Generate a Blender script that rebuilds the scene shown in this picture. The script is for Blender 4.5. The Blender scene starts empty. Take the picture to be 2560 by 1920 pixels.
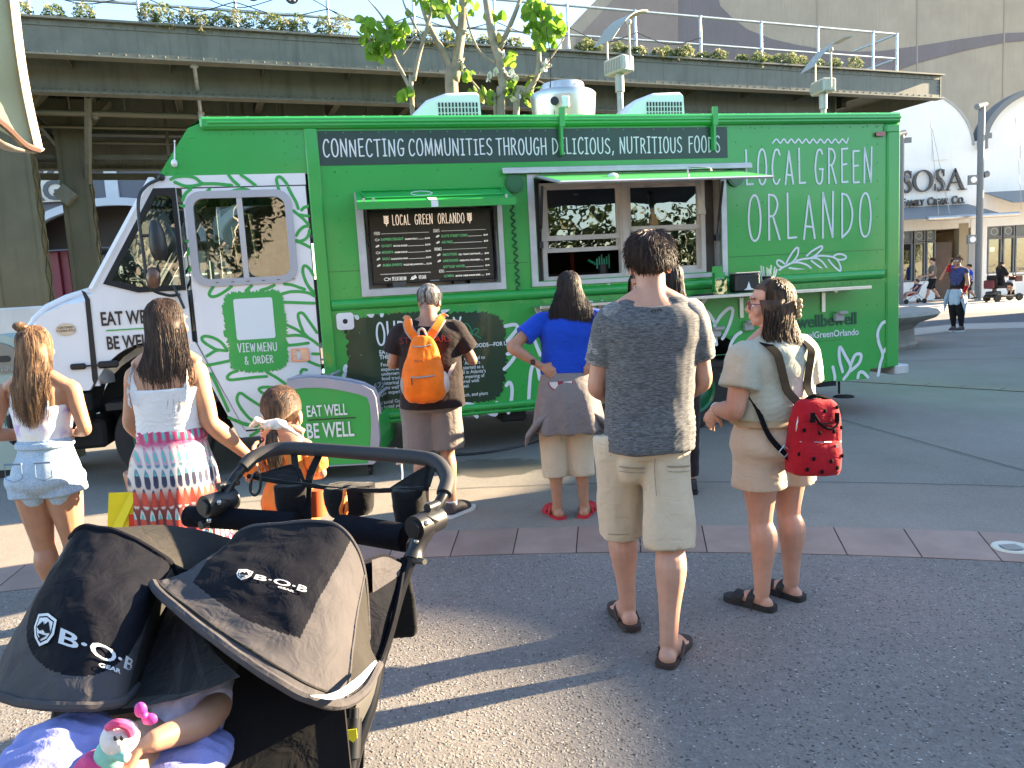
import bpy, bmesh, math, random
import numpy as np
from math import sin, cos, tan, pi, radians, sqrt, atan2, hypot
from mathutils import Vector, Matrix, noise
from mathutils.geometry import tessellate_polygon
random.seed(7); rng = np.random.default_rng(7)
sc = bpy.context.scene
COL = sc.collection
# ------------------------------------------------------------------ camera
FPX = 1924.; CH = 1.52; PITCH = radians(7.1); ROLL = radians(3.2)
_f = Vector((0, cos(PITCH), -sin(PITCH))); _r0 = Vector((1, 0, 0)); _u0 = _r0.cross(_f)
_R = _r0*cos(ROLL)-_u0*sin(ROLL); _U = _u0*cos(ROLL)+_r0*sin(ROLL)
CAMP = Vector((0, 0, CH))
cd = bpy.data.cameras.new('camera'); cam = bpy.data.objects.new('camera', cd); COL.objects.link(cam)
cd.sensor_width = 36; cd.lens = 36*FPX/2560; cd.clip_start = .05; cd.clip_end = 600
mw = Matrix.Identity(4)
for i in range(3):
    mw[i][0] = _R[i]; mw[i][1] = _U[i]; mw[i][2] = -_f[i]; mw[i][3] = CAMP[i]
cam.matrix_world = mw
sc.camera = cam
# ------------------------------------------------------------------ light
SAZ = radians(18); SEL = radians(17)
SUN = Vector((cos(SAZ)*cos(SEL), sin(SAZ)*cos(SEL), sin(SEL)))
w = bpy.data.worlds.new("World"); sc.world = w; w.use_nodes = True
nt = w.node_tree; sky = nt.nodes.new('ShaderNodeTexSky'); sky.sky_type = 'NISHITA'; sky.sun_disc = False
sky.sun_elevation = SEL; sky.sun_rotation = radians(90)-SAZ; sky.air_density = 1.0; sky.dust_density = .4; sky.ozone_density = 1.4
nt.links.new(sky.outputs[0], nt.nodes['Background'].inputs[0]); nt.nodes['Background'].inputs[1].default_value = .078
sl = bpy.data.lights.new('sun', 'SUN'); sl.energy = 5.0; sl.angle = radians(.55); sl.color = (1, .78, .50)
so = bpy.data.objects.new('sun', sl); COL.objects.link(so); so.rotation_euler = (-SUN).to_track_quat('-Z', 'Y').to_euler()
so.location = (0, 0, 30)
sc.view_settings.view_transform = 'Standard'; sc.view_settings.look = 'None'; sc.view_settings.gamma = 1
sc.view_settings.use_curve_mapping = False; sc.view_settings.exposure = 2.95
sc.render.engine = 'CYCLES'
try:
    sc.cycles.max_bounces = 7; sc.cycles.transparent_max_bounces = 12; sc.cycles.caustics_reflective = False; sc.cycles.caustics_refractive = False
except Exception: pass
# ------------------------------------------------------------------ picture measurements -> places
def ray(x, y): return (_f+_R*((x-1280)/FPX)-_U*((y-960)/FPX)).normalized()
def ground(x, y, z=0.):
    d = ray(x, y); return CAMP+d*((z-CH)/d.z)
def atY(x, y, Y):
    d = ray(x, y); return CAMP+d*(Y/d.y)
# ------------------------------------------------------------------ geometry helpers
class G:
    def __init__(s, v=None, f=None, m=None): s.v = v if v is not None else []; s.f = f if f is not None else []; s.m = m
    def add(s, *gs, mi=None):
        for g in gs:
            if s.m is None and (mi is not None or g.m is not None): s.m = [0]*len(s.f)
            o = len(s.v); s.v.extend([tuple(p) for p in g.v]); s.f.extend([tuple(i+o for i in q) for q in g.f])
            if s.m is not None: s.m.extend([mi]*len(g.f) if mi is not None else (g.m or [0]*len(g.f)))
        return s
    def tf(s, M):
        return G([tuple(M @ Vector(p)) for p in s.v], list(s.f), s.m)
    def mv(s, x=0, y=0, z=0): return G([(p[0]+x, p[1]+y, p[2]+z) for p in s.v], list(s.f), s.m)
    def sc(s, x=1, y=1, z=1): return G([(p[0]*x, p[1]*y, p[2]*z) for p in s.v], list(s.f), s.m)
def U(*gs): return G().add(*gs)
def rot(axis, deg): return Matrix.Rotation(radians(deg), 4, axis)
def box(x0, x1, y0, y1, z0, z1, b=0):
    if x0 > x1: x0, x1 = x1, x0
    if y0 > y1: y0, y1 = y1, y0
    if z0 > z1: z0, z1 = z1, z0
    b = min(b, .45*min(x1-x0, y1-y0, z1-z0))
    if b <= 0:
        v = [(x, y, z) for x in (x0, x1) for y in (y0, y1) for z in (z0, z1)]
        return G(v, [(0, 1, 3, 2), (4, 6, 7, 5), (0, 4, 5, 1), (2, 3, 7, 6), (0, 2, 6, 4), (1, 5, 7, 3)])
    v = []; f = []
    X = (x0, x1); Y = (y0, y1); Z = (z0, z1); idx = {}
    for i in (0, 1):
        for j in (0, 1):
            for k in (0, 1):
                sx, sy, sz = 1-2*i, 1-2*j, 1-2*k
                idx[i, j, k] = (len(v), len(v)+1, len(v)+2)
                v += [(X[i], Y[j]+sy*b, Z[k]+sz*b), (X[i]+sx*b, Y[j], Z[k]+sz*b), (X[i]+sx*b, Y[j]+sy*b, Z[k])]
    for i in (0, 1):
        f.append(tuple(idx[i, j, k][0] for j, k in ((0, 0), (0, 1), (1, 1), (1, 0))))
        f.append(tuple(idx[j, i, k][1] for j, k in ((0, 0), (0, 1), (1, 1), (1, 0))))
        f.append(tuple(idx[j, k, i][2] for j, k in ((0, 0), (0, 1), (1, 1), (1, 0))))
        for j in (0, 1):
            a, c = idx[i, j, 0], idx[i, j, 1]; f.append((a[0], c[0], c[1], a[1]))
            a, c = idx[i, 0, j], idx[i, 1, j]; f.append((a[0], c[0], c[2], a[2]))
            a, c = idx[0, i, j], idx[1, i, j]; f.append((a[1], c[1], c[2], a[2]))
    for t in idx.values(): f.append(t)
    return G(v, f)
def boxc(c, s, b=0, M=None):
    g = box(-s[0]/2, s[0]/2, -s[1]/2, s[1]/2, -s[2]/2, s[2]/2, b)
    if M is not None: g = g.tf(M)
    return g.mv(*c)
def ring_faces(rings, n, cap0=True, cap1=True, closed=False):
    f = []
    R = rings
    for i in range(R-1+(1 if closed else 0)):
        a = i*n; c = ((i+1) % R)*n
        for j in range(n):
            k = (j+1) % n; f.append((a+j, a+k, c+k, c+j))
    if not closed:
        if cap0: f.append(tuple(range(n))[::-1])
        if cap1: f.append(tuple((R-1)*n+j for j in range(n)))
    return f
def tube(pts, r, n=8, cap=True, closed=False, flat=1.):
    P = [Vector(p) for p in pts]; m = len(P)
    if not hasattr(r, '__len__'): r = [r]*m
    v = []; prev = None
    for i in range(m):
        a = P[(i-1) % m] if (i > 0 or closed) else P[i]; c = P[(i+1) % m] if (i < m-1 or closed) else P[i]
        t = (c-a); t = t.normalized() if t.length > 1e-9 else Vector((0, 0, 1))
        if prev is None:
            up = Vector((0, 0, 1)) if abs(t.z) < .9 else Vector((1, 0, 0))
            u = t.cross(up).normalized()
        else:
            u = prev-t*prev.dot(t); u = u.normalized() if u.length > 1e-6 else t.orthogonal().normalized()
        prev = u; w_ = t.cross(u)
        for j in range(n):
            an = 2*pi*j/n; v.append(tuple(P[i]+u*(r[i]*cos(an))+w_*(r[i]*flat*sin(an))))
    return G(v, ring_faces(m, n, cap, cap, closed))
def cyl(p, q, r0, r1=None, n=14, cap=True): return tube([p, q], [r0, r0 if r1 is None else r1], n, cap)
def cr(pts, k=6, closed=False):
    P = [np.array(p, float) for p in pts]; m = len(P); out = []
    rng_ = range(m if closed else m-1)
    for i in rng_:
        p0 = P[(i-1) % m] if (closed or i > 0) else 2*P[0]-P[1]; p1 = P[i]; p2 = P[(i+1) % m]
        p3 = P[(i+2) % m] if (closed or i < m-2) else 2*P[-1]-P[-2]
        for j in range(k):
            t = j/k; out.append(.5*((2*p1)+(-p0+p2)*t+(2*p0-5*p1+4*p2-p3)*t*t+(-p0+3*p1-3*p2+p3)*t**3))
    if not closed: out.append(P[-1])
    return out
def curve_tube(pts, r, k=6, n=8, closed=False, **kw):
    """pts (x,y,z[,r])"""
    if len(pts[0]) == 4:
        q = cr(pts, k, closed); return tube([p[:3] for p in q], [max(1e-4, p[3]) for p in q], n, closed=closed, **kw)
    return tube(cr(pts, k, closed), r, n, closed=closed, **kw)
def loft(secs, n=24, k=4, cap=True):
    """secs: (cx,cy,cz, ax, by, [pw, tilt]) ellipse in the xy-plane at height z"""
    S = [tuple(s)+((2.,) if len(s) == 5 else ()) for s in secs]
    Q = cr([s[:6] for s in S], k) if k > 1 else [np.array(s[:6], float) for s in S]
    v = []
    for q in Q:
        e = 2/q[5]
        for j in range(n):
            a = 2*pi*j/n; c, s_ = cos(a), sin(a)
            v.append((q[0]+q[3]*math.copysign(abs(c)**e, c), q[1]+q[4]*math.copysign(abs(s_)**e, s_), q[2]))
    return G(v, ring_faces(len(Q), n, cap, cap))
def sphere(c, r, nu=16, nv=10):
    if not hasattr(r, '__len__'): r = (r, r, r)
    v = [(c[0], c[1], c[2]+r[2])]; f = []
    for i in range(1, nv):
        t = pi*i/nv
        for j in range(nu):
            a = 2*pi*j/nu; v.append((c[0]+r[0]*sin(t)*cos(a), c[1]+r[1]*sin(t)*sin(a), c[2]+r[2]*cos(t)))
    v.append((c[0], c[1], c[2]-r[2]))
    for j in range(nu): f.append((0, 1+j, 1+(j+1) % nu)); f.append((len(v)-1, len(v)-1-nu+(j+1) % nu, len(v)-1-nu+j))
    for i in range(nv-2):
        for j in range(nu):
            k = (j+1) % nu; a = 1+i*nu; f.append((a+j, a+nu+j, a+nu+k, a+k))
    return G(v, f)
def lathe(prof, n=24, c=(0, 0, 0), cap=True):
    v = []
    for r, z in prof:
        for j in range(n): a = 2*pi*j/n; v.append((c[0]+r*cos(a), c[1]+r*sin(a), c[2]+z))
    return G(v, ring_faces(len(prof), n, cap, cap))
def prism(out, y0, y1, holes=(), side=True):
    """polygon in XZ with holes, front face at y0, back at y1"""
    loops = [list(out)]+[list(h) for h in holes]
    tri = tessellate_polygon([[Vector((p[0], p[1], 0)) for p in l] for l in loops])
    flat = [p for l in loops for p in l]; N = len(flat)
    v = [(p[0], y0, p[1]) for p in flat]; f = []
    for t in tri:
        a, b, c = (flat[i] for i in t)
        cw = (b[0]-a[0])*(c[1]-a[1])-(b[1]-a[1])*(c[0]-a[0])
        t = tuple(t) if cw > 0 else tuple(t)[::-1]
        f.append(t)
    if y1 is not None:
        v += [(p[0], y1, p[1]) for p in flat]
        f += [tuple(i+N for i in t[::-1]) for t in list(f)]
        if side:
            o = 0
            for l in loops:
                n = len(l)
                for j in range(n): a = o+j; b = o+(j+1) % n; f.append((a, b, b+N, a+N))
                o += n
    return G(v, f)
def xy(g):
    """turn an XZ prism into an XY sheet (x,z)->(x,y), y->-z"""
    return G([(p[0], p[2], -p[1]) for p in g.v], list(g.f), g.m)
def rrect(x0, x1, z0, z1, r, k=5):
    r = min(r, .49*abs(x1-x0), .49*abs(z1-z0)); o = []
    for cx, cz, a0 in ((x1-r, z1-r, 0), (x0+r, z1-r, 90), (x0+r, z0+r, 180), (x1-r, z0+r, 270)):
        for i in range(k+1): a = radians(a0+90*i/k); o.append((cx+r*cos(a), cz+r*sin(a)))
    return o
def circ(cx, cz, rx, rz=None, n=24): rz = rx if rz is None else rz; return [(cx+rx*cos(2*pi*i/n), cz+rz*sin(2*pi*i/n)) for i in range(n)]
def frame(o, i, y0, y1): return prism(o, y0, y1, [i])
def ribbon(pts, w_, y=0., closed=False, cap=True, taper=False):
    """flat stroke in the XZ plane at y"""
    P = [Vector((p[0], p[1])) for p in pts]; n = len(P); g = G(); L = []
    for i in range(n):
        a = P[(i-1) % n] if (i or closed) else P[i]; c = P[(i+1) % n] if (i < n-1 or closed) else P[i]
        t = (c-a); t = t.normalized() if t.length > 1e-9 else Vector((1, 0)); nn = Vector((-t.y, t.x)); ww = w_/2
        if taper: ww *= .55+.45*sin(pi*min(1, max(0, (i+.5)/n)))
        L.append((P[i]+nn*ww, P[i]-nn*ww))
    for a, b in L: g.v += [(a.x, y, a.y), (b.x, y, b.y)]
    for i in range(n-1+(1 if closed else 0)):
        j = (i+1) % n; g.f.append((2*i, 2*i+1, 2*j+1, 2*j))
    if cap and not closed:
        for i in (0, n-1):
            r_ = (L[i][0]-L[i][1]).length/2; o = len(g.v)
            yy = y-.0004
            g.v += [(P[i].x+r_*cos(pi*k/4), yy, P[i].y+r_*sin(pi*k/4)) for k in range(8)]; g.f.append(tuple(range(o, o+8)))
    return g
def mesh_of(name, g, mats, smooth=False, ang=40):
    me = bpy.data.meshes.new(name)
    me.from_pydata([tuple(map(float, p)) for p in g.v], [], [tuple(int(i) for i in q) for q in g.f])
    if not isinstance(mats, (list, tuple)): mats = [mats]
    for m in mats: me.materials.append(m)
    if g.m is not None and len(mats) > 1: me.polygons.foreach_set('material_index', g.m)
    if smooth:
        me.polygons.foreach_set('use_smooth', [True]*len(me.polygons))
        if ang and ang < 180:
            try: me.set_sharp_from_angle(angle=radians(ang))
            except Exception: pass
    me.update(); return me
def fixn(me):
    b = bmesh.new(); b.from_mesh(me); bmesh.ops.recalc_face_normals(b, faces=b.faces); b.to_mesh(me); b.free()
def obj(name, g, mats, parent=None, smooth=False, ang=40, label=None, kind=None, loc=None):
    me = g if isinstance(g, bpy.types.Mesh) else mesh_of(name, g, mats, smooth, ang)
    if not isinstance(g, bpy.types.Mesh) and len(g.f) < 60000: fixn(me)
    o = bpy.data.objects.new(name, me); COL.objects.link(o)
    if parent: o.parent = parent
    if label: o['label'] = label
    if kind: o['kind'] = kind
    if loc: o.location = loc
    return o
def tag(o, label=None, cat=None, group=None, kind=None):
    if label: o['label'] = label
    if cat: o['category'] = cat
    if group: o['group'] = group
    if kind: o['kind'] = kind
    return o
def thing(name, label, cat, loc=(0, 0, 0), rz=0, group=None):
    o = bpy.data.objects.new(name, None); COL.objects.link(o); o.location = loc; o.rotation_euler = (0, 0, rz); o.empty_display_size = .2
    return tag(o, label, cat, group)
def inst(src, parent, loc=(0, 0, 0), rz=0., scl=None, name=None):
    c = src.copy(); COL.objects.link(c); c.parent = parent; c.location = loc; c.rotation_euler = (0, 0, rz)
    if scl: c.scale = scl
    return c
def copy_tree(o, parent=None, loc=None, rz=None):
    c = o.copy(); COL.objects.link(c); c.parent = parent
    if loc is not None: c.location = loc
    if rz is not None: c.rotation_euler = (0, 0, rz)
    for ch in list(o.children): copy_tree(ch, c)
    return c
def remesh(g, vox=.01, smooth=3, fac=.5):
    me = mesh_of('tmp', g, [], False); fixn(me)
    o = bpy.data.objects.new('tmp', me); COL.objects.link(o)
    m = o.modifiers.new('r', 'REMESH'); m.mode = 'VOXEL'; m.voxel_size = vox
    if smooth: s = o.modifiers.new('s', 'SMOOTH'); s.iterations = smooth; s.factor = fac
    dg = bpy.context.evaluated_depsgraph_get(); dg.update()
    e = o.evaluated_get(dg); m2 = e.to_mesh()
    nv = len(m2.vertices); co = np.empty(nv*3, np.float32); m2.vertices.foreach_get('co', co); co = co.reshape(-1, 3)
    fs = [tuple(p.vertices) for p in m2.polygons]
    nr = np.empty(nv*3, np.float32); m2.vertices.foreach_get('normal', nr)
    out = G([tuple(c) for c in co.tolist()], fs); out.n = nr.reshape(-1, 3)
    e.to_mesh_clear(); bpy.data.objects.remove(o); bpy.data.meshes.remove(me)
    return out
def displace(g, fn):
    """fn(Vector p) -> distance along the normal"""
    nn = g.n; g.v = [(p[0]+nn[i][0]*(d := fn(p)), p[1]+nn[i][1]*d, p[2]+nn[i][2]*d) for i, p in enumerate(g.v)]
    return g
# ------------------------------------------------------------------ lettering
def text(s, size, m, parent, x, z, y, xs=1., bold=0., align='LEFT', name='lettering', shear=0, depth=.001, ls=1.0, lh=1., label=None):
    c = bpy.data.curves.new('t', 'FONT'); c.body = s; c.size = size; c.offset = bold*size; c.extrude = depth; c.align_x = align; c.shear = shear
    c.space_character = ls; c.space_line = lh; c.resolution_u = 3
    o = bpy.data.objects.new('t', c); COL.objects.link(o)
    dg = bpy.context.evaluated_depsgraph_get(); dg.update()
    me = bpy.data.meshes.new_from_object(o.evaluated_get(dg)); bpy.data.objects.remove(o)
    n = len(me.vertices); co = np.empty(n*3, np.float32); me.vertices.foreach_get('co', co); co = co.reshape(-1, 3)
    q = np.stack([co[:, 0]*xs+x, y-co[:, 2], co[:, 1]+z], 1).astype(np.float32)
    me.vertices.foreach_set('co', q.ravel()); me.materials.clear(); me.materials.append(m); me.update()
    r = bpy.data.objects.new(name, me); COL.objects.link(r); r.parent = parent
    if label: r['label'] = label
    return r
GL = {  # hand lettering strokes: (width, [ (curved?, closed?, points) ])
'A': (.36, [(0, 0, [(.02, 0), (.17, 1), (.34, .01)]), (0, 0, [(.08, .3), (.29, .27)])]),
'C': (.33, [(1, 0, [(.33, .84), (.26, .98), (.13, .93), (.03, .55), (.07, .12), (.2, 0), (.32, .13)])]),
'D': (.36, [(0, 0, [(.04, .01), (.04, .98)]), (1, 0, [(.04, .98), (.22, .9), (.35, .55), (.27, .2), (.04, .01)])]),
'E': (.28, [(0, 0, [(.27, .98), (.03, .97), (.04, .02), (.28, .03)]), (0, 0, [(.04, .52), (.23, .54)])]),
'F': (.27, [(0, 0, [(.27, .98), (.03, .97), (.03, 0)]), (0, 0, [(.03, .55), (.23, .57)])]),
'G': (.36, [(1, 0, [(.32, .86), (.24, .98), (.11, .9), (.03, .5), (.08, .1), (.2, 0), (.3, .1), (.33, .4)]), (0, 0, [(.2, .42), (.35, .42)])]),
'H': (.34, [(0, 0, [(.03, 0), (.02, 1)]), (0, 0, [(.32, 0), (.31, 1)]), (0, 0, [(.03, .5), (.31, .52)])]),
'I': (.2, [(0, 0, [(.1, 0), (.1, 1)]), (0, 0, [(.01, .98), (.19, .98)]), (0, 0, [(.01, .02), (.19, .02)])]),
'K': (.33, [(0, 0, [(.03, 0), (.03, 1)]), (0, 0, [(.3, .98), (.04, .45), (.32, 0)])]),
'L': (.28, [(0, 0, [(.03, 1), (.04, .02), (.28, .03)])]),
'M': (.44, [(0, 0, [(.01, 0), (.05, 1), (.22, .1), (.38, 1), (.42, 0)])]),
'N': (.36, [(0, 0, [(.02, 0), (.03, .98), (.31, .01), (.33, 1)])]),
'O': (.36, [(1, 1, [(.18, 1), (.06, .85), (.01, .45), (.07, .1), (.18, 0), (.3, .12), (.35, .5), (.29, .88)])]),
'P': (.31, [(0, 0, [(.03, 0), (.03, .98)]), (1, 0, [(.03, .98), (.2, .95), (.29, .75), (.2, .52), (.03, .45)])]),
'R': (.34, [(0, 0, [(.03, 0), (.03, .98)]), (1, 0, [(.03, .98), (.2, .94), (.28, .76), (.19, .55), (.04, .5)]), (0, 0, [(.14, .52), (.33, 0)])]),
'S': (.32, [(1, 0, [(.3, .88), (.2, .99), (.07, .9), (.05, .68), (.16, .52), (.28, .36), (.29, .12), (.16, 0), (.02, .12)])]),
'T': (.34, [(0, 0, [(.17, 0), (.17, .98)]), (0, 0, [(0, .97), (.34, .98)])]),
'U': (.35, [(1, 0, [(.02, 1), (.02, .6), (.04, .18), (.16, 0), (.3, .12), (.33, .55), (.33, 1)])]),
'V': (.35, [(0, 0, [(.01, 1), (.17, 0), (.34, 1)])]),
'W': (.46, [(0, 0, [(.01, 1), (.12, 0), (.23, .85), (.34, 0), (.45, 1)])]),
'Y': (.34, [(0, 0, [(.01, 1), (.18, .5), (.33, 1)]), (0, 0, [(.18, .5), (.13, 0)])]),
'&': (.4, [(1, 0, [(.38, 0), (.2, .4), (.09, .8), (.18, 1), (.26, .82), (.05, .35), (.1, .03), (.25, .03), (.36, .4)])]),
',': (.12, [(0, 0, [(.08, .1), (.03, -.12)])]),
' ': (.26, [])}
def hand(s, h, m, parent, x, z, y, w_=None, wd=.075, gap=.13, name='lettering', fit=None):
    tot = sum(GL[c][0]+gap for c in s)-gap
    xs = h if fit is None else fit/tot
    g = G(); X = x; rr = random.Random(5); q = 0
    for c in s:
        wdt, st = GL[c]
        hh = h*rr.uniform(.95, 1.03); dz = rr.uniform(-.02, .02)*h
        for cv, cl, pts in st:
            P = [(p[0], p[1]) for p in pts]
            if cv: P = [tuple(t) for t in cr(P, 6, bool(cl))]
            q += 1
            W_ = [(X+p[0]*xs, z+dz+p[1]*hh) for p in P]
            if cv: g.add(ribbon(W_, wd*h, y-.0002*(q % 5), closed=bool(cl)))
            else:
                for a_, b_ in zip(W_[:-1], W_[1:]): g.add(ribbon([a_, b_], wd*h, y-.0002*(q % 5), cap=False))
                for p in (W_[0], W_[-1]): g.add(prism(circ(p[0], p[1], wd*h/2, n=10), y-.0002*(q % 5)-.0001, None))
            if not cv:
                for p in P[1:-1]: g.add(prism(circ(X+p[0]*xs, z+dz+p[1]*hh, wd*h/2, n=10), y-.0002*(q % 5)-.00015, None))
        X += (wdt+gap)*xs
    return obj(name, g, m, parent)
# ------------------------------------------------------------------ materials
def nodes(name):
    m = bpy.data.materials.new(name); m.use_nodes = True; return m, m.node_tree, m.node_tree.nodes['Principled BSDF']
def c4(c): return (c[0], c[1], c[2], 1)
def hexc(h):
    v = [int(h[i:i+2], 16)/255 for i in (0, 2, 4)]; return tuple(x/12.92 if x <= .04045 else ((x+.055)/1.055)**2.4 for x in v)
class NT:
    def __init__(s, nt): s.t = nt; s.n = nt.nodes; s.l = nt.links; s.co = None
    def new(s, ty, **kw):
        n = s.n.new(ty)
        for k, v in kw.items(): setattr(n, k, v)
        return n
    def link(s, a, b): s.l.new(a, b)
    def coord(s):
        if s.co is None: s.co = s.new('ShaderNodeTexCoord').outputs['Object']
        return s.co
    def mapped(s, sc_=(1, 1, 1), rot_=(0, 0, 0)):
        m = s.new('ShaderNodeMapping'); m.inputs['Scale'].default_value = sc_; m.inputs['Rotation'].default_value = rot_; s.link(s.coord(), m.inputs[0]); return m.outputs[0]
    def noise(s, scale, detail=3, rough=.55, vec=None, dist=0):
        n = s.new('ShaderNodeTexNoise'); n.inputs['Scale'].default_value = scale; n.inputs['Detail'].default_value = detail; n.inputs['Roughness'].default_value = rough; n.inputs['Distortion'].default_value = dist
        s.link(vec or s.coord(), n.inputs['Vector']); return n.outputs['Fac']
    def vor(s, scale, feat='F1', vec=None, out='Distance', rnd=1.):
        n = s.new('ShaderNodeTexVoronoi'); n.feature = feat; n.inputs['Scale'].default_value = scale; n.inputs['Randomness'].default_value = rnd; s.link(vec or s.coord(), n.inputs['Vector']); return n.outputs[out]
    def ramp(s, fac, stops, interp='LINEAR'):
        r = s.new('ShaderNodeValToRGB'); r.color_ramp.interpolation = interp; e = r.color_ramp.elements
        while len(e) < len(stops): e.new(.5)
        for i, (p, c) in enumerate(stops):
            e[i].position = p; e[i].color = c4(c) if hasattr(c, '__len__') else (c, c, c, 1)
        s.link(fac, r.inputs[0]); return r.outputs[0]
    def mix(s, a, b, fac, mode='MIX'):
        m = s.new('ShaderNodeMix', data_type='RGBA', blend_type=mode)
        for i, v in ((6, a), (7, b)):
            if hasattr(v, 'links') or isinstance(v, bpy.types.NodeSocket): s.link(v, m.inputs[i])
            else: m.inputs[i].default_value = c4(v)
        if isinstance(fac, bpy.types.NodeSocket): s.link(fac, m.inputs[0])
        else: m.inputs[0].default_value = fac
        return m.outputs[2]
    def math(s, op, a, b=0.):
        m = s.new('ShaderNodeMath', operation=op)
        for i, v in ((0, a), (1, b)):
            if isinstance(v, bpy.types.NodeSocket): s.link(v, m.inputs[i])
            else: m.inputs[i].default_value = v
        return m.outputs[0]
    def bump(s, h, strength=.3, dist=.01, prev=None):
        b = s.new('ShaderNodeBump'); b.inputs['Strength'].default_value = strength; b.inputs['Distance'].default_value = dist; s.link(h, b.inputs['Height'])
        if prev is not None: s.link(prev, b.inputs['Normal'])
        return b.outputs[0]
def mat(name, col, rough=.5, metal=0., var=.0, vs=3., bump=0., bs=40., coat=0., spec=.5, em=None, streak=0., sheen=0., bd=.004, sss=0., det=3):
    m, t, p = nodes(name); N = NT(t)
    p.inputs['Roughness'].default_value = rough; p.inputs['Metallic'].default_value = metal
    p.inputs['Coat Weight'].default_value = coat; p.inputs['Coat Roughness'].default_value = .06; p.inputs['Specular IOR Level'].default_value = spec
    if sheen: p.inputs['Sheen Weight'].default_value = sheen
    if sss: p.inputs['Subsurface Weight'].default_value = sss; p.inputs['Subsurface Radius'].default_value = (.02, .008, .004)
    if em: p.inputs['Emission Color'].default_value = c4(em[0]); p.inputs['Emission Strength'].default_value = em[1]
    base = None
    if var:
        f = N.noise(vs, det, .6); d = tuple(x*(1-var) for x in col); l = tuple(min(1, x*(1+var)) for x in col)
        base = N.ramp(f, [(.3, d), (.7, l)])
    if streak:
        f = N.noise(1., 4, .6, vec=N.mapped((9, 9, .8))); base = N.mix(base if base is not None else col, tuple(x*(1-streak) for x in col), N.ramp(f, [(.5, 0.), (.75, 1.)]))
    if base is not None: N.link(base, p.inputs['Base Color'])
    else: p.inputs['Base Color'].default_value = c4(col)
    if bump:
        b = N.bump(N.noise(bs, 3, .6), bump, bd); N.link(b, p.inputs['Normal'])
    return m
def glass_mat(name, tint=(.8, .86, .84), alpha=.35, rough=.0):
    m, t, p = nodes(name); N = NT(t); t.nodes.remove(p); out = t.nodes['Material Output']
    g = N.new('ShaderNodeBsdfGlossy'); g.inputs['Roughness'].default_value = rough; g.inputs['Color'].default_value = (1, 1, 1, 1)
    tr = N.new('ShaderNodeBsdfTransparent'); tr.inputs['Color'].default_value = c4(tint)
    fr = N.new('ShaderNodeFresnel'); fr.inputs['IOR'].default_value = 1.5
    mx = N.new('ShaderNodeMixShader'); k = N.math('MAXIMUM', N.math('MULTIPLY', fr.outputs[0], 1.6), alpha)
    b = N.bump(N.noise(3.5, 2), .12, .02); N.link(b, g.inputs['Normal'])
    N.link(k, mx.inputs[0]); N.link(tr.outputs[0], mx.inputs[1]); N.link(g.outputs[0], mx.inputs[2]); N.link(mx.outputs[0], out.inputs[0])
    return m
GREEN = mat('green_paint', (.028, .36, .060), .34, coat=.35, var=.05, vs=1.2)
GREEN2 = mat('green_wrap', (.030, .36, .068), .42, var=.04, vs=2, coat=.15)
GREEND = mat('dark_green_paint', (.01, .13, .045), .35, coat=.3)
WHITEP = mat('white_paint', (.78, .78, .80), .32, coat=.4, var=.05, vs=2)
WHITEG = mat('white_vinyl', (.74, .78, .80), .45)
BANNER = mat('dark_vinyl', (.022, .055, .045), .35, var=.2, vs=1.5)
STORY = mat('story_vinyl', (.012, .045, .022), .3, var=.3, vs=2, coat=.3)
BLACKP = mat('black_plastic', (.012, .012, .014), .45)
BLACKR = mat('black_rubber', (.015, .015, .016), .8, bump=.3, bs=60)
TYRE = mat('tyre_rubber', (.018, .018, .019), .75, bump=.4, bs=25, var=.2, vs=8)
DARK = mat('dark_underbody', (.01, .01, .01), .85)
STEEL = mat('brushed_steel', (.55, .54, .52), .32, metal=.9, var=.1, vs=12)
ALU = mat('aluminium_trim', (.52, .53, .55), .42, metal=.35, var=.12, vs=6)
GALV = mat('galvanised_pipe', (.42, .47, .5), .45, metal=.6, var=.15, vs=9)
GREYM = mat('grey_paint', (.38, .38, .37), .5, var=.08)
FRAMEW = mat('window_frame_paint', (.60, .55, .50), .5, var=.08, vs=5)
GLASS = glass_mat('window_glass', (.62, .68, .66), .16)
GLASSD = glass_mat('tinted_glass', (.25, .28, .27), .20)
SCREEN = mat('menu_screen', (.008, .012, .014), .25, var=.3, vs=2)
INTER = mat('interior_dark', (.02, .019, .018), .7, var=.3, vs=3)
INTERL = mat('interior_steel', (.10, .095, .09), .5, metal=.4, var=.3, vs=3)
# ================================================================== SETTING
def leafcloud(c, r, n, size, seed=1, hollow=.55, up=.3, flat=None):
    rg = np.random.default_rng(seed)
    d = rg.normal(size=(n, 3)); d /= np.linalg.norm(d, axis=1)[:, None]
    rad = hollow+(1-hollow)*rg.random(n)**.6; lump = 1+.22*np.sin(d[:, 0]*5+seed)*np.sin(d[:, 1]*6+seed*2)+.15*np.sin(d[:, 2]*9+seed)
    p = d*(rad*lump)[:, None]*np.array(r)+np.array(c)
    a = rg.normal(size=(n, 3)); a[:, 2] *= .6; a /= np.linalg.norm(a, axis=1)[:, None]
    b = np.cross(a, rg.normal(size=(n, 3))); b /= np.linalg.norm(b, axis=1)[:, None]
    s = size*(.6+.8*rg.random(n))[:, None]
    v = np.stack([p-a*s, p+b*s*.45, p+a*s, p-b*s*.45], 1).reshape(-1, 3)
    g = G(); g.v = [tuple(q) for q in v.tolist()]; g.f = [(4*i, 4*i+1, 4*i+2, 4*i+3) for i in range(n)]
    return g
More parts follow.
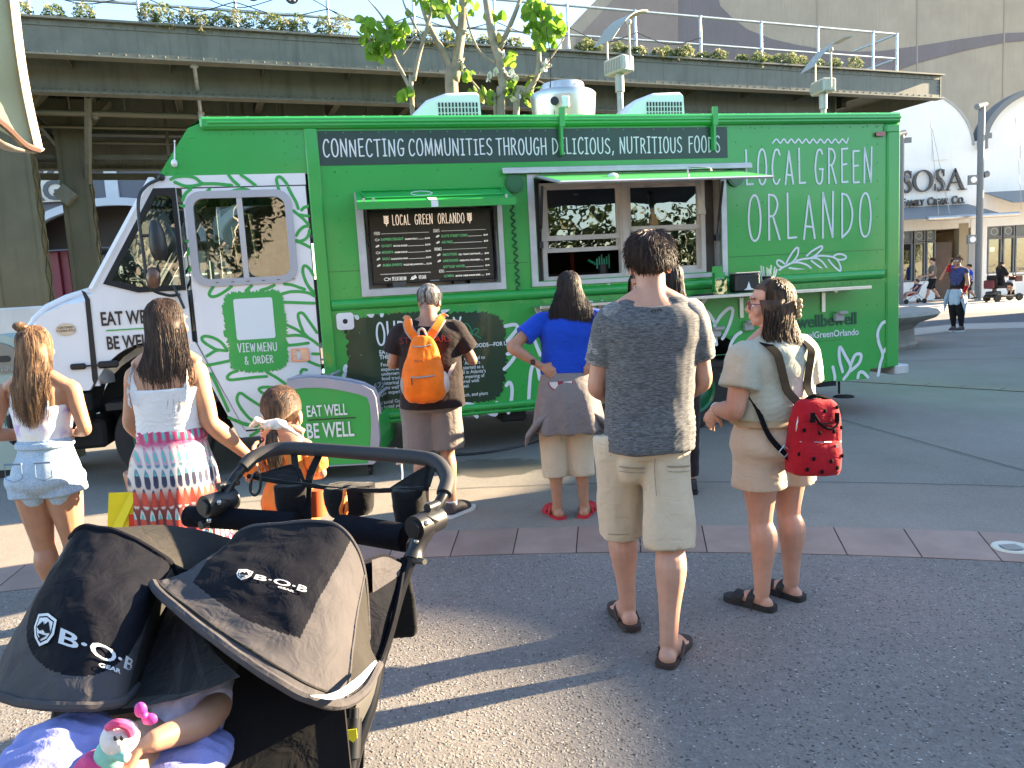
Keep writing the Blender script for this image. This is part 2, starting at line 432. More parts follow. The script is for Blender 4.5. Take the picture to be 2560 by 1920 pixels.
def leaf_mat(name, cs, trans=.35, rough=.5):
    m, t, p = nodes(name); N = NT(t)
    info = N.vor(7., out='Color'); sep = N.new('ShaderNodeSeparateColor'); N.link(info, sep.inputs[0])
    c = N.ramp(sep.outputs[0], [(i/(len(cs)-1), k) for i, k in enumerate(cs)]); N.link(c, p.inputs['Base Color'])
    p.inputs['Roughness'].default_value = rough
    tr = N.new('ShaderNodeBsdfTranslucent'); N.link(c, tr.inputs['Color']); mx = N.new('ShaderNodeMixShader'); mx.inputs[0].default_value = trans
    N.link(p.outputs[0], mx.inputs[1]); N.link(tr.outputs[0], mx.inputs[2]); N.link(mx.outputs[0], t.nodes['Material Output'].inputs[0]); return m
# ---- ground materials
def aggregate(name, base, dark, light, sc1, sc2, bumps, stain=None, fl=.5, rough=.8):
    m, t, p = nodes(name); N = NT(t)
    big = N.noise(.7, 6, .65); col = N.mix(tuple(x*.78 for x in base), tuple(x*1.16 for x in base), N.ramp(big, [(.32, 0.), (.66, 1.)])); gum = N.vor(1.7); col = N.mix(col, tuple(x*.55 for x in base), N.ramp(gum, [(.025, .8), (.04, 0.)])); sp_ = N.noise(3.3, 5, .7); col = N.mix(col, tuple(x*.7 for x in base), N.ramp(sp_, [(.58, 0.), (.72, .6)]))
    fine = N.noise(sc1*2.2, 3, .7); col = N.mix(col, tuple(x*.62 for x in base), N.ramp(fine, [(.35, .7), (.6, 0.)]))
    nz = N.new('ShaderNodeTexNoise'); nz.inputs['Scale'].default_value = sc1*.9; N.link(N.coord(), nz.inputs['Vector']); wv = N.new('ShaderNodeVectorMath', operation='MULTIPLY_ADD'); N.link(nz.outputs['Color'], wv.inputs[0]); wv.inputs[1].default_value = (1.3/sc1,)*3; N.link(N.coord(), wv.inputs[2]); VV = wv.outputs[0]
    mid = N.noise(sc1*.55, 4, .75); col = N.mix(col, tuple(x*1.35 for x in base), N.ramp(mid, [(.52, 0.), (.68, .55)])); col = N.mix(col, tuple(x*.6 for x in base), N.ramp(mid, [(.30, .6), (.46, 0.)]))
    v1 = N.vor(sc1, vec=VV); cell = N.vor(sc1, out='Color', vec=VV); sp = N.new('ShaderNodeSeparateColor'); N.link(cell, sp.inputs[0])
    stone = N.ramp(v1, [(.18, 1.), (.32, 0.)])
    dk = N.math('MULTIPLY', stone, N.ramp(sp.outputs[0], [(.0, 1.), (fl, 1.), (fl+.04, 0.)])); col = N.mix(col, dark, dk)
    v2 = N.vor(sc2, vec=VV); c2 = N.vor(sc2, out='Color', vec=VV); s2 = N.new('ShaderNodeSeparateColor'); N.link(c2, s2.inputs[0])
    lt = N.math('MULTIPLY', N.ramp(v2, [(.16, 1.), (.3, 0.)]), N.ramp(s2.outputs[1], [(.80, 0.), (.86, .8)])); col = N.mix(col, light, lt)
    if stain:
        (sx, sy, rx, ry, k) = stain; mp = N.new('ShaderNodeMapping'); mp.inputs['Location'].default_value = (-sx/rx, -sy/ry, 0); mp.inputs['Scale'].default_value = (1/rx, 1/ry, 0); N.link(N.coord(), mp.inputs[0])
        ln = N.new('ShaderNodeVectorMath', operation='LENGTH'); N.link(mp.outputs[0], ln.inputs[0])
        d = N.math('ADD', ln.outputs['Value'], N.math('MULTIPLY', N.noise(1.6, 4, .65), .9)); k_ = N.ramp(d, [(.95, 1.), (1.3, 0.)])
        col = N.mix(col, tuple(x*k for x in base), N.math('MULTIPLY', k_, .75)); N.link(N.ramp(k_, [(0, rough), (1, .38)]), p.inputs['Roughness'])
    else: p.inputs['Roughness'].default_value = rough
    N.link(col, p.inputs['Base Color'])
    h = N.math('SUBTRACT', N.math('MULTIPLY', N.ramp(v2, [(.05, 1.), (.45, 0.)]), .6), N.math('MULTIPLY', dk, .9))
    h = N.math('ADD', h, N.math('MULTIPLY', fine, .5))
    N.link(N.bump(h, bumps, .006), p.inputs['Normal']); return m
A_NEAR = aggregate('paving_coarse_aggregate', (.205, .190, .178), (.050, .046, .046), (.55, .53, .50), 58, 62, 1.0, fl=.40)
A_MID = aggregate('paving_fine_aggregate', (.27, .24, .205), (.15, .135, .12), (.50, .47, .42), 130, 170, .35, fl=.4)
A_FAR = aggregate('plaza_concrete', (.25, .235, .21), (.13, .125, .115), (.50, .50, .47), 95, 120, .4, stain=(-.15, 6.5, .95, .62, .32), fl=.3)
A_PALE = mat('plaza_pale_and_sunlit', (.46, .42, .37), .8, var=.12, vs=2, bump=.2, bs=120)  # real pale band, and the tone painted for sunlit far ground
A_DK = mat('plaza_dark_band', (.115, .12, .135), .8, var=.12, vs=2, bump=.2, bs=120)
A_PINK = mat('plaza_pink_band', (.36, .25, .20), .8, var=.1, vs=2)
JOINT = mat('joint_dark', (.03, .028, .028), .9)
TILEM = [mat('tile_%d' % i, c, .62, var=.16, vs=4, bump=.25, bs=90, bd=.002) for i, c in enumerate([(.29, .20, .165), (.31, .22, .185), (.27, .19, .16)])]
CX, CY, RN, RF, RJ = -.93, -6.35, 10.65, 11.135, 12.17
obj('ground', xy(prism([(-160, -60), (160, -60), (160, 200), (-160, 200)], 0, None)), A_FAR, kind='structure')
def sector(r0, r1, a0, a1, z, n=60):
    P = [(CX+r1*cos(radians(a0+(a1-a0)*i/n)), CY+r1*sin(radians(a0+(a1-a0)*i/n))) for i in range(n+1)]
    Q = [(CX+r0*cos(radians(a1+(a0-a1)*i/n)), CY+r0*sin(radians(a1+(a0-a1)*i/n))) for i in range(n+1)] if r0 > 0 else []
    g = G([(x, y, z) for x, y in P+Q], []); N_ = len(P)
    if Q: g.f = [(i, i+1, 2*N_-2-i, 2*N_-1-i) for i in range(N_-1)]
    else: g.f = [tuple(range(N_))]
    return g
obj('foreground_paving', sector(0, RN, 0, 360, .004, 120), A_NEAR, kind='structure')
obj('middle_paving', sector(RF+.0, RJ, 0, 180, .004, 80), A_MID, kind='structure')
band = obj('paving_band', sector(RN, RF, 20, 160, .003, 80), JOINT, kind='structure')
da = .372/((RN+RF)/2); n_t = 0
a_ = radians(52)
jr = random.Random(3)
while a_ < radians(124):
    a0, a1 = a_+.0035/RN, a_+da-.0035/RN; z = .006+jr.uniform(-.0006, .0012)
    g = G(); 
    for zz in (z, -.02):
        for aa, rr in ((a0, RN+.006), (a1, RN+.006), (a1, RF-.006), (a0, RF-.006)): g.v.append((CX+rr*cos(aa), CY+rr*sin(aa), zz))
    g.f = [(0, 1, 2, 3), (7, 6, 5, 4), (0, 4, 5, 1), (1, 5, 6, 2), (2, 6, 7, 3), (3, 7, 4, 0)]
    obj('tile', g, TILEM[n_t % 3 if jr.random() < .6 else jr.randrange(3)], band); n_t += 1; a_ += da
def strip(p, q, w_, z, m, name='joint'):
    p = Vector(p); q = Vector(q); d = (q-p).normalized(); n_ = Vector((-d.y, d.x))*w_/2
    return G([(p.x+n_.x, p.y+n_.y, z), (p.x-n_.x, p.y-n_.y, z), (q.x-n_.x, q.y-n_.y, z), (q.x+n_.x, q.y+n_.y, z)], [(0, 1, 2, 3)])
jg = sector(RJ-.005, RJ+.005, 20, 160, .0085, 80)
jg.add(strip((3.31, 7.85), (3.68, 5.35), .01, .0082, None), strip((-2.4, 5.75), (-2.9, 9), .01, .0082, None), strip((6.2, 12.4), (11.5, 10.4), .02, .0082, None), strip((5.0, 14.5), (13., 13.0), .02, .0082, None))
obj('paving_joints', jg, JOINT, kind='structure')
# second, narrow row of tiles right of the lorry
row = obj('far_paving_band', strip((4.2, 11.05), (7.4, 7.15), .27, .004, None), JOINT, kind='structure')
P0 = Vector((4.2, 11.05)); D0 = (Vector((7.4, 7.15))-P0); L0 = D0.length; D0.normalize(); N0 = Vector((-D0.y, D0.x))
k = 0.
while k < L0:
    a, b = k+.008, min(L0, k+.43)-.008; g = G()
    for zz in (.009, .0): g.v += [((P0+D0*u+N0*v_).x, (P0+D0*u+N0*v_).y, zz) for u, v_ in ((a, -.125), (b, -.125), (b, .125), (a, .125))]
    g.f = [(0, 1, 2, 3), (0, 4, 5, 1), (1, 5, 6, 2), (2, 6, 7, 3), (3, 7, 4, 0)]; obj('tile', g, A_MID, row); k += .43
def gp(*p): return [ground(x, y).xy[:] for x, y in p]
def sheet(name, pts, z, m): return obj(name, G([(x, y, z) for x, y in pts], [tuple(range(len(pts)))]), m, kind='structure')
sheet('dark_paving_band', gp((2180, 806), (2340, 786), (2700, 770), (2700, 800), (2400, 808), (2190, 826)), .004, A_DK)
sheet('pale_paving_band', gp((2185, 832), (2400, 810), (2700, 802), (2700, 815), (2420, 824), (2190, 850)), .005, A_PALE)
sheet('painted_sunlit_paving', [(8, 25.6), (11.5, 25.4), (17, 24.4), (30, 22.6), (60, 24), (60, 34), (8, 34)], .004, A_PALE)  # pale sheet, sunlight on the far plaza put into the colour
sheet('pink_paving_strip', [(9, 27.2), (30, 25.4), (30, 25.9), (9, 27.7)], .008, A_PINK)
sheet('pink_paving_strip', [(9, 31.5), (40, 31.0), (40, 31.5), (9, 32.0)], .0085, A_PINK)
sheet('pavement', [(-40, 9.0), (-5.3, 8.6), (-5.2, 9.2), (-5.2, 40), (-40, 40)], .005, A_MID)
# in-ground light
t = thing('ground_light', 'round white rimmed light set into the pinkish tile band at the right edge', 'ground light', (2.60, 3.93, .0))
obj('rim', lathe([(.055, .008), (.08, .016), (.092, .014), (.097, .006)], 32, cap=False), mat('rim_white', (.62, .60, .5), .5), t, True)
obj('grille', U(lathe([(.056, .007), (.001, .008)], 24, cap=False)), mat('grille', (.22, .22, .22), .4, metal=.5), t, True)
obj('louvre', U(*[box(-.045, .045, -.036+i*.012, -.031+i*.012, .008, .013) for i in range(7)]), mat('grille_slats', (.4, .4, .38), .4), t, kind='stuff')
# cable
cab = curve_tube([(.42, 8.2, .35), (.40, 7.9, .05), (.25, 7.5, .012), (-.1, 7.15, .012), (-.5, 7.02, .012), (-1.0, 7.2, .012), (-1.6, 7.6, .012)], .012, 8, 6)
tag(obj('power_cable', cab, BLACKP, smooth=True), 'thin black power cable lying on the ground under the food truck', 'cable')
# ---------------------------------------------------------------- steel bridge
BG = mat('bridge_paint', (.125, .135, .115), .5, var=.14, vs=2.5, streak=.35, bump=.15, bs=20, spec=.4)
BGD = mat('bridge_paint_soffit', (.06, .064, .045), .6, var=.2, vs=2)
BA = radians(21.1)
br = thing('steel_bridge', 'dark green riveted steel bridge deck spanning behind the food truck', 'bridge', (-7.5, 12.85, 0), BA)
X0, X1 = -6., 20.0
obj('edge_girder', U(box(X0, X1, 0, .03, 5.66, 6.19), box(X0, X1+.05, -.10, .16, 6.19, 6.225), box(X0, X1+.05, -.10, .16, 5.63, 5.66), box(X1-.012, X1+.02, -.02, 6.8, 5.655, 6.195)), BG, br)
obj('edge_angle', U(box(X0, X1-.02, -.018, 0, 6.10, 6.188), box(X0, X1-.02, -.018, 0, 5.662, 5.735)), BG, br)
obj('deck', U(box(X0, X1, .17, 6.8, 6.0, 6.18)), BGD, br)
obj('inner_girder', U(box(X0, 17.3, .80, .84, 5.27, 5.99), box(X0, 17.35, .70, .95, 5.24, 5.27), box(17.3, 17.34, .7, 6, 4.7, 5.99)), BG, br)
obj('inner_girder', U(box(X0, 19.0, 3.4, 3.44, 5.1, 5.99), box(X0, 19.0, 3.3, 3.55, 5.07, 5.1), box(X0, 19.0, 6.2, 6.24, 4.85, 5.99), box(X0, 19.0, 6.1, 6.34, 4.82, 4.85)), BG, br)
def rivets(pts, r, d=(0, -1, 0)):
    g = G()
    for x, y, z in pts:
        o = len(g.v); g.v += [(x+r*cos(pi*k/3), y, z+r*sin(pi*k/3)) for k in range(6)]+[(x+.6*r*cos(pi*k/3), y-r*.6, z+.6*r*sin(pi*k/3)) for k in range(6)]
        g.f += [(o+k, o+(k+1) % 6, o+6+(k+1) % 6, o+6+k) for k in range(6)]+[tuple(o+6+k for k in range(6))]
    return g
rv = [(X0+.1+i*.2, -.018, z) for i in range(int((X1-X0-.2)/.2)) for z in (6.145, 5.70)]+[(X0+.05+i*.135, .80, 5.33) for i in range(int(23/.135))]
rv += [(X1-.06, 0, 5.75+.09*i) for i in range(5)]
obj('rivet', rivets(rv, .021), BG, br, kind='stuff')
st = [X0+.4+i*1.55 for i in range(16)]
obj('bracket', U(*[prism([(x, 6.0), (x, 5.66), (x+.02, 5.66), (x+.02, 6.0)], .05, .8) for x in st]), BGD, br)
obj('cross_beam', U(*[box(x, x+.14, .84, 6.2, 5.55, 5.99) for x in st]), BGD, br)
# hanging pipes
def bx_(x, y, z): return (x, y, z)
obj('pipe', U(cyl((X0, 1.5, 5.08), (16.6, 1.5, 5.08), .055), cyl((X0, 2.2, 4.98), (16, 2.2, 4.98), .03), cyl((X0, 3.0, 4.85), (16, 3.0, 4.85), .03)), mat('pipe_paint', (.10, .10, .07), .5), br, True)
obj('pipe_hanger', U(*[cyl((x, 1.5, 5.1), (x, 1.5, 5.9), .012, n=6) for x in [i*.9-5 for i in range(22)]]+[sphere((i*1.8-4.6, 1.5, 5.02), (.05, .05, .05), 8, 6) for i in range(11)]), BG, br)
obj('pipe', U(cyl((2.55, .15, 5.66), (2.6, 1.45, 5.1), .035), cyl((2.55, .15, 5.66), (2.55, .15, 5.60), .07), cyl((2.6, 1.45, 4.9), (2.6, 1.45, 5.15), .06), cyl((2.6, 1.45, 4.4), (2.6, 1.45, 4.95), .05)), GALV, br, True)
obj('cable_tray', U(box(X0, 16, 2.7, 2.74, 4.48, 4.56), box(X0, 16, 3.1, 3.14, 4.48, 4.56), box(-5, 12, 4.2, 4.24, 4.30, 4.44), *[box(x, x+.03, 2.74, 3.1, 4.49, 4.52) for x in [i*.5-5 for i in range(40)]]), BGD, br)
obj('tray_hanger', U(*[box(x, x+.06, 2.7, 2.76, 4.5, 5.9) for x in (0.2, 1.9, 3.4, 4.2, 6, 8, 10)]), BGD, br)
# columns (box plates with lacing bars)
def column(x, y, w_, lean):
    g = U(box(-w_/2, w_/2, 0, .03, 0, 5.05), box(-w_/2, w_/2, .55, .58, 0, 5.05), box(-w_/2-.02, -w_/2+.05, -.02, .6, 0, 5.05), box(w_/2-.05, w_/2+.02, -.02, .6, 0, 5.05))
    Z = 0.
    for k_ in range(9):
        z0, z1 = k_*.56, (k_+1)*.56
        for s_ in (1,):
            g.add(tube([(w_/2+.03, .0, z0), (w_/2+.03, .56, z1)], .014, 4), tube([(w_/2+.03, .56, z0), (w_/2+.03, .0, z1)], .014, 4))
    g.add(box(-w_/2-.1, w_/2+.1, -.08, .66, 0, .1), prism([(-w_/2, 5.0), (-w_/2-.55, 5.6), (w_/2+.55, 5.6), (w_/2, 5.0)], .1, .5))
    return g.tf(Matrix.Shear('XY', 4, (0, 0)) @ Matrix.Identity(4)).mv(x, y, 0)
CP = mat('column_paint', (.075, .078, .048), .55, var=.15, vs=2, streak=.2)
obj('column', column(-.60, 1.0, .72, 0), CP, br); obj('column', column(.20, 2.6, .46, 0), CP, br)
obj('column', column(17.0, 2.5, .5, 0), BG, br); obj('column', column(9.5, 4.5, .5, 0), BG, br)
obj('knee_brace', U(tube([(.4, 2.8, 4.1), (-.4, 2.8, 5.3)], .06, 4), tube([(.4, 2.8, 3.9), (.75, 1.2, 5.3)], .06, 4), boxc((.05, 2.4, 3.75), (.28, .3, .28), M=rot('Y', 45))), BG, br)
obj('lamp_box', U(box(3.5, 3.85, 2.0, 2.3, 4.45, 4.65, .02), cyl((3.67, 2.15, 4.4), (3.67, 2.15, 4.46), .14)), BGD, br)
# railing
RL = thing('pipe_railing', 'galvanised two rail pipe railing along the top of the bridge', 'railing', (-7.5, 12.85, 0), BA)
PX = [-4.7, -3.1, -1.5, .15, 1.76, 3.32, 4.93, 6.55, 8.2, 9.8, 11.4, 13.05, 14.7, 16.35, 18.05, 18.82]
obj('rail', cyl((X0, .25, 7.2), (18.85, .25, 7.2), .028), GALV, RL, True); obj('rail', cyl((X0, .25, 6.62), (18.85, .25, 6.62), .026), GALV, RL, True)
p_ = None
for x in PX:
    if p_ is None: p_ = obj('post', U(cyl((0, 0, 6.2), (0, 0, 7.2), .028), sphere((0, 0, 7.2), .04, 10, 8), sphere((0, 0, 6.62), .037, 10, 8), cyl((0, 0, 6.22), (0, 0, 6.3), .045)), GALV, RL, True, loc=(x, .25, 0))
    else: inst(p_, RL, (x, .25, 0))
obj('rail_end', U(cyl((18.82, .25, 7.2), (18.82, 1.6, 7.2), .028), cyl((18.82, .25, 6.62), (18.82, 1.6, 6.62), .028)), GALV, RL, True)
wires = []
for a, b in zip(PX[3:11], PX[4:12]):
    wires.append([(a, .2, 6.75), ((a+b)/2, .18, 6.5+.1*random.random()), (b, .2, 6.75)])
ww = G()
for q in wires: ww.add(curve_tube(q, .009, 6, 5))
ww.add(curve_tube([(1.2, .25, 6.62), (2.2, .2, 7.0), (3.3, .22, 6.66), (4.4, .2, 6.95), (5.2, .2, 6.62)], .008, 6, 5))
tag(obj('light_cable', ww, BLACKP, smooth=True, loc=None), 'black cables strung along the bridge railing', 'cable'); bpy.data.objects['light_cable'].location = (-7.5, 12.85, 0); bpy.data.objects['light_cable'].rotation_euler = (0, 0, BA)
for i, x in enumerate((3.62, 4.28)):
    t = thing('stage_light', ['round black stage light hung on the railing, the left one', 'round black stage light hung on the railing, the right one'][i], 'stage light', (0, 0, 0), 0, 'stage lights on the railing')
    M_ = Matrix.Translation((-7.5, 12.85, 0)) @ rot('Z', 21.1); c_ = M_ @ Vector((x, .05, 6.86)); t.location = c_; t.rotation_euler = (0, 0, BA)
    obj('housing', U(cyl((0, 0, 0), (0, .14, .05), .12, .1, 18), cyl((0, -.02, 0), (0, 0, 0), .125, .125, 18)), BLACKP, t, True)
    obj('lens', U(*[sphere((.075*cos(a_2), -.022, .075*sin(a_2)), .022, 8, 5) for a_2 in [2*pi*j/6 for j in range(6)]]+[sphere((0, -.022, 0), .025, 8, 5)]), mat('lens', (.35, .35, .38), .15), t)
# shrubs on the edge
SHR = leaf_mat('sedum_leaves', [(.06, .10, .03), (.13, .18, .06), (.26, .28, .12), (.38, .36, .22)], .4)
seg = [(-.1, 1.15), (1.7, 2.7), (2.6, 3.45), (3.5, 4.3), (4.25, 5.3), (5.7, 6.7), (6.6, 7.7), (7.7, 8.7), (9.9, 10.4), (10.7, 11.5), (11.7, 12.4), (12.3, 13.6), (14.0, 14.8), (14.9, 15.8), (15.9, 17.5)]
shl = ['long low', 'bushy', 'short', 'dense', 'spreading']
wh = ['above the umbrella side end of the bridge', 'left of the two stage lights', 'under the left stage light', 'under the right stage light', 'right of the stage lights', 'behind the leftmost bare tree', 'between the bare tree trunks', 'behind the middle tree', 'behind the right tree crown', 'left of the tall floodlight', 'right of the tall floodlight', 'on the right half, widest of its neighbours', 'left of the small clumps at the far end', 'behind the far floodlight', 'nearest the right end of the bridge']
for i, (a, b) in enumerate(seg):
    c_ = (a+b)/2; L_ = (b-a)/2; hh = .21 if i < 5 else .16
    M_ = Matrix.Translation((-7.5, 12.85, 0)) @ rot('Z', 21.1); base = M_ @ Vector((c_, .04, 6.22))
    g = G()
    for kk in range(max(3, int(L_*5))):
        xx = -L_+2*L_*(kk+.5)/max(3, int(L_*5))+random.uniform(-.05, .05)
        g.add(leafcloud((xx, random.uniform(-.05, .1), hh*random.uniform(.35, .8)), (.17, .16, hh*random.uniform(.7, 1.15)), 620, .026, seed=i*17+kk, hollow=.6))
    o = obj('shrub', g, SHR, loc=tuple(base)); o.rotation_euler = (0, 0, BA); tag(o, '%s grey green flowering shrub %s' % (shl[i % 5], wh[i]), 'shrub', 'shrubs along the bridge edge')
# ---------------------------------------------------------------- floodlights
def flood(label, base, h, turn, k=1.):
    t = thing('floodlight', label, 'floodlight', base, radians(turn), 'floodlights behind the food truck')
    obj('pole', U(cyl((0, 0, 0), (0, 0, h-.55*k), .045*k), cyl((0, 0, h-.75*k), (0, 0, h-.5*k), .065*k)), GREYM, t, True)
    obj('lamp_head', U(box(-.2*k, .2*k, -.12*k, .12*k, h-.5*k, h-.28*k, .02)), mat('floodlight_body', (.45, .44, .4), .5), t)
    obj('grille', U(*[box(-.17*k+i*.034*k, -.155*k+i*.034*k, -.135*k, -.12*k, h-.47*k, h-.31*k) for i in range(11)]), GREYM, t, kind='stuff')
    obj('bracket', U(*[cyl((s_*.23*k, 0, h-.45*k), (s_*.23*k, 0, h+.15*k), .014*k) for s_ in (-1, 1)]+[sphere((s_*.235*k, 0, h+.15*k), .04*k, 10, 8) for s_ in (-1, 1)]), GREYM, t, True)
    pr = [(-.42+.84*i/12, .33*(1-((i-3)/10)**2)) for i in range(13)]
    out = [( -.30+i*.06, .16*sin(pi*i/14)*1.0+i*.035) for i in range(13)]
    g = G()
    for i, (a, z) in enumerate(out):
        for s_ in (-1, 1): g.v.append((s_*.2*k, a*k, h+(z-.12)*k)); g.v.append((s_*.2*k, a*k+.01, h+(z-.10)*k))
    for i in range(12):
        o = i*4; g.f += [(o, o+2, o+6, o+4), (o+1, o+5, o+7, o+3), (o, o+4, o+5, o+1), (o+2, o+3, o+7, o+6)]
    g.f += [(0, 1, 3, 2), (48, 50, 51, 49)]
    obj('reflector', g, mat('reflector', (.34, .33, .27), .45, metal=.1), t, True)
flood('tall floodlight with curved reflector behind the middle of the truck', (1.80, 11.6, 0), 5.0, -55)
flood('floodlight seen from its side behind the right end of the truck roof', (5.0, 12.2, 0), 4.65, -80, .9)
# ---------------------------------------------------------------- trees behind the truck
BARK = mat('bark', (.25, .21, .16), .8, var=.25, vs=8, bump=.5, bs=18, bd=.01)
LEAF = leaf_mat('orchid_tree_leaves', [(.14, .28, .03), (.20, .38, .04), (.30, .46, .05)], .6)
LEAFY = leaf_mat('yellow_leaves', [(.30, .34, .05), (.50, .42, .06), (.55, .40, .05)], .5)
FLOW = mat('white_petals', (.75, .72, .68), .6)
def heartleaves(pts, size, seed=0):
    rr = random.Random(seed); g = G()
    for (x, y, z) in pts:
        s = size*rr.uniform(.7, 1.25)
        prof = [(0, 0), (.32, -.12), (.5, .1), (.45, .45), (.22, .75), (0, .9), (-.22, .75), (-.45, .45), (-.5, .1), (-.32, -.12)]
        R_ = Matrix.Rotation(rr.uniform(0, 2*pi), 4, 'Z') @ Matrix.Rotation(rr.uniform(.3, 2.0), 4, 'X') @ Matrix.Rotation(rr.uniform(-.6, .6), 4, 'Y')
        o = len(g.v)
        for px, py in [(0, .35)]+prof: q = R_ @ Vector((px*s, py*s, -abs(px)*s*.35)); g.v.append((x+q.x, y+q.y, z+q.z))
        g.f += [(o, o+1+j, o+1+(j+1) % 10) for j in range(10)]
    return g
def px3(L, Y): return [(lambda q: (q.x, q.y+(p[3] if len(p) > 3 else 0), q.z, p[2]))(atY(p[0], p[1], Y)) for p in L]
def tree(name, label, Y, trunks, clusters, flowers=(), yel=()):
    b = atY(trunks[0][0][0], trunks[0][0][1], Y); base = Vector((b.x, Y, 0))
    t = thing('orchid_tree', label, 'tree', base, 0, 'thin trees behind the food truck')
    for i, L in enumerate(trunks):
        q = [(p[0]-base.x, p[1]-base.y, p[2], p[3]*.66) for p in px3(L, Y)]
        if i == 0 or L[0][1] > 270: q = [(q[0][0], q[0][1], 0, q[0][3]*1.25)]+q
        obj('trunk' if i == 0 else 'branch', curve_tube(q, 0, 5, 8), BARK, t, True, 180)
    for i, (x, y, r, n) in enumerate(clusters):
        rr = random.Random(i+n); c = atY(x, y, Y)-base; k = r/FPX*Y; pts = []
        for _ in range(n):
            u = rr.uniform(0, 2*pi); d = k*sqrt(rr.random()); pts.append((c.x+d*cos(u), c.y+rr.uniform(-.4, .4)*k*1.5, c.z+d*sin(u)))
        obj('leaf_cluster', heartleaves(pts, .15, i), LEAF, t, kind='stuff')
    if flowers:
        g = G(); rr = random.Random(3)
        for x, y in flowers:
            c = atY(x, y, Y)-base
            for j in range(5):
                an = 2*pi*j/5+rr.random(); g.add(heartleaves([(c.x+.03*cos(an), c.y-.02, c.z+.03*sin(an))], .09, int(x+j)))
        obj('flower', g, FLOW, t, kind='stuff')
    if yel:
        obj('yellow_leaf', heartleaves([tuple(atY(x, y, Y-.1)-base) for x, y in yel], .16, 5), LEAFY, t, kind='stuff')
tree('a', 'slender twin stemmed tree with a bright leaf bunch, behind the left roof unit', 11.6,
     [[(1030, 262, .055), (1035, 200, .05), (1050, 130, .045), (1075, 40, .035), (1085, -40, .02)],
      [(1032, 235, .045), (1005, 180, .04), (985, 140, .035), (965, 60, .025), (930, 10, .015), (900, -20, .01)],
      [(1060, 105, .03), (1035, 60, .024), (1010, 10, .018), (1000, -40, .01)],
      [(1003, 140, .02), (1030, 105, .015), (1045, 85, .012)]],
     [(925, 95, 36, 34), (985, 95, 34, 36), (950, 130, 28, 20), (1010, 245, 16, 8), (1050, 12, 36, 16), (1100, 20, 30, 12)])
tree('b', 'thick trunked pale tree between the left roof unit and the exhaust fan', 12.0,
     [[(1130, 242, .15), (1135, 200, .13), (1145, 130, .12), (1155, 60, .10), (1160, -40, .09)],
      [(1133, 190, .08), (1115, 140, .075), (1085, 90, .06), (1060, 30, .05), (1045, -30, .04)],
      [(1150, 90, .06), (1120, 40, .05), (1100, -20, .04)]],
     [(1095, 25, 22, 9), (1150, 10, 40, 14), (1240, 60, 20, 5)], [(1148, 155), (1156, 170)], [(1118, 100), (1122, 112)])
tree('c', 'many stemmed flowering tree just left of the steel exhaust fan', 11.8,
     [[(1252, 290, .10), (1258, 230, .095), (1248, 150, .09), (1230, 90, .09), (1215, 0, .07), (1210, -40, .06)],
      [(1290, 290, .075), (1320, 230, .07), (1345, 180, .06), (1348, 110, .05), (1360, 40, .03), (1365, -20, .015)],
      [(1240, 290, .05), (1225, 260, .04), (1190, 215, .025), (1165, 185, .015)],
      [(1260, 200, .03), (1310, 190, .025), (1375, 215, .012)], [(1335, 190, .03), (1380, 140, .02), (1410, 95, .012)],
      [(1250, 120, .06), (1285, 40, .05), (1310, -30, .035)], [(1245, 160, .03), (1200, 130, .025), (1170, 60, .02), (1165, 20, .012)],
      [(1245, 250, .03), (1300, 235, .02), (1330, 250, .012)]],
     [(1330, 30, 22, 20), (1345, 65, 34, 34), (1385, 75, 26, 24), (1360, 105, 26, 20), (1200, 252, 20, 8), (1325, 245, 24, 10), (1270, 225, 22, 8), (1230, 255, 16, 6), (1170, 190, 14, 6), (1275, 150, 18, 5)],
     [(1255, 140), (1240, 185), (1222, 200), (1278, 190), (1292, 250), (1370, 165), (1358, 175), (1285, 197)], [(1245, 105), (1320, 190), (1195, 255)])
# ---------------------------------------------------------------- right: big tan building with mural
TAN = mat('tan_render', (.36, .315, .255), .85, var=.09, vs=.8, bump=.25, bs=8, streak=.12)
PUR = mat('mural_purple', (.175, .155, .165), .85, var=.08, vs=.8, streak=.1)
PNK = mat('mural_pink', (.26, .215, .195), .85, var=.08, vs=.8)
bt = thing('theatre_building', 'large tan rendered building with a purple wave painted across its wall', 'building', (0, 42, 0))
def lp(*p, Y=42.): return [(lambda q: (q.x, q.z))(atY(x, y, Y)) for x, y in p]
edges = [3.6, 9.75, 16.95, 22.15, 26.7, 32., 50.]
top_l = {3.6: 14.3, 9.75: 19.6}
for a, b in zip(edges[:-1], edges[1:]):
    za = 14.4 if a == 3.6 else 22; zb = 22
    out = [(a+.012, 0), (b-.012, 0), (b-.012, 22), (a+.012, 22)] if a > 4 else [(a, 0), (b-.012, 0), (b-.012, 20), (5.6, 16.2), (a, 14.4)]
    obj('wall_panel', prism(out, 0, .4), TAN, bt)
obj('wall_backing', box(3.9, 50, .35, 14, 0, 14), PUR, bt)
up = [(1790, -40), (1800, 15), (1830, 45), (1870, 75), (1930, 98), (1990, 112), (2060, 124), (2130, 130), (2200, 128), (2294, 115), (2400, 98), (2510, 83), (2700, 76)]
lo = [(2700, 90), (2510, 107), (2400, 130), (2294, 158), (2230, 182), (2150, 205), (1900, 220), (1697, 220)]
obj('mural_wave', prism(lp(*up, *lo)+lp((1697, -40)), -.03, -.001), PUR, bt)
obj('mural_panel', prism(lp((1560, -30), (1696, -30), (1696, 260), (1440, 260), (1440, 100)), -.03, -.001), PNK, bt)
obj('joint', U(*[box(x-.03, x+.03, -.034, .0, 0, 22) for x in edges[2:5]]), mat('joint_tan', (.33, .29, .24), .8), bt)
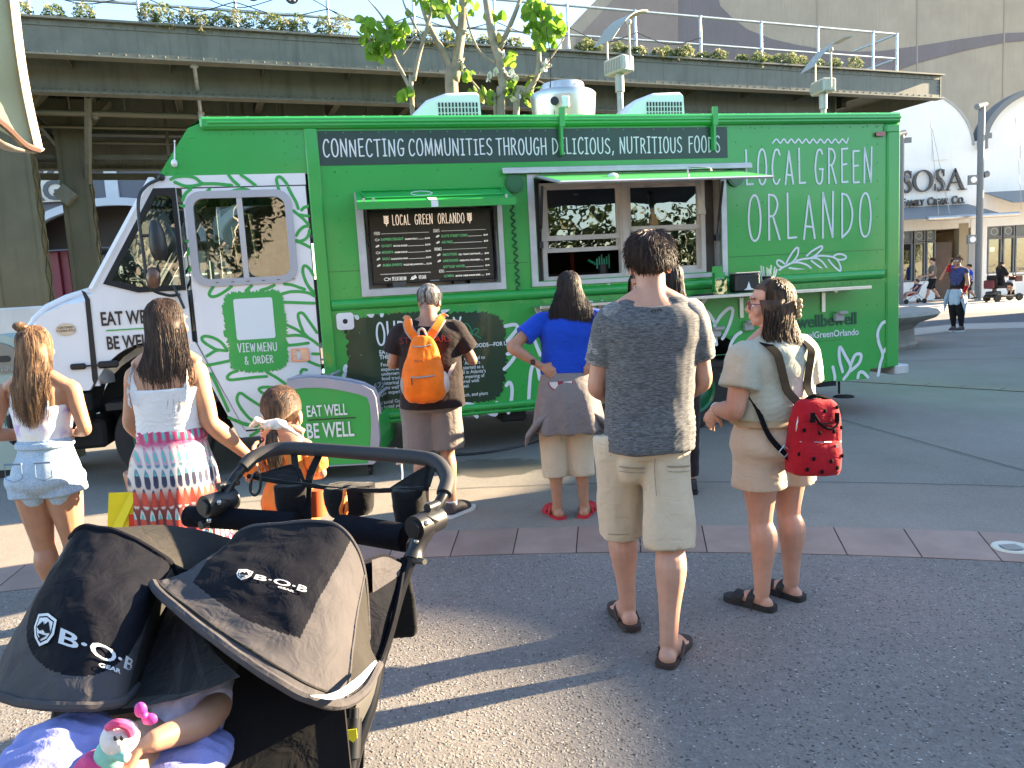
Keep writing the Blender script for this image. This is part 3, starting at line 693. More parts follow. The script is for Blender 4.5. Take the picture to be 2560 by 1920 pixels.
# white shop building
WH = mat('white_render', (.82, .82, .80), .7, var=.05, vs=.7, streak=.06)
TRIM = mat('grey_trim', (.16, .17, .18), .5)
SG = mat('sign_grey', (.075, .065, .06), .4)
ws = thing('shop_building', 'white shop building with arched gables and dark sign lettering behind the truck', 'building', (0, 33.5, 0))
o1 = [(12.5, 3.0), (12.5, 6.9)]
o1 += [(16.7+3.35*cos(radians(a)), 6.35+2.62*sin(radians(a))) for a in range(168, 11, -6)]
o1 += [(20.05, 6.6), (20.3, 6.6)]+[(23.35+3.0*cos(radians(a)), 6.45+2.2*sin(radians(a))) for a in range(174, 5, -6)]+[(26.4, 6.6), (30, 6.6), (30, 3.0)]
obj('facade', prism(o1, 0, .4), WH, ws)
ar = lambda cx, cz, rx, rz, a0, a1: [(cx+rx*cos(radians(a)), cz+rz*sin(radians(a))) for a in range(a0, a1, -4)]
obj('arch_trim', U(prism(ar(23.35, 6.45, 3.1, 2.3, 186, 2)+ar(23.35, 6.45, 2.85, 2.08, 186, 2)[::-1], -.35, .42)), TRIM, ws)
obj('arch_trim', U(prism(ar(16.7, 6.35, 3.42, 2.7, 178, -2)+ar(16.7, 6.35, 3.34, 2.62, 178, -2)[::-1], -.06, .42)), GREYM, ws)
obj('plaque', U(box(18.35, 19.0, -.05, -.001, 5.9, 6.75), box(22.1, 22.8, -.05, -.001, 5.8, 6.55)), WH, ws)
SHOPG = glass_mat('shop_glass', (.5, .45, .38), .2)
BRN = mat('brown_door', (.075, .04, .025), .5, var=.2)
obj('pier', U(box(12.5, 16.6, 0, .4, 0, 3.), box(19.55, 19.95, -.02, .4, 0, 3.2)), mat('pier_tan', (.34, .28, .19), .7), ws)
obj('pier', box(20.05, 20.75, -.03, .4, 0, 3.4), WH, ws)
obj('stall_riser', U(box(16.6, 18.55, .0, .4, 0, .82), box(20.75, 30, 0, .4, 0, .98)), WH, ws)
obj('door', box(18.62, 19.32, .12, .2, 0, 2.45), BRN, ws); obj('door', box(19.95, 20.5, -.045, -.03, .3, 2.4), mat('grey_panel', (.33, .34, .35), .6), ws)
for a, b in ((16.6, 17.55), (17.62, 18.1), (18.16, 18.55), (20.8, 21.4), (21.47, 21.95), (22.0, 23.2)):
    f_ = obj('window', frame([(a, .85), (b, .85), (b, 2.5), (a, 2.5)], [(a+.05, .9), (b-.05, .9), (b-.05, 2.45), (a+.05, 2.45)], -.01, .15), TRIM, ws)
    obj('pane', box(a+.05, b-.05, .06, .075, .9, 2.45), SHOPG, f_)
    f_ = obj('transom_window', frame([(a, 2.53), (b, 2.53), (b, 3.0), (a, 3.0)], [(a+.05, 2.58), (b-.05, 2.58), (b-.05, 2.97), (a+.05, 2.97)], -.01, .15), TRIM, ws)
    obj('pane', box(a+.05, b-.05, .06, .075, 2.58, 2.97), mat('etched_glass', (.14, .15, .15), .3), f_)
    obj('emblem', prism(circ((a+b)/2, 2.775, .16, n=20), .05, .058, [circ((a+b)/2, 2.775, .125, n=20)]), GREYM, f_)
obj('shop_interior', U(box(16.4, 24, 3.2, 3.3, 0, 3.2), box(16.4, 24, .4, 3.3, 2.98, 3.1), box(16.4, 24, .4, 3.3, -.02, .01), box(16.4, 16.5, .4, 3.3, 0, 3.1)), mat('shop_interior', (.20, .15, .09), .8, var=.4, vs=1.5), ws)
obj('shelf', U(*[box(16.7+i*.9, 17.3+i*.9, 2.2, 2.6, .1, 1.2+.5*(i % 3)) for i in range(7)]), BRN, ws)
obj('shop_lamp', U(box(16.9, 17.05, .5, .55, 1.85, 2.02), box(21.25, 21.4, .5, .55, 1.95, 2.12)), mat('lamp_lit', (.9, .75, .5), .5, em=((1, .8, .5), 1.6)), ws)
AWN = mat('awning_fabric', (.20, .21, .22), .6)
for a, b, z in ((16.2, 20.2, 3.55), (20.6, 25, 4.0)):
    w_ = obj('awning', G([(a, -.02, z+.45), (b-.3, -.02, z+.45), (b, -1.9, z-.15), (a, -1.9, z-.15), (a, -.02, z+.41), (b-.3, -.02, z+.41), (b, -1.9, z-.19), (a, -1.9, z-.19)], [(0, 1, 2, 3), (7, 6, 5, 4), (0, 3, 7, 4), (1, 5, 6, 2), (3, 2, 6, 7), (0, 4, 5, 1)]), AWN, ws)
    obj('awning_bar', U(cyl((a+.9, -2, z-.2), (b+.6, -2, z-.2), .09)), STEEL, w_, True)
obj('stay_cable', U(*[tube([(p, -2.3, 7.2), (p+q, -2, 3.5)], .012, 4) for p in (17.0, 20.35) for q in (.55, 1.0)]), GREYM, ws)
for i, (x, lb) in enumerate(((15.75, 'dark grey steel mast in front of the shop, just right of the truck edge'), (18.9, 'dark grey steel mast between the two arched shop gables'))):
    t = thing('steel_mast', lb, 'mast', (x, 31, 0), 0, 'steel masts in front of the shops')
    obj('pole', U(cyl((0, 0, 0), (0, 0, 7.5 if i else 6.6), .13, .12)), mat('mast_paint', (.13, .14, .15), .45), t, True)
    obj('collar', U(cyl((-.25, -.1, 7.5 if i else 6.6), (.2, .1, 7.6 if i else 6.7), .12), box(-.48, -.10, -.05, .05, 4.55, 4.92), box(-.48, -.10, -.05, .05, 2.25, 2.6), cyl((.12, 0, 4.9), (.3, 0, 4.95), .12), box(.1, .4, -.04, .04, 6.3, 6.5)), TRIM, t)
    obj('disc', U(cyl((-.29, -.07, 4.74), (-.29, -.05, 4.74), .12, n=18), cyl((-.29, -.07, 2.42), (-.29, -.05, 2.42), .12, n=18)), WH, t)
# SOSA serif letters
def serif_letters(x, z, h):
    g = G(); D = (-.16, -.06)
    def S_(x):
        P = cr([(x+.42*h, z+.80*h), (x+.30*h, z+.97*h), (x+.12*h, z+.88*h), (x+.13*h, z+.64*h), (x+.33*h, z+.44*h), (x+.42*h, z+.2*h), (x+.25*h, z+.02*h), (x+.05*h, z+.2*h)], 6); n = len(P)
        for i in range(n-1):
            k_ = .05+.12*sin(pi*i/n)**2; a, b = Vector(P[i]), Vector(P[i+1]); t_ = (b-a).normalized(); nn = Vector((-t_.y, t_.x))*h*k_/2*1.0
            k2 = .05+.12*sin(pi*(i+1)/n)**2; n2 = Vector((-t_.y, t_.x))*h*k2/2
            g.add(prism([tuple(a+nn), tuple(a-nn), tuple(b-n2), tuple(b+n2)], *D))
        g.add(box(x+.41*h, x+.44*h, *D, z+.66*h, z+.97*h), box(x+.03*h, x+.06*h, *D, z+.03*h, z+.34*h))
    S_(x); x += .52*h
    g.add(prism(circ(x+.47*h, z+.5*h, .47*h, .5*h, 32), *D, [circ(x+.47*h, z+.5*h, .33*h, .44*h, 32)])); x += 1.0*h
    S_(x); x += .5*h
    g.add(prism([(x+.05*h, z), (x+.12*h, z), (x+.5*h, z+.85*h), (x+.46*h, z+h)], *D), prism([(x+.46*h, z+h), (x+.4*h, z+.88*h), (x+.74*h, z), (x+.9*h, z)], *D), box(x+.22*h, x+.66*h, *D, z+.32*h, z+.38*h), box(x-.03*h, x+.22*h, *D, z, z+.04*h), box(x+.62*h, x+1.0*h, *D, z, z+.04*h))
    return g
obj('sign_lettering', serif_letters(17.0, 4.6, .92), SG, ws)
X_ = 17.0; sq = []
for w1 in (('F', .46), ('AMILY', .36), (' ', 0), ('C', .46), ('IGAR', .36), (' ', 0), ('C', .46), ('O.', .36)):
    if w1[1] == 0: X_ += .10; continue
    o = text(w1[0], w1[1], SG, ws, X_, 4.04, -.12, .80, .022, depth=.05, name='sign_lettering'); X_ = max(v.co.x for v in o.data.vertices)+.035; sq.append(o)
k_ = (19.72-17.0)/(X_-17.0)
for o in sq:
    for v in o.data.vertices: v.co.x = 17.0+(v.co.x-17.0)*k_
# round seat wall / planter
CON = mat('cast_concrete', (.30, .28, .25), .75, var=.12, vs=3, bump=.3, bs=30, streak=.2)
t = thing('planter', 'round flared concrete planter with a wide seat rim behind the truck tail', 'planter', (6.25, 15.5, 0))
obj('base', lathe([(1.75, 0), (1.77, .06), (1.72, .1), (1.7, .35), (1.82, .48)], 48, cap=False), CON, t, True)
obj('rim', lathe([(1.82, .46), (2.08, .55), (2.14, .62), (2.1, .68), (1.95, .70), (1.4, .70), (1.35, .6)], 48, cap=False), CON, t, True)
obj('soil', lathe([(1.38, .62), (.01, .64)], 24), mat('soil', (.05, .04, .03), .9, bump=.5), t)
# ---------------------------------------------------------------- left: blue grey building under the bridge
BLU = mat('blue_grey_render', (.11, .125, .16), .75, var=.06, vs=1)
LB = mat('pale_trim', (.50, .56, .64), .6, var=.04)
lb = thing('arched_building', 'blue grey building with white pilasters and arches seen under the bridge', 'building', (0, 26, 0))
cx_ = -13.0
arch = [(cx_+3.0*cos(radians(a)), 3.62+1.35*sin(radians(a))) for a in range(0, 181, 9)]
arch2 = [(cx_+6.6+3.0*cos(radians(a)), 3.62+1.35*sin(radians(a))) for a in range(0, 181, 9)]
obj('wall', prism([(-24, 3.58), (-3, 3.58), (-3, 8.4), (-24, 8.4)], 0, .3, [[(x, max(z, 3.60)) for x, z in arch], [(x, max(z, 3.60)) for x, z in arch2]]), BLU, lb)
obj('arch_trim', U(*[prism([(c0+3.25*cos(radians(a)), 3.62+1.58*sin(radians(a))) for a in range(0, 181, 6)]+[(c0+2.98*cos(radians(a)), 3.62+1.33*sin(radians(a))) for a in range(180, -1, -6)], -.08, .1) for c0 in (cx_, cx_+6.6)]), LB, lb)
obj('pilaster', box(-12.97, -12.55, -.06, -.001, 5.15, 8.4), LB, lb); obj('pilaster', box(-9.7, -9.3, -.06, -.001, 3.6, 8.4), LB, lb)
obj('cornice', U(box(-15.3, -3, -.12, -.061, 6.06, 6.36), box(-15.3, -3, -.12, -.061, 6.72, 6.8)), LB, lb)
obj('recess_wall', U(box(-24, -3, 1.2, 1.4, 3.5, 7), box(-24, -3, .3, 1.4, 5.0, 5.1)), mat('recess_brown', (.055, .045, .04), .8), lb)
obj('pilaster', box(-12.75, -12.4, 1.1, 1.2, 3.5, 5), mat('pilaster_tan', (.2, .17, .15), .7), lb)
obj('wall_lamp', U(lathe([(.12, 0), (.16, .1), (.16, .5), (.08, .62), (.02, .66)], 12).mv(-12.58, .95, 4.0), box(-12.7, -12.45, .9, 1.1, 3.5, 3.75)), BLACKP, lb)
obj('lower_wall', U(box(-24, -3, 1.2, 1.35, 0, 2.2), box(-24, -3, 1.15, 1.3, 3.45, 3.6)), DARK, lb)
LWG = mat('painted_reflection_pane', (.52, .55, .5), .25, coat=.5, var=.1, vs=1)  # opaque pale panes, the glass reflection is put into the base colour
for a, b in ((-14.65, -13.9), (-13.85, -13.2), (-12.95, -12.15), (-12.1, -11.3), (-11.2, -10.3), (-10.2, -9.3)):
    f_ = obj('window', frame([(a, 1.6), (b, 1.6), (b, 3.45), (a, 3.45)], [(a+.05, 1.65), (b-.05, 1.65), (b-.05, 3.4), (a+.05, 3.4)], 1.05, 1.2), BLACKP, lb)
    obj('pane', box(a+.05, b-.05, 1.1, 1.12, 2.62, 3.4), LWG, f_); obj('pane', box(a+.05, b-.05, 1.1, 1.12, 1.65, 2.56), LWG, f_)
obj('red_pier', U(box(-15.35, -15.0, .3, .6, 0, 3.6), box(-14.98, -14.72, .4, .7, 0, 3.6)), mat('red_paint', (.16, .012, .03), .5), lb)
sg = obj('sign_board', box(-15.55, -13.95, -.2, -.1, 5.15, 6.5), mat('sign_white', (.62, .6, .56), .6), lb)
text('OX', .95, mat('sign_slate', (.06, .075, .09), .5), lb, -15.6, 5.95, -.22, 1.05, .03, depth=.02, name='sign_lettering'); text('RG', .85, bpy.data.materials['sign_slate'], lb, -15.5, 5.22, -.22, 1.1, .03, depth=.02, name='sign_lettering')
# pale low wall left of the bonnet
tag(obj('low_wall', box(-9, -5.1, 10.2, 10.5, 0, 1.63, .02), mat('white_board', (.62, .60, .57), .6, var=.08, vs=3, streak=.1)), 'scuffed white barrier wall behind the front of the food truck', 'wall')
# recycling bin
t = thing('recycling_bin', 'pale green recycling bin with a grey rounded opening at the left edge', 'bin', (-4.78, 7.15, 0))
BING = mat('bin_green', (.42, .50, .44), .5, var=.05); BINH = mat('bin_grey', (.24, .22, .19), .4, metal=.3)
bo = [(-.42, .08), (.42, .08), (.42, 1.0)]+[(.42*cos(radians(a)), 1.0+.36*sin(radians(a))) for a in range(0, 181, 12)]
obj('body', U(prism(bo, 0, .55)), BING, t); obj('panel', U(prism([(.3, 1.0)]+[(.3*cos(radians(a)), 1.0+.29*sin(radians(a))) for a in range(0, 181, 12)], -.02, -.001)), BINH, t)
obj('opening', prism(rrect(-.2, .16, 1.10, 1.16, .03), -.024, -.021), BLACKP, t); obj('opening', prism(circ(-.05, 1.13, .06), -.026, -.0245), BLACKP, t)
text('BOTTLES & CANS ONLY', .06, mat('bin_text', (.5, .5, .46), .5), t, -.3, 1.02, -.022, .8)
ag = G()
for k in range(3):
    ag.add(prism([(-.10, -.05), (.04, -.05), (.04, -.09), (.12, -.02), (.04, .05), (.04, .01), (-.10, .01)], -.003, -.001).tf(rot('Y', 120*k) @ Matrix.Translation((0, 0, -.10))).mv(-.03, 0, .68))
obj('recycling_mark', ag, mat('mark_dark', (.08, .14, .12), .5), t)
obj('foot', box(-.38, .38, .04, .5, 0, .08), BLACKP, t)
# umbrella at the top left corner
t = thing('patio_umbrella', 'cream and green patio umbrella edge hanging into the top left corner', 'umbrella', (-3.6, 3.3, 0))
CAN = mat('umbrella_canvas', (.42, .50, .36), .8, var=.08, vs=3, bump=.1, bs=200); CAN2 = mat('umbrella_edge', (.50, .44, .36), .8, var=.1, vs=6)
def up3(L): return [(lambda q: (q.x+3.6, q.y-3.3, q.z))(atY(x, y, Y_)) for x, y, Y_ in L]
top = up3([(28, -60, 3.1), (50, 130, 3.2), (70, 250, 3.3), (97, 372, 3.4)]); inn = up3([(-200, -60, 2.9), (-200, 130, 3.0), (-160, 230, 3.1), (60, 360, 3.35)])
g = G(); A = cr(top, 5); B = cr(inn, 5)
for a, b in zip(A, B):
    for k in range(5): g.v.append(tuple(a+(b-a)*k/4+np.array((0, 0, -.02*sin(pi*k/4)))))
for i in range(len(A)-1):
    for k in range(4): g.f.append((i*5+k, i*5+k+1, i*5+5+k+1, i*5+5+k))
g2 = g.mv(0, .006, .003); obj('canopy', U(g, g2), CAN, t, True, 180)
obj('hem', tube([tuple(a) for a in A], .028, 8, flat=.35), CAN2, t, True)
rib_ = up3([(97, 375, 3.4), (60, 360, 3.3), (0, 305, 3.1), (-150, 200, 2.8)]); obj('rib', curve_tube(rib_, .014, 6, 6), mat('rib_brown', (.09, .05, .04), .6), t)
low = up3([(-150, 250, 2.9), (0, 360, 3.2), (75, 378, 3.4), (97, 375, 3.4)]); obj('valance', tube([tuple(a) for a in cr(low, 4)], .03, 8, flat=.3), CAN2, t, True)
obj('pole', cyl((-1.2, 0, 0), (-1.2, 0, 3.2), .025), mat('rib_brown2', (.09, .05, .04), .6), t, True)
# ---------------------------------------------------------------- added unseen wall on the right, its top shaped to throw the shade
KR = mat('offview_render', (.36, .32, .27), .8, var=.1, vs=1)
tS, nS = Vector((cos(SAZ), sin(SAZ))), Vector((-sin(SAZ), cos(SAZ)))
ctrl = [(-12, 5.3), (0.5, 5.32), (1.6, 5.31), (2.3, 5.26), (2.8, 5.27), (3.3, 5.32), (3.8, 5.46), (4.6, 5.50), (5.0, 5.30), (5.4, 5.02), (6.0, 4.96), (6.5, 5.2), (8.5, 5.3), (10, 4.6), (12.2, 3.2), (13.0, 2.3), (16.4, 2.2)]
K = [(s_, (22-(22-h_/.2493))*tan(SEL)) for s_, h_ in cr(ctrl, 6)]; g = G()
for s_, h_ in K:
    for d in (22, 24.5): p = tS*d+nS*float(s_); g.v += [(p.x, p.y, 0), (p.x, p.y, float(h_))]
for i in range(len(K)-1):
    o = 4*i; g.f += [(o, o+4, o+5, o+1), (o+2, o+3, o+7, o+6), (o+1, o+5, o+7, o+3)]
g.f += [(0, 1, 3, 2), (4*len(K)-4, 4*len(K)-2, 4*len(K)-1, 4*len(K)-3)]
tl = leafcloud((0, 0, 0), (1, 1, 1), 10, .1)
rgt = np.random.default_rng(5); tl = G()
for i in range(26): tl.add(leafcloud((-52+i*4.2, -38+rgt.random()*3, 3.2+rgt.random()*1.5), (3.0, 1.6, 3.0+rgt.random()*1.8), 420, .45, seed=i+100, hollow=.2))
tag(obj('reflection_trees', tl, leaf_mat('far_leaves', [(.02, .04, .012), (.05, .08, .02), (.08, .11, .03)], .2), kind='stuff'), 'belt of trees across the plaza behind the viewer', 'trees')  # added tree belt, hides the bright horizon from the window reflections
tag(obj('shade_caster', g, KR), 'low plaza building with a wavy parapet standing out of view on the right', 'building')
# trees behind the viewer, seen in the windows and paint
SHL = leaf_mat('oak_leaves', [(.03, .055, .015), (.05, .09, .02), (.09, .13, .035)], .3)
for i, (x, y, h, r) in enumerate([(-6.5, -9.5, 4.8, 2.4), (-1.2, -12.5, 5.2, 2.8), (4.2, -10.5, 4.8, 2.3), (9.5, -14, 5.6, 2.8), (-13, -15, 6.0, 3.4)]):
    t = thing('plaza_tree', 'bushy green plaza tree behind the viewer, number %s from the left' % ['two', 'three', 'four', 'five', 'one'][i], 'tree', (x, y, 0))
    obj('trunk', curve_tube([(0, 0, 0, .16), (.1, .05, h*.45, .12), (-.1, 0, h, .05)], 0, 5, 8), BARK, t, True)
    obj('crown', leafcloud((0, 0, h), (r, r, r*.8), 4200, .19, seed=i+40, hollow=.3), SHL, t)
for i, (x0, x1, y, h) in enumerate([(-22, -6, -26, 7.5), (-3, 16, -30, 9)]):
    tag(obj('building', U(box(x0, x1, y-6, y, 0, h), *[box(x0+1+k*2.2, x0+2+k*2.2, y, y+.05, 1, 2.6) for k in range(int((x1-x0-2)/2.2))]), KR), ['lower tan building across the plaza behind the viewer', 'taller tan building across the plaza behind the viewer'][i], 'building')
# ================================================================== FOOD TRUCK
TO = Vector((1.79, 7.57, 0)); TA = radians(12.5); TDX = Vector((cos(TA), sin(TA), 0)); TN = Vector((sin(TA), -cos(TA), 0))
def TP(x, y, off=0.):
    d = ray(x, y); t_ = ((TO+TN*off-CAMP).dot(TN))/d.dot(TN); P = CAMP+d*t_; return ((P-TO).dot(TDX), P.z)
def TPL(L, off=0.): return [TP(x, y, off) for x, y in L]
tk = thing('food_truck', 'green and white step van food truck with an open serving hatch and a menu board', 'food truck', tuple(TO), TA)
XL, XR, ZB, ZT, WD = -3.53, 2.33, .36, 3.0, 2.3
def archp(cx, cz, r, a0=180, a1=0, n=14): return [(cx+r*cos(radians(a0+(a1-a0)*i/n)), cz+r*sin(radians(a0+(a1-a0)*i/n))) for i in range(n+1)]
menuH = [(-3.08, 1.58), (-1.89, 1.58), (-1.89, 2.36), (-3.08, 2.36)]
servH = [(-1.52, 1.57), (.34, 1.57), (.34, 2.50), (-1.52, 2.50)]
side = [(XL, ZB)]+[(-.60, ZB), (-.58, .44)]+archp(.04, .40, .62)[1:-1]+[(.66, .44), (.68, .37), (2.0, .37), (2.02, .47), (XR, .47), (XR, ZT), (XL, ZT)]
obj('side_panel', prism(side, 0, .04, [menuH, servH]), GREEN, tk)
obj('side_panel', prism(side, WD-.04, WD, [[(-3.0, 1.5), (-1.8, 1.5), (-1.8, 2.2), (-3.0, 2.2)]]), GREEN, tk)
obj('rear_wall', box(XR-.04, XR, .04, WD-.04, .45, ZT), GREEN, tk)
obj('roof', box(XL-.80, XR+.01, .0, WD, ZT+.03, ZT+.06, .01), GREEN, tk)
obj('roof_rail', U(box(-4.36, XR+.02, -.045, .02, 2.965, 3.065, .02), box(-4.30, XR+.01, -.055, .01, 3.0, 3.03, .01), box(-4.36, XR+.02, WD-.02, WD+.04, 2.97, 3.06, .02)), GREEN, tk)
obj('corner_post', U(box(XR-.13, XR+.025, -.022, .05, .47, 2.96, .015), box(XR-.02, XR+.03, 0, WD, 2.9, 3.05, .02), box(XR-.16, XR+.02, -.03, .05, 2.86, 2.962, .02)), GREEN, tk)
obj('seam_post', box(-3.53, -3.42, -.03, .03, .40, 2.97, .012), GREEN, tk)
obj('floor', box(XL, XR-.05, .05, WD-.05, .62, .68), INTER, tk)
# belt rib and lower rub rail (half round)
def halfrib(x0, x1, z0, z1, d, n=8):
    g = G(); zc = (z0+z1)/2; h = (z1-z0)/2
    prof = [(-d*sin(pi*i/n), zc+h*cos(pi*i/n)) for i in range(n+1)]
    for x in (x0, x1): g.v += [(x, p[0], p[1]) for p in prof]
    m = len(prof); g.f = [(i, i+1, m+i+1, m+i) for i in range(n)]+[tuple(range(m)), tuple(range(2*m-1, m-1, -1))]
    return g
obj('belt_rib', U(halfrib(-3.42, 2.16, 1.405, 1.50, .045), box(-3.42, 2.2, -.006, 0, 1.36, 1.405), box(-3.42, 2.2, -.006, 0, 1.50, 1.545)), GREEN, tk, True)
obj('rub_rail', U(halfrib(-3.42, -.62, .40, .47, .035), halfrib(-3.42, -.62, .365, .40, .02)), GREEN, tk, True)
rvt = []
for i in range(58):
    x = -3.35+i*.097
    rvt += [(x, -.008, 1.378), (x, -.008, 1.525)]
for i in range(38): rvt.append((-3.35+i*.151, -.002, 2.93))
for x in (.68, .80, 1.98, 2.1): rvt += [(x, -.002, .6+i*.18) for i in range(14) if not 1.3 < .6+i*.18 < 1.6]
for x in (-3.30, -3.2, -1.72, .52): rvt += [(x, -.002, .6+i*.2) for i in range(12) if not 1.3 < .6+i*.2 < 1.6]
for z in (.55, 2.60): rvt += [(-3.3+i*.30, -.002, z) for i in range(18)]
obj('rivet', rivets([p for p in rvt if not (menuH[0][0]-.08 < p[0] < menuH[1][0]+.08 and 1.5 < p[2] < 2.4) and not (-1.6 < p[0] < .42 and 1.5 < p[2] < 2.6)], .0075), GREEN, tk, kind='stuff')
obj('roof_rivet', U(*[sphere((-4.3+i*.16, .02, 3.063), (.035, .03, .012), 8, 4) for i in range(42)]), WHITEP, tk, True, kind='stuff')
# panel seams, access hatches
for q_ in ((-3.42, -3.10, 1.745), (-1.82, -1.62, 1.745), (.42, 2.18, 1.70), (1.0, 1.7, .80)): obj('trim_line', box(q_[0], q_[1], -.0035, 0, q_[2], q_[2]+.005), GREEND, tk)
obj('fuel_hatch', frame([(.05, .92), (.45, .92), (.45, .74), (.12, .74), (.05, .80)], [(.06, .91), (.44, .91), (.44, .75), (.124, .75), (.06, .803)], -.004, -.001), GREEND, tk)
# ---- cab
cab_up = [(-4.785, 2.515), (-4.70, 2.598), (-3.53, 2.598), (-3.53, ZT+.02), (-4.36, ZT+.02), (-4.46, 2.98)]
obj('cab_upper_panel', prism(cab_up, 0, .04), GREEN, tk); obj('cab_upper_panel', prism(cab_up, WD-.04, WD), GREEN, tk)
obj('visor_panel', G([(-4.79, 0, 2.515), (-4.79, WD, 2.515), (-4.462, WD, 2.98), (-4.462, 0, 2.98), (-4.36, 0, 3.05), (-4.36, WD, 3.05), (-3.5, 0, 3.06), (-3.5, WD, 3.06)], [(0, 1, 2, 3), (3, 2, 5, 4), (4, 5, 7, 6)]), GREEN, tk)
obj('cab_rivet', rivets([(-4.3+i*.09, 0, 2.93) for i in range(9)]+[(-4.45+.0*i, 0, 2.9-.07*i) for i in range(1)]+[(-4.42-.28*i/6, 0, 2.9-.24*i/6) for i in range(6)]+[(-3.6-.1*(i % 2), 0, 2.92-.05*i) for i in range(6)]+[(-4.66+i*.08, 0, 2.625) for i in range(3)], .008), GREEN, tk, kind='stuff')
obj('drip_band', prism([(-4.775, 2.50), (-3.55, 2.50), (-3.55, 2.597), (-4.705, 2.597)], -.006, .04), WHITEP, tk)
dw = rrect(*[-4.53, -3.69], 1.685, 2.455, .12)
door = [(-4.555, 2.49), (-3.55, 2.49), (-3.56, .42), (-4.24, .42), (-4.555, 1.20)]
obj('door', prism(door, -.008, .03, [rrect(-4.50, -3.72, 1.715, 2.425, .10)]), WHITEP, tk)
fr_ = obj('window', frame(rrect(-4.54, -3.68, 1.675, 2.465, .13), rrect(-4.48, -3.74, 1.735, 2.405, .085), -.03, .02), mat('window_rubber_grey', (.42, .42, .45), .45), tk)
obj('mullion', box(-4.13, -4.085, -.024, .01, 1.73, 2.41), mat('mullion_alu', (.5, .5, .52), .4, metal=.4), fr_)
obj('pane', prism(rrect(-4.48, -4.13, 1.735, 2.405, .08), -.006, .0), GLASS, fr_); obj('pane', prism(rrect(-4.085, -3.74, 1.735, 2.405, .08), -.012, -.006), GLASS, fr_)
obj('drain_slot', U(*[box(-4.36+i*.125, -4.335+i*.125, -.033, -.029, 1.70, 1.706) for i in range(6)]), BLACKP, fr_, kind='stuff')
obj('door_sill', U(prism([(-4.29, .355), (-3.56, .355), (-3.56, .42), (-4.24, .42), (-4.555, 1.20), (-4.60, 1.22), (-4.60, 1.12)], -.004, .03)), WHITEP, tk)
obj('door_seal', U(prism([(-4.245, .415), (-4.25, .422), (-4.562, 1.2), (-4.562, 2.49), (-4.568, 2.49), (-4.568, 1.2)], -.0095, .0), box(-4.24, -3.56, -.0105, 0, .405, .418), box(-3.556, -3.548, -.0095, 0, .42, 2.5), box(-4.56, -3.55, -.009, 0, 2.49, 2.499)), BLACKP, tk)
hd = obj('door_handle', frame(rrect(-3.80, -3.65, .985, 1.10, .015), rrect(-3.785, -3.665, 1.0, 1.085, .01), -.022, -.009), mat('handle_copper', (.62, .42, .33), .3, metal=.8), tk)
obj('latch', U(box(-3.785, -3.755, -.012, -.009, 1.0, 1.085), box(-3.72, -3.665, -.02, -.009, 1.0, 1.085), sphere((-3.77, -.013, 1.045), .007, 8, 6)), STEEL, hd)
# quarter window + pillar + lower cab side with the front arch
qo = [(-4.775, 2.50), (-4.605, 2.50), (-4.605, 1.655), (-4.98, 1.655), (-5.24, 1.74)]; qi = [(-4.765, 2.44), (-4.64, 2.44), (-4.64, 1.70), (-4.96, 1.70), (-5.17, 1.765)]
cs = [(-4.60, 2.597), (-4.72, 2.597), (-4.80, 2.50), (-5.31, 1.70), (-5.40, 1.60), (-5.385, 1.0), (-5.36, .90)]+[(-4.93+.53*cos(radians(a)), .60+.64*sin(radians(a))) for a in range(152, 40, -8)]+[(-4.50, .92), (-4.30, .355), (-4.295, .355), (-4.60, 1.12)]
obj('cab_side', prism(cs, 0, .03, [qi]), WHITEP, tk)
obj('cab_side', prism(cs, WD-.03, WD, [qi]), WHITEP, tk)
qf = obj('quarter_window', frame(qo, qi, -.012, .01), BLACKR, tk); obj('pane', prism(qi, .002, .008), GLASS, qf)
# windshield
obj('windscreen_pillar', U(tube([(-4.79, .02, 2.56), (-5.33, .02, 1.70)], .035, 6), tube([(-4.79, WD-.02, 2.56), (-5.33, WD-.02, 1.70)], .035, 6), tube([(-4.79, .02, 2.56), (-4.79, WD-.02, 2.56)], .04, 6), tube([(-5.33, .02, 1.70), (-5.33, WD-.02, 1.70)], .04, 6), tube([(-5.06, WD/2, 2.12), (-5.07, WD/2, 2.13)], .02, 6)), WHITEP, tk)
obj('windscreen', G([(-4.80, .06, 2.53), (-4.80, WD-.06, 2.53), (-5.32, WD-.06, 1.73), (-5.32, .06, 1.73)], [(0, 1, 2, 3)]), GLASS, tk)
# bonnet
st_ = [(-5.37, 1.70, .01, .88), (-5.50, 1.675, .02, .87), (-5.65, 1.62, .035, .87), (-5.78, 1.56, .07, .87), (-5.88, 1.47, .11, .88), (-5.955, 1.36, .17, .89), (-5.99, 1.2, .22, .9), (-6.0, .98, .25, .92)]
g = G(); nn_ = 40
for x, zt, y0, zb in st_:
    for j in range(nn_):
        a = 2*pi*j/nn_; e = 2/6.; c, s_ = cos(a), sin(a)
        g.v.append((x, WD/2+(WD/2-y0)*math.copysign(abs(c)**e, c), (zt+zb)/2+(zt-zb)/2*math.copysign(abs(s_)**e, s_)))
g.f = ring_faces(len(st_), nn_)
bon = obj('bonnet', g, WHITEP, tk, True, 60)
obj('bonnet_ridge', U(*[tube([(-5.42, y, 1.70), (-5.62, y, 1.645), (-5.78, y, 1.575), (-5.88, y, 1.485), (-5.95, y, 1.38), (-5.97, y, 1.2)], .03, 8) for y in (.30, WD-.30)]), WHITEP, bon, True)
obj('fender', prism([(-5.40, 1.60), (-5.55, 1.59), (-5.75, 1.50), (-5.86, 1.30), (-5.86, .92), (-5.80, .87), (-5.44, .87), (-5.38, .96)], -.004, .05), WHITEP, tk)
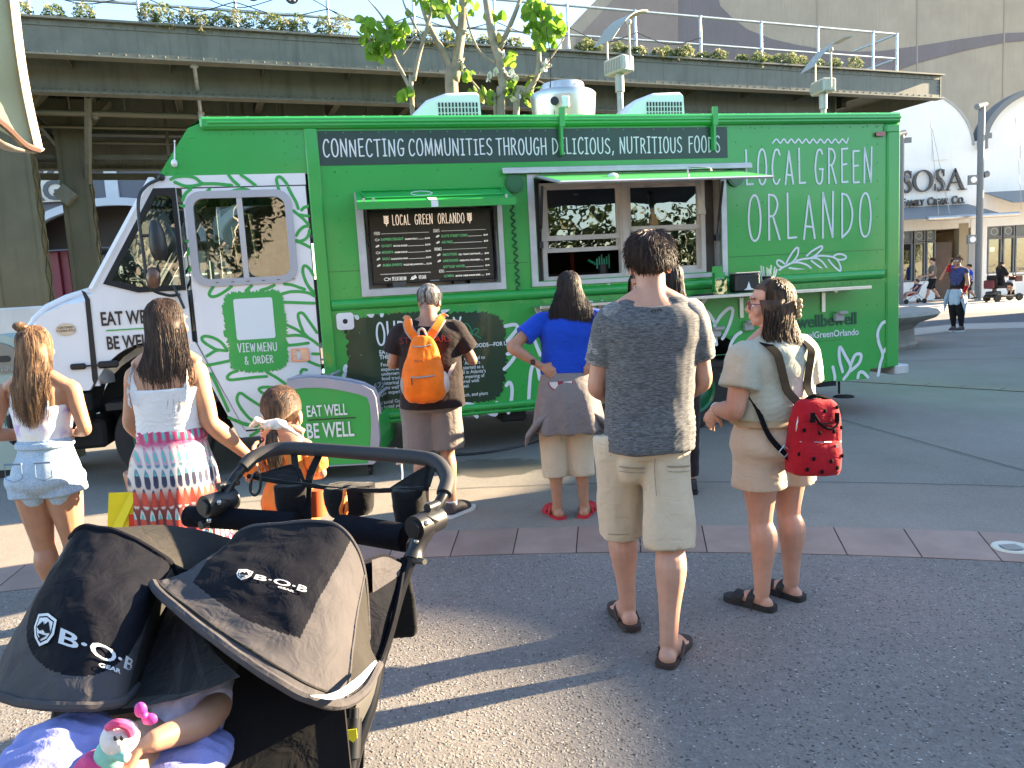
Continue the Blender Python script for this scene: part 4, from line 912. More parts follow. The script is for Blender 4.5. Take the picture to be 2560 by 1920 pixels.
obj('gap', prism([(-5.38, 1.68), (-5.355, 1.62), (-5.365, .96), (-5.40, .9), (-5.41, .96), (-5.39, 1.62), (-5.41, 1.70)], -.0075, .0), BLACKP, tk)
obj('badge', prism(circ(-5.56, 1.385, .075, .05, 24), -.012, -.004), STEEL, tk)
text('CERTIFIED', .026, BLACKP, tk, -5.56, 1.392, -.0135, 1, .01, 'CENTER'); text('CLEAN IDLE', .026, BLACKP, tk, -5.56, 1.367, -.0135, 1, .01, 'CENTER')
obj('bonnet_latch', U(box(-5.56, -5.44, -.035, -.004, 1.05, 1.10, .012), box(-5.46, -5.30, -.03, -.02, 1.068, 1.082), box(-5.35, -5.19, -.04, -.0, 1.045, 1.105, .015)), BLACKP, tk)
obj('marker_lamp', box(-5.74, -5.66, -.03, -.003, .98, 1.03, .008), mat('amber', (.55, .12, .01), .3), tk)
obj('bumper', U(box(-6.12, -5.95, .05, WD-.05, .45, .72, .03), box(-5.95, -5.5, .12, .3, .5, .86, .02), cyl((-5.55, .06, .84), (-5.55, .06, .70), .10), box(-5.9, -5.62, .02, .1, .45, .8, .02), box(-5.85, -5.40, .15, .6, .35, .6, .03)), DARK, tk)
obj('grille', box(-6.03, -5.98, .4, WD-.4, .95, 1.25, .02), BLACKP, tk)
obj('headlight', sphere((-5.98, .36, 1.1), (.03, .1, .1), 14, 8), STEEL, tk); obj('headlight', sphere((-5.98, WD-.36, 1.1), (.03, .1, .1), 14, 8), STEEL, tk)
# mirror
obj('mirror_arm', U(curve_tube([(-4.70, -.01, 2.58), (-4.80, -.14, 2.50), (-4.86, -.20, 2.36), (-4.86, -.22, 2.0), (-4.84, -.22, 1.70), (-4.74, -.10, 1.62), (-4.66, -.01, 1.62)], .013, 6, 8), sphere((-4.70, -.02, 2.585), .03, 10, 8)), BLACKP, tk, True)
obj('mirror', U(curve_tube([(-4.75, -.22, 2.22, .030), (-4.745, -.22, 2.12, .060), (-4.74, -.22, 1.98, .066), (-4.74, -.22, 1.90, .04)], 0, 5, 12), cyl((-4.86, -.22, 2.1), (-4.8, -.22, 2.1), .012)), BLACKP, tk, True)
obj('mirror', sphere((-4.80, -.24, 1.76), (.055, .03, .09), 12, 8), mat('mirror_brown', (.14, .08, .06), .25, metal=.5), tk, True)
obj('wiper_arm', tube([(-4.70, -.03, 1.70), (-4.66, -.035, 1.60), (-4.63, -.03, 1.50)], .012, 6), BLACKP, tk)
obj('antenna', U(cyl((-4.585, -.03, 2.70), (-4.565, -.035, 2.87), .007, .004, 8), sphere((-4.587, -.03, 2.695), (.026, .03, .033), 10, 8), sphere((-4.565, -.035, 2.87), .009, 8, 6)), WHITEP, tk, True)
# cab interior
CLOTH = mat('cab_grey', (.09, .10, .10), .7, var=.3, vs=4)
obj('cab_floor', box(-5.35, -3.5, .05, WD-.05, .68, .74), INTER, tk); obj('partition', box(-3.50, -3.46, .05, WD-.05, .7, 2.95), mat('partition', (.10, .10, .10), .5, var=.4, vs=2), tk)
obj('cab_ceiling', box(-4.45, -3.5, .05, WD-.05, 2.9, 2.93), INTER, tk)
obj('dashboard', U(box(-5.32, -4.95, .1, WD-.1, 1.2, 1.68, .05), box(-5.0, -4.9, .3, .9, 1.5, 1.62, .02)), BLACKP, tk)
obj('seat', U(box(-4.5, -4.0, .35, .85, 1.15, 1.32, .05), box(-4.12, -3.98, .35, .85, 1.3, 2.0, .05), box(-4.1, -4.0, .45, .75, 2.0, 2.2, .04), box(-4.4, -4.1, .45, .75, .7, 1.15)), CLOTH, tk, True)
obj('steering_wheel', curve_tube([(-4.72+.0+.10*cos(a), .6+.22*sin(a), 1.72+.18*cos(a)) for a in [2*pi*i/12 for i in range(12)]], .014, 2, 6, closed=True), BLACKP, tk, True)
obj('grab_rail', U(cyl((-4.02, .25, 1.78), (-4.06, .25, 2.3), .014), cyl((-4.25, .9, 1.85), (-4.28, .9, 2.25), .022), tube([(-4.45, 2.0, 1.9), (-4.75, 2.0, 2.5)], .02, 6)), mat('brass_rail', (.75, .62, .40), .25, metal=.8), tk, True)
obj('cup_bag', sphere((-4.02, .2, 1.79), (.13, .08, .06), 14, 8), mat('clear_bag', (.35, .50, .48), .3), tk, True)
obj('paper_note', U(box(-4.42, -4.36, .12, .14, 1.9, 2.25), box(-4.30, -4.28, .10, .12, 1.77, 1.85)), mat('cream_note', (.62, .58, .42), .6), tk)
obj('side_door_glass', box(-4.5, -3.7, WD-.035, WD-.03, 1.6, 2.4), mat('painted_daylight_pane', (.22, .25, .22), .5, var=.6, vs=3), tk)  # opaque pane, its mottled colour stands in for daylight beyond the far door
# wheels
def wheel(parent_x, y, name='wheel'):
    t = obj(name, lathe([(.235, -.10), (.30, -.125), (.385, -.12), (.402, -.09), (.405, 0), (.402, .09), (.385, .12), (.30, .125), (.235, .10)], 40, cap=False).tf(rot('X', 90)), TYRE, tk, True, 50)
    t.location = (parent_x, y, .405)
    obj('rim', lathe([(.238, .105), (.25, .115), (.225, .10), (.215, .03), (.12, -.03), (.115, .0), (.10, .02), (.05, .03), (.001, .03)], 36, cap=False).tf(rot('X', 90)), GREEND if name == 'wheel' else GREEND, t, True, 50)
    obj('lug_nut', U(*[sphere((.085*cos(2*pi*i/8), -.03, .085*sin(2*pi*i/8)), .012, 6, 4) for i in range(8)]), GREEND, t, kind='stuff')
    obj('vent_hole', U(*[prism([(.17*cos(2*pi*i/5+.3)+.03*cos(2*pi*k/8), .17*sin(2*pi*i/5+.3)+.022*sin(2*pi*k/8)) for k in range(8)], -.012, .0) for i in range(5)]), BLACKP, t, kind='stuff')
    return t
wheel(.04, .20); wheel(.04, .46); wheel(-4.93, .22); wheel(.04, WD-.2); wheel(-4.93, WD-.22)
obj('wheel_well', U(prism(archp(.04, .40, .60)+[(.64, .38), (-.56, .38)], .62, .64), prism(archp(-4.93, .55, .60)+[(-4.35, .4), (-5.5, .4)], .5, .52)), DARK, tk)
obj('wheel_liner', U(*[G([(p[0], y, p[1]) for p in archp(cx, cz, .605) for y in (.03, .62)], [(2*i, 2*i+2, 2*i+3, 2*i+1) for i in range(14)]) for cx, cz in ((.04, .40), (-4.93, .62))]), DARK, tk)
obj('chassis', U(box(-5.6, 2.2, .75, .9, .40, .60), box(-5.6, 2.2, 1.4, 1.55, .40, .60), box(-3.4, -2.6, .4, .8, .32, .60, .02), box(-2.0, -1.2, .9, 1.5, .3, .6), box(-4.95, -4.9, .3, 2.0, .36, .45), box(0, .08, .3, 2.0, .36, .45), sphere((.04, 1.15, .4), .17, 12, 8), box(.7, 1.9, 1.0, 1.6, .42, .6)), DARK, tk)
obj('tow_gear', U(box(-1.95, -1.7, .05, .3, .26, .40, .02), box(1.4, 1.6, -.02, .3, .33, .38), cyl((1.72, .1, .38), (1.72, .1, .22), .012), lathe([(.001, .02), (.09, .015), (.11, 0), (.001, 0)], 18).mv(1.74, .05, .19)), DARK, tk)
obj('rear_bumper', box(2.30, 2.47, -.03, WD, .385, .49, .012), ALU, tk)
# ---- menu hatch
obj('hatch_frame', U(frame([(-3.15, 1.515), (-1.84, 1.515), (-1.84, 2.42), (-3.15, 2.42)], [(-3.085, 1.575), (-1.885, 1.575), (-1.885, 2.365), (-3.085, 2.365)], -.022, .0), box(-3.085, -3.08, 0, .32, 1.575, 2.365), box(-1.89, -1.885, 0, .32, 1.575, 2.365), box(-3.08, -1.89, 0, .32, 1.575, 1.582), box(-3.08, -1.89, .31, .33, 1.58, 2.36)), ALU, tk)
sc_ = obj('menu_board', box(-3.045, -1.925, .07, .11, 1.615, 2.27, .006), mat('bezel', (.01, .011, .012), .35), tk)
obj('screen', box(-3.03, -1.94, .064, .0695, 1.64, 2.255), SCREEN, sc_)
MW = mat('menu_white', (.62, .60, .54), .5, em=((.8, .78, .7), .10)); MG = mat('menu_green', (.10, .34, .14), .5, em=((.1, .4, .15), .06)); MP = mat('menu_cream', (.62, .50, .40), .5, em=((.8, .65, .5), .12))
yy = .0615
hand('LOCAL', .088, MP, sc_, -2.83, 2.135, yy, fit=.155, wd=.07); hand('GREEN', .088, MP, sc_, -2.63, 2.135, yy, fit=.16, wd=.07); hand('ORLANDO', .088, MP, sc_, -2.42, 2.135, yy, fit=.24, wd=.07)
def sprig2(x, z, h, m, par, y, an=0, n=4, w_=.006):
    g = G(); M_ = Matrix.Rotation(radians(an), 2)
    def q(a, b): v = M_ @ Vector((a*h, b*h)); return (x+v.x, z+v.y)
    g.add(ribbon([q(0, -.5), q(.05, 0), q(0, .5)], w_, y))
    for i in range(n):
        zz = -.35+.8*i/n
        for s_ in (-1, 1): g.add(prism([q(0, zz), q(s_*.22, zz+.12), q(s_*.25, zz+.28), q(s_*.05, zz+.18)], y-.0003, None))
    return obj('sprig', g, m, par)
sprig2(-2.885, 2.175, .09, MP, sc_, yy); sprig2(-2.13, 2.175, .09, MP, sc_, yy)
hand('FOOD', .026, MW, sc_, -3.0, 2.055, yy, fit=.05, wd=.09); hand('SIDES', .026, MW, sc_, -2.47, 2.06, yy, fit=.055, wd=.09); hand('DRINKS', .026, MW, sc_, -2.47, 1.895, yy, fit=.065, wd=.09); hand('KIDS', .026, MW, sc_, -2.44, 1.695, yy, fit=.045, wd=.09)
obj('menu_rule', U(box(-2.94, -2.51, yy, yy+.001, 2.062, 2.064), box(-2.40, -1.985, yy, yy+.001, 2.067, 2.069), box(-2.39, -1.985, yy, yy+.001, 1.90, 1.902), box(-2.38, -1.985, yy, yy+.001, 1.70, 1.702)), MW, sc_)
def mrow(x0, z, a, b, pr, x1, fish=None):
    A = text(a, .031, MG, sc_, x0, z, yy, .80, .02); wa = max(v.co.x for v in A.data.vertices)
    wb = wa
    if b: B = text(b, .019, MW, sc_, wa+.012, z, yy, .82, .02); wb = max(v.co.x for v in B.data.vertices)
    text(pr, .020, MW, sc_, x1, z, yy, .85, .02, 'RIGHT'); obj('menu_rule', box(wb+.006, x1-.055, yy, yy+.001, z, z+.0025), MW, sc_)
    if fish == 'f': obj('fish_mark', U(ribbon(circ(x0-.035, z+.009, .016, .009, 12), .003, yy, closed=True), ribbon([(x0-.021, z+.009), (x0-.012, z+.016), (x0-.012, z+.002), (x0-.021, z+.009)], .0025, yy)), MW, sc_)
    elif fish == 'v': sprig2(x0-.035, z+.01, .036, MW, sc_, yy, -65, 3, .003)
for i, (a, b, pr, k_) in enumerate([('RAPPERS DELIGHT', 'SALMON PHILLY', '$16.99', 'f'), ('OH BOY', 'BEYOND BURGER', '$15.99', 'v'), ('MONSTA', 'SHRIMP BURGER', '$15.99', 'f'), ('BADU', 'KALE/QUINOA WRAP', '$13.99', 'v'), ('BUBBA SPARXX', 'PULLED BBQ SANDWICH', '$13.99', 'v')]): mrow(-2.945, 2.003-.057*i, a, b, pr, -2.505, k_)
for z, a, b, pr, k_ in [(2.012, 'ELOTE STREET CORN', '', '$5.99', 'v'), (1.957, 'AIR FRIES', '', '$5.99', 'v'), (1.845, 'SMOOTHIES', 'CELL THERAPY, KRYPTONITE', '$9.99', 'v'), (1.79, 'LEMONADES', 'GREEN-HTO, STRAWBERRY', '$4.99', 'v'), (1.735, 'BOTTLED WATER', '', '$3.99', None), (1.652, "LIL'MEAL", 'BEYOND CHEESE BURGER &FRIES', '$7.99', None)]: mrow(-2.40, z, a, b, pr, -1.97, k_)
obj('menu_wave', ribbon([(-2.97+i*.006, 1.705+.003*(-1)**i) for i in range(76)], .003, yy), MW, sc_)
obj('fish_mark', U(ribbon(circ(-2.92, 1.66, .022, .013, 14), .004, yy, closed=True), ribbon([(-2.9, 1.66), (-2.885, 1.672), (-2.885, 1.648), (-2.9, 1.66)], .004, yy)), MW, sc_); hand('PESCATARIAN', .032, MW, sc_, -2.87, 1.645, yy, fit=.125, wd=.09)
sprig2(-2.68, 1.66, .06, MW, sc_, yy, -65, 4, .004); hand('VEGAN', .032, MW, sc_, -2.63, 1.648, yy, fit=.065, wd=.09)
text('SAMSUNG', .018, mat('logo_grey', (.45, .45, .45), .4), sc_, -2.485, 1.622, .0685, 1, .03, 'CENTER')
obj('screen_bracket', U(*[box(x, x+.09, .12, .3, 1.585, 1.62) for x in (-2.9, -2.3, -2.15)], box(-2.87, -2.75, .02, .05, 1.575, 1.63)), INTERL, tk)
obj('gas_strut', U(*[U(cyl((x, .03, 1.95), (x, -.02, 2.3), .006, n=8), cyl((x, .01, 2.05), (x, -.04, 2.38), .011, n=8)) for x in (-3.06, -1.91)]), BLACKP, tk)
def flap(x0, x1, z0, z1, d, name, m, th=.02):
    g = G([(x0, -.02, z0), (x1, -.02, z0), (x1, -d, z1), (x0, -d, z1)]+[(x0, -.02, z0-th), (x1, -.02, z0-th), (x1, -d, z1-th), (x0, -d, z1-th)], [(0, 1, 2, 3), (7, 6, 5, 4), (0, 4, 5, 1), (1, 5, 6, 2), (2, 6, 7, 3), (3, 7, 4, 0)])
    return obj(name, g, m, tk)
fl = flap(-3.14, -1.80, 2.43, 2.285, .37, 'menu_flap', GREEN2)
def onflap(u, v_, x0, x1, z0, z1, d, h): return (x0+(x1-x0)*u, -.02-(d-.02)*v_, z0+(z1-z0)*v_+h)
fa = (-3.14, -1.80, 2.43, 2.285, .37)
def fbar(u0, v0, u1, v1, w_, h=.012): return tube([onflap(u0, v0, *fa, h), onflap(u1, v1, *fa, h)], w_, 4)
obj('flap_frame', U(fbar(.03, .12, .97, .12, .010), fbar(.06, .7, .94, .7, .008), fbar(.03, .12, .06, .7, .008), fbar(.97, .12, .94, .7, .008), box(-3.15, -1.79, -.385, -.365, 2.235, 2.295)), GREEN, fl)
obj('flap_art', U(G([onflap(u, v_, *fa, .004) for u, v_ in ((.44, .72), (.50, .72), (.50, .97), (.45, .97))], [(0, 1, 2, 3)]), box(-2.53, -2.47, -.3875, -.385, 2.237, 2.29), *[tube([onflap(.42+.07*cos(a), .35+.18*sin(a), *fa, .003), onflap(.42+.07*cos(b), .35+.18*sin(b), *fa, .003)], .004, 4) for a, b in [(i*pi/6, (i+1)*pi/6) for i in range(12)]]), WHITEG, fl)
obj('flap_stop', U(*[box(-3.14+1.34*u-.01, -3.14+1.34*u+.01, -.35, -.33, 2.30, 2.33) for u in (.04, .1, .95)]), STEEL, fl)
# ---- serving window
obj('window_box', U(frame([(-1.59, 1.52), (.40, 1.52), (.40, 2.54), (-1.59, 2.54)], [(-1.53, 1.56), (.345, 1.56), (.345, 2.51), (-1.53, 2.51)], -.02, 0), box(-1.53, -1.525, 0, .20, 1.56, 2.51), box(.34, .345, 0, .20, 1.56, 2.51), box(-1.53, .345, 0, .2, 1.555, 1.562), box(-1.53, .345, 0, .2, 2.508, 2.514)), ALU, tk)
obj('jamb_cover', U(box(-1.525, -1.43, .14, .17, 1.56, 2.51), box(.22, .34, .14, .17, 1.56, 2.51)), INTERL, tk)
def dh(x0, x1, z0, z1, rail, open_):
    f_ = obj('window', frame([(x0, z0), (x1, z0), (x1, z1), (x0, z1)], [(x0+.045, z0+.035), (x1-.045, z0+.035), (x1-.045, z1-.04), (x0+.045, z1-.04)], .08, .16), FRAMEW, tk)
    a, b = x0+.045, x1-.045
    obj('upper_sash', frame([(a, rail-.02), (b, rail-.02), (b, z1-.04), (a, z1-.04)], [(a+.03, rail+.025), (b-.03, rail+.025), (b-.03, z1-.06), (a+.03, z1-.06)], .105, .13), FRAMEW, f_)
    obj('pane', box(a+.03, b-.03, .115, .12, rail+.025, z1-.06), GLASSD, f_)
    zz = (rail-.13 if open_ else z0+.035)
    obj('lower_sash', frame([(a, zz), (b, zz), (b, rail+(.0 if not open_ else .5)-.0), (a, rail+(.0 if not open_ else .5))], [(a+.03, zz+.04), (b-.03, zz+.04), (b-.03, rail-.03+(.5 if open_ else 0)), (a+.03, rail-.03+(.5 if open_ else 0))], .132, .155), FRAMEW, f_)
    obj('pane', box(a+.03, b-.03, .14, .145, zz+.04, rail-.03+(.5 if open_ else 0)), GLASSD, f_)
    obj('sash_lock', U(box((a+b)/2-.2, (a+b)/2-.15, .095, .105, z1-.058, z1-.045), box((a+b)/2+.15, (a+b)/2+.2, .095, .105, z1-.058, z1-.045)), STEEL, f_)
dh(-1.45, -.62, 1.57, 2.47, 1.96, True); dh(-.62, .22, 1.57, 2.47, 2.02, False)
obj('centre_post', box(-.645, -.595, .07, .165, 1.562, 2.5), FRAMEW, tk)
obj('drip_rail', U(box(-1.82, .66, -.05, .0, 2.565, 2.60, .006), box(-1.82, .66, -.062, -.048, 2.545, 2.58, .004)), ALU, tk)
fs = flap(-1.50, .45, 2.535, 2.375, .76, 'serving_flap', mat('flap_green', (.05, .38, .05), .4, coat=.3), .022)
fb = (-1.50, .45, 2.535, 2.375, .76)
obj('flap_edge', U(tube([onflap(0, 1, *fb, -.012), onflap(1, 1, *fb, -.012)], .012, 4), tube([onflap(0, 0.03, *fb, -.015), onflap(0, 1, *fb, -.012)], .014, 4), tube([onflap(1, 0.03, *fb, -.015), onflap(1, 1, *fb, -.012)], .014, 4)), ALU, fs)
obj('flap_underside', G([onflap(u, v_, *fb, -.026) for u, v_ in ((.01, .02), (.99, .02), (.99, .98), (.01, .98))], [(0, 1, 2, 3)]), INTERL, fs)
obj('flap_handle', curve_tube([onflap(.60, .93, *fb, 0.), onflap(.60, .93, *fb, .075), onflap(.625, .93, *fb, .082), onflap(.70, .93, *fb, .07), onflap(.71, .93, *fb, .045)], .009, 4, 8), STEEL, fs, True)
obj('vent_cap', sphere(onflap(.30, .55, *fb, 0), (.05, .05, .03), 12, 8), WHITEP, fs, True)
obj('gas_strut', U(*[U(cyl((x, .02, 1.92), (x, -.08, 2.3), .008, n=8), cyl((x, -.02, 2.05), (x, -.12, 2.42), .014, n=8), box(x-.02, x+.02, 0, .05, 1.87, 1.93)) for x in (-1.48, .31)]), BLACKP, tk)
for x in (-1.71, .50): obj('round_cover', U(prism(circ(x, 2.465, .085, n=32), -.03, 0), prism(circ(x, 2.465, .07, n=32), -.036, -.03)), GREEND, tk)
# kitchen seen through the window
obj('kitchen_wall', U(box(-3.45, XR-.05, 1.85, 1.9, .7, 2.95), box(-1.8, -1.78, .05, 1.9, .7, 2.95), box(.8, .82, .05, 1.9, .7, 2.95)), INTER, tk)
obj('kitchen_counter', U(box(-1.7, .7, .30, .34, 1.02, 1.25), box(-1.7, .75, 1.35, 1.8, .7, 1.62), box(-1.7, .75, 1.2, 1.82, 1.62, 1.65), box(-1.7, .75, 1.6, 1.82, 1.95, 1.97), box(-1.6, .6, 1.75, 1.8, 2.1, 2.5)), INTERL, tk)
obj('hot_sauce', box(-.80, -.76, 1.3, 1.34, 1.66, 2.0), mat('orange_bottle', (.45, .07, .02), .5), tk)
obj('tray', box(-1.4, -1.15, 1.25, 1.5, 1.66, 1.69), STEEL, tk)
pt = obj('utensil_pot', cyl((-.78, .30, 1.58), (-.78, .30, 1.70), .055, n=20), BLACKP, tk, True)
obj('fork', U(*[box(-.85+.025*i, -.835+.025*i, .29, .295, 1.66, 1.76+.02*(i % 3)) for i in range(6)], tube([(-.84, .3, 1.70), (-.93, .3, 1.75)], .012, 4)), mat('green_cutlery', (.03, .28, .16), .5), pt, kind='stuff')
# shelf
sh = obj('counter_shelf', box(-1.60, 1.80, -.30, -.02, 1.325, 1.345, .003), STEEL, tk)
obj('shelf_lip', box(-1.60, 1.80, -.305, -.285, 1.315, 1.347, .004), STEEL, sh)
obj('bracket', U(*[U(box(x, x+.04, -.02, -.004, 1.1, 1.325), box(x, x+.04, -.22, -.02, 1.30, 1.324)) for x in (-1.55, -.5, .52, 1.44)]), STEEL, sh)
obj('tie_bracket', U(*[U(box(x, x+.10, -.05, 0, z, z+.08, .006), box(x+.015, x+.12, -.085, -.03, z+.07, z+.10, .004)) for x, z in ((.20, .93), (.56, .97), (1.58, 1.0))]), GREYM, tk)
obj('clearance_light', prism(rrect(2.06, 2.17, 2.835, 2.88, .02), -.03, -.022+.02), mat('red_lens', (.25, .015, .02), .2, coat=.5), tk)
obj('shore_power_inlet', U(prism(rrect(-3.39, -3.24, 1.235, 1.385, .03), -.03, -.001), prism(circ(-3.315, 1.31, .055, n=24), -.04, -.03)), WHITEP, tk)
obj('inlet_socket', U(prism(circ(-3.315, 1.31, .022, n=16), -.043, -.04), box(-3.33, -3.30, -.045, -.03, 1.20, 1.235)), BLACKP, tk)
coil = [(-1.745+.018*sin(i*1.05)+.02*(i/75), -.02+.006*cos(i*1.05), 2.27-.80*i/75) for i in range(76)]
obj('coiled_hose', tube(coil, .0065, 6), mat('hose_green', (.01, .07, .04), .5), tk, True)
for x, z in ((.12, 2.86), (-1.30, 2.86)):
    pass
for x, z0, z1 in ((-1.27, 2.70, 3.12), (.25, 2.72, 3.12)):
    obj('roof_bracket', U(box(x, x+.05, -.075, -.045, 2.95, z1), box(x+.005, x+.028, -.07, -.0, z0, 2.96)), GREEN, tk)
# ---- roof units
for i, (x0, lab) in enumerate(((-2.58, None), (-.40, None))):
    prof = [(0, 0), (.0, .02), (.08, .10), (.22, .165), (.42, .20), (.72, .205), (.745, .195), (.76, .0)]
    g = G(); Y = [.75, .79, 1.25, 1.29]; H = [.0, .015, .015, .0]
    for yi, y in enumerate(Y):
        for px_, pz in prof: g.v.append((x0+px_*1.0, y, 3.065+max(0, pz*1.95-(0.03 if yi in (0, 3) and pz > .02 else 0))))
    m_ = len(prof)
    for yi in range(3):
        for k_ in range(m_-1): g.f.append((yi*m_+k_, yi*m_+k_+1, (yi+1)*m_+k_+1, (yi+1)*m_+k_))
    g.f += [tuple(range(m_))[::-1], tuple(3*m_+k_ for k_ in range(m_))]
    a = obj('roof_air_conditioner', g, WHITEP, tk, True, 35)
    sl_ = G()
    for r_ in range(4):
        for k_ in range(12):
            xx = x0+.33+k_*.034; z0_ = 3.16+r_*.052
            if z0_+.03 < 3.035+1.0*np.interp(.33+k_*.034, [p[0] for p in prof[:7]], [p[1]*1.9 for p in prof[:7]])-.01: sl_.add(box(xx, xx+.016, .742, .752, z0_, z0_+.040))
    obj('vent_slot', sl_, BLACKP, a, kind='stuff')
    obj('mounting_base', box(x0+.02, x0+.74, .8, 1.24, 3.062, 3.10), GREYM, a)
ef = obj('exhaust_fan', lathe([(.26, 0), (.30, .05), (.325, .12), (.345, .30), (.35, .345), (.33, .36), (.24, .375), (.235, .40), (.225, .43), (.05, .445)], 40).sc(1, 1, 1.32).mv(-.85, 1.15, 3.06), STEEL, tk, True, 50)
ef.data.materials[0] = mat('spun_aluminium', (.62, .62, .60), .3, metal=.75, var=.15, vs=4)
obj('control_box', box(-.97, -.90, .78, .83, 3.32, 3.43, .005), WHITEP, ef); obj('cable_port', U(prism(circ(-1.04, 3.39, .042, n=18), .82, .84)), BLACKP, ef)
obj('cable', U(curve_tube([(-1.05, .81, 3.29), (-1.06, .80, 3.2), (-1.06, .82, 3.08)], .006, 4, 5), curve_tube([(-.94, .78, 3.25), (-.95, .77, 3.18), (-.94, .8, 3.08)], .006, 4, 5)), mat('cable_brown', (.25, .14, .06), .5), ef)
obj('lid_bolt', U(*[sphere((-.85+.235*cos(2*pi*i/10), 1.15+.235*sin(2*pi*i/10), 3.58), .012, 6, 4) for i in range(10)]), STEEL, ef, kind='stuff')
obj('lifting_cable', curve_tube([(-1.05, .95, 3.46), (-1.04, .9, 3.8), (-1.1, .8, 4.1)], .006, 5, 5), BLACKP, ef)
# ---- graphics
obj('banner', box(-3.44, .43, -.0035, -.001, 2.655, 2.945), BANNER, tk)
def handpx(s_, xa, xb, yt, yb, wd, gap=.13, y=-.005, m=WHITEG):
    (a, zb_), (b, zt_) = TP(xa, yb), TP(xb, yt); return hand(s_, zt_-zb_, m, tk, a, zb_, y, fit=b-a, wd=wd, gap=gap)
for s_, xa, xb, yt, yb in (('CONNECTING', 809, 1008, 347, 393), ('COMMUNITIES', 1023, 1228, 346, 390), ('THROUGH', 1242, 1364, 345, 388), ('DELICIOUS,', 1381, 1533, 344, 386), ('NUTRITIOUS', 1550, 1703, 342, 384), ('FOODS', 1722, 1798, 341, 382)): handpx(s_, xa, xb, yt, yb, .082)
handpx('LOCAL', 1864, 2012, 374, 464, .055, .20); handpx('GREEN', 2036, 2180, 371, 461, .055, .20); handpx('ORLANDO', 1871, 2177, 480, 604, .046, .20)
def stroke(L, w_=.028, off=0, closed=False, m=WHITEG, name='leaf_stroke', k=5, y=-.0045):
    return ribbon([tuple(p) for p in cr(TPL(L, 0), k, closed)], w_, y, closed=closed)
def z3(L, ox, oy, s): return [(ox+x*s, oy+y*s) for x, y in L]
g = G(); s3 = 900/2212
wv = [(665, 880)]+[(690+i*22.5, 855 if i % 2 == 0 else 880) for i in range(20)]+[(1130, 850)]
g.add(stroke(z3(wv, 1660, 0, s3), .016, k=4)); obj('wave_line', g, WHITEG, tk)
s4 = 320/2212
SP = [[(265, 1280), (330, 1210), (420, 1150), (540, 1090), (660, 1080), (800, 1120), (880, 1190), (830, 1210), (700, 1200), (500, 1175)],
      [(420, 1105), (370, 1060), (310, 1040), (285, 1080), (310, 1130), (370, 1160), (440, 1140), (560, 1070), (640, 960), (660, 850), (640, 825), (600, 850), (520, 960), (450, 1090)],
      [(620, 1050), (740, 1020), (860, 1005), (960, 950), (1060, 850), (1070, 805), (1030, 805), (900, 880), (800, 965)],
      [(880, 1010), (980, 1010), (1080, 1080), (1150, 1190), (1130, 1225), (1060, 1180), (960, 1110), (880, 1050)],
      [(900, 990), (1030, 965), (1150, 970), (1260, 990), (1340, 1050), (1390, 1170), (1380, 1225), (1320, 1190), (1230, 1100), (1175, 1030)],
      [(1250, 985), (1310, 945), (1380, 935), (1460, 960), (1480, 1000), (1420, 1030), (1340, 1030), (1270, 1000)]]
g = G()
for i, L in enumerate(SP): g.add(ribbon([tuple(p) for p in cr(TPL(z3(L, 1900, 500, s4)), 5)], .019, -.0045-.0004*i))
obj('leaf_sprig', g, WHITEG, tk)
# white strokes on the lower green side
s6 = 560/2212; s7 = 540/2212; s1 = 720/2212; s5 = 900/2212
W = [z3([(290, 375), (240, 290), (235, 235), (280, 235), (360, 290), (430, 355), (450, 250), (480, 185), (510, 185), (535, 250), (530, 350)], 820, 700, s6),
     z3([(1200, 120), (1225, 150), (1215, 220), (1180, 290), (1130, 310)], 820, 700, s6),
     z3([(1750, 455), (1840, 440), (1870, 470), (1830, 530), (1770, 600)], 820, 700, s6), z3([(1770, 730), (1840, 720), (1840, 760), (1790, 830), (1740, 880)], 820, 700, s6),
     z3([(1760, 1040), (1790, 1010), (1815, 1060), (1810, 1180), (1780, 1310)], 820, 700, s6), z3([(1470, 1350), (1390, 1270), (1340, 1230), (1420, 1230), (1540, 1290), (1650, 1330), (1660, 1260), (1665, 1210)], 820, 700, s6),
     z3([(1980, 1240), (1985, 1100), (2000, 920), (2020, 850), (2060, 850), (2080, 920), (2090, 980)], 820, 700, s6), z3([(2040, 600), (2070, 680), (2095, 740)], 820, 700, s6), z3([(650, 1385), (720, 1340)], 820, 700, s6),
     z3([(1600, 1230), (1610, 1280)], 820, 700, s6), z3([(175, 850), (165, 880), (170, 900)], 820, 700, s6),
     z3([(800, 1080), (840, 1130), (880, 1200), (920, 1240)], 1200, 380, s1), z3([(430, 1200), (470, 1290)], 1200, 380, s1), z3([(810, 1150), (830, 1200), (900, 1215), (940, 1160)], 1200, 380, s1), z3([(940, 1160), (990, 1230)], 1200, 380, s1), 
     z3([(820, 1040), (880, 1080)], 1200, 380, s1), z3([(890, 1010), (920, 1060), (935, 1130)], 1200, 380, s1), z3([(985, 1010), (970, 1055)], 1200, 380, s1), z3([(1580, 980), (1590, 1080)], 1200, 380, s1), z3([(1670, 1110), (1610, 1170), (1540, 1260)], 1200, 380, s1), z3([(1740, 1120), (1650, 1210), (1560, 1330)], 1200, 380, s1)]
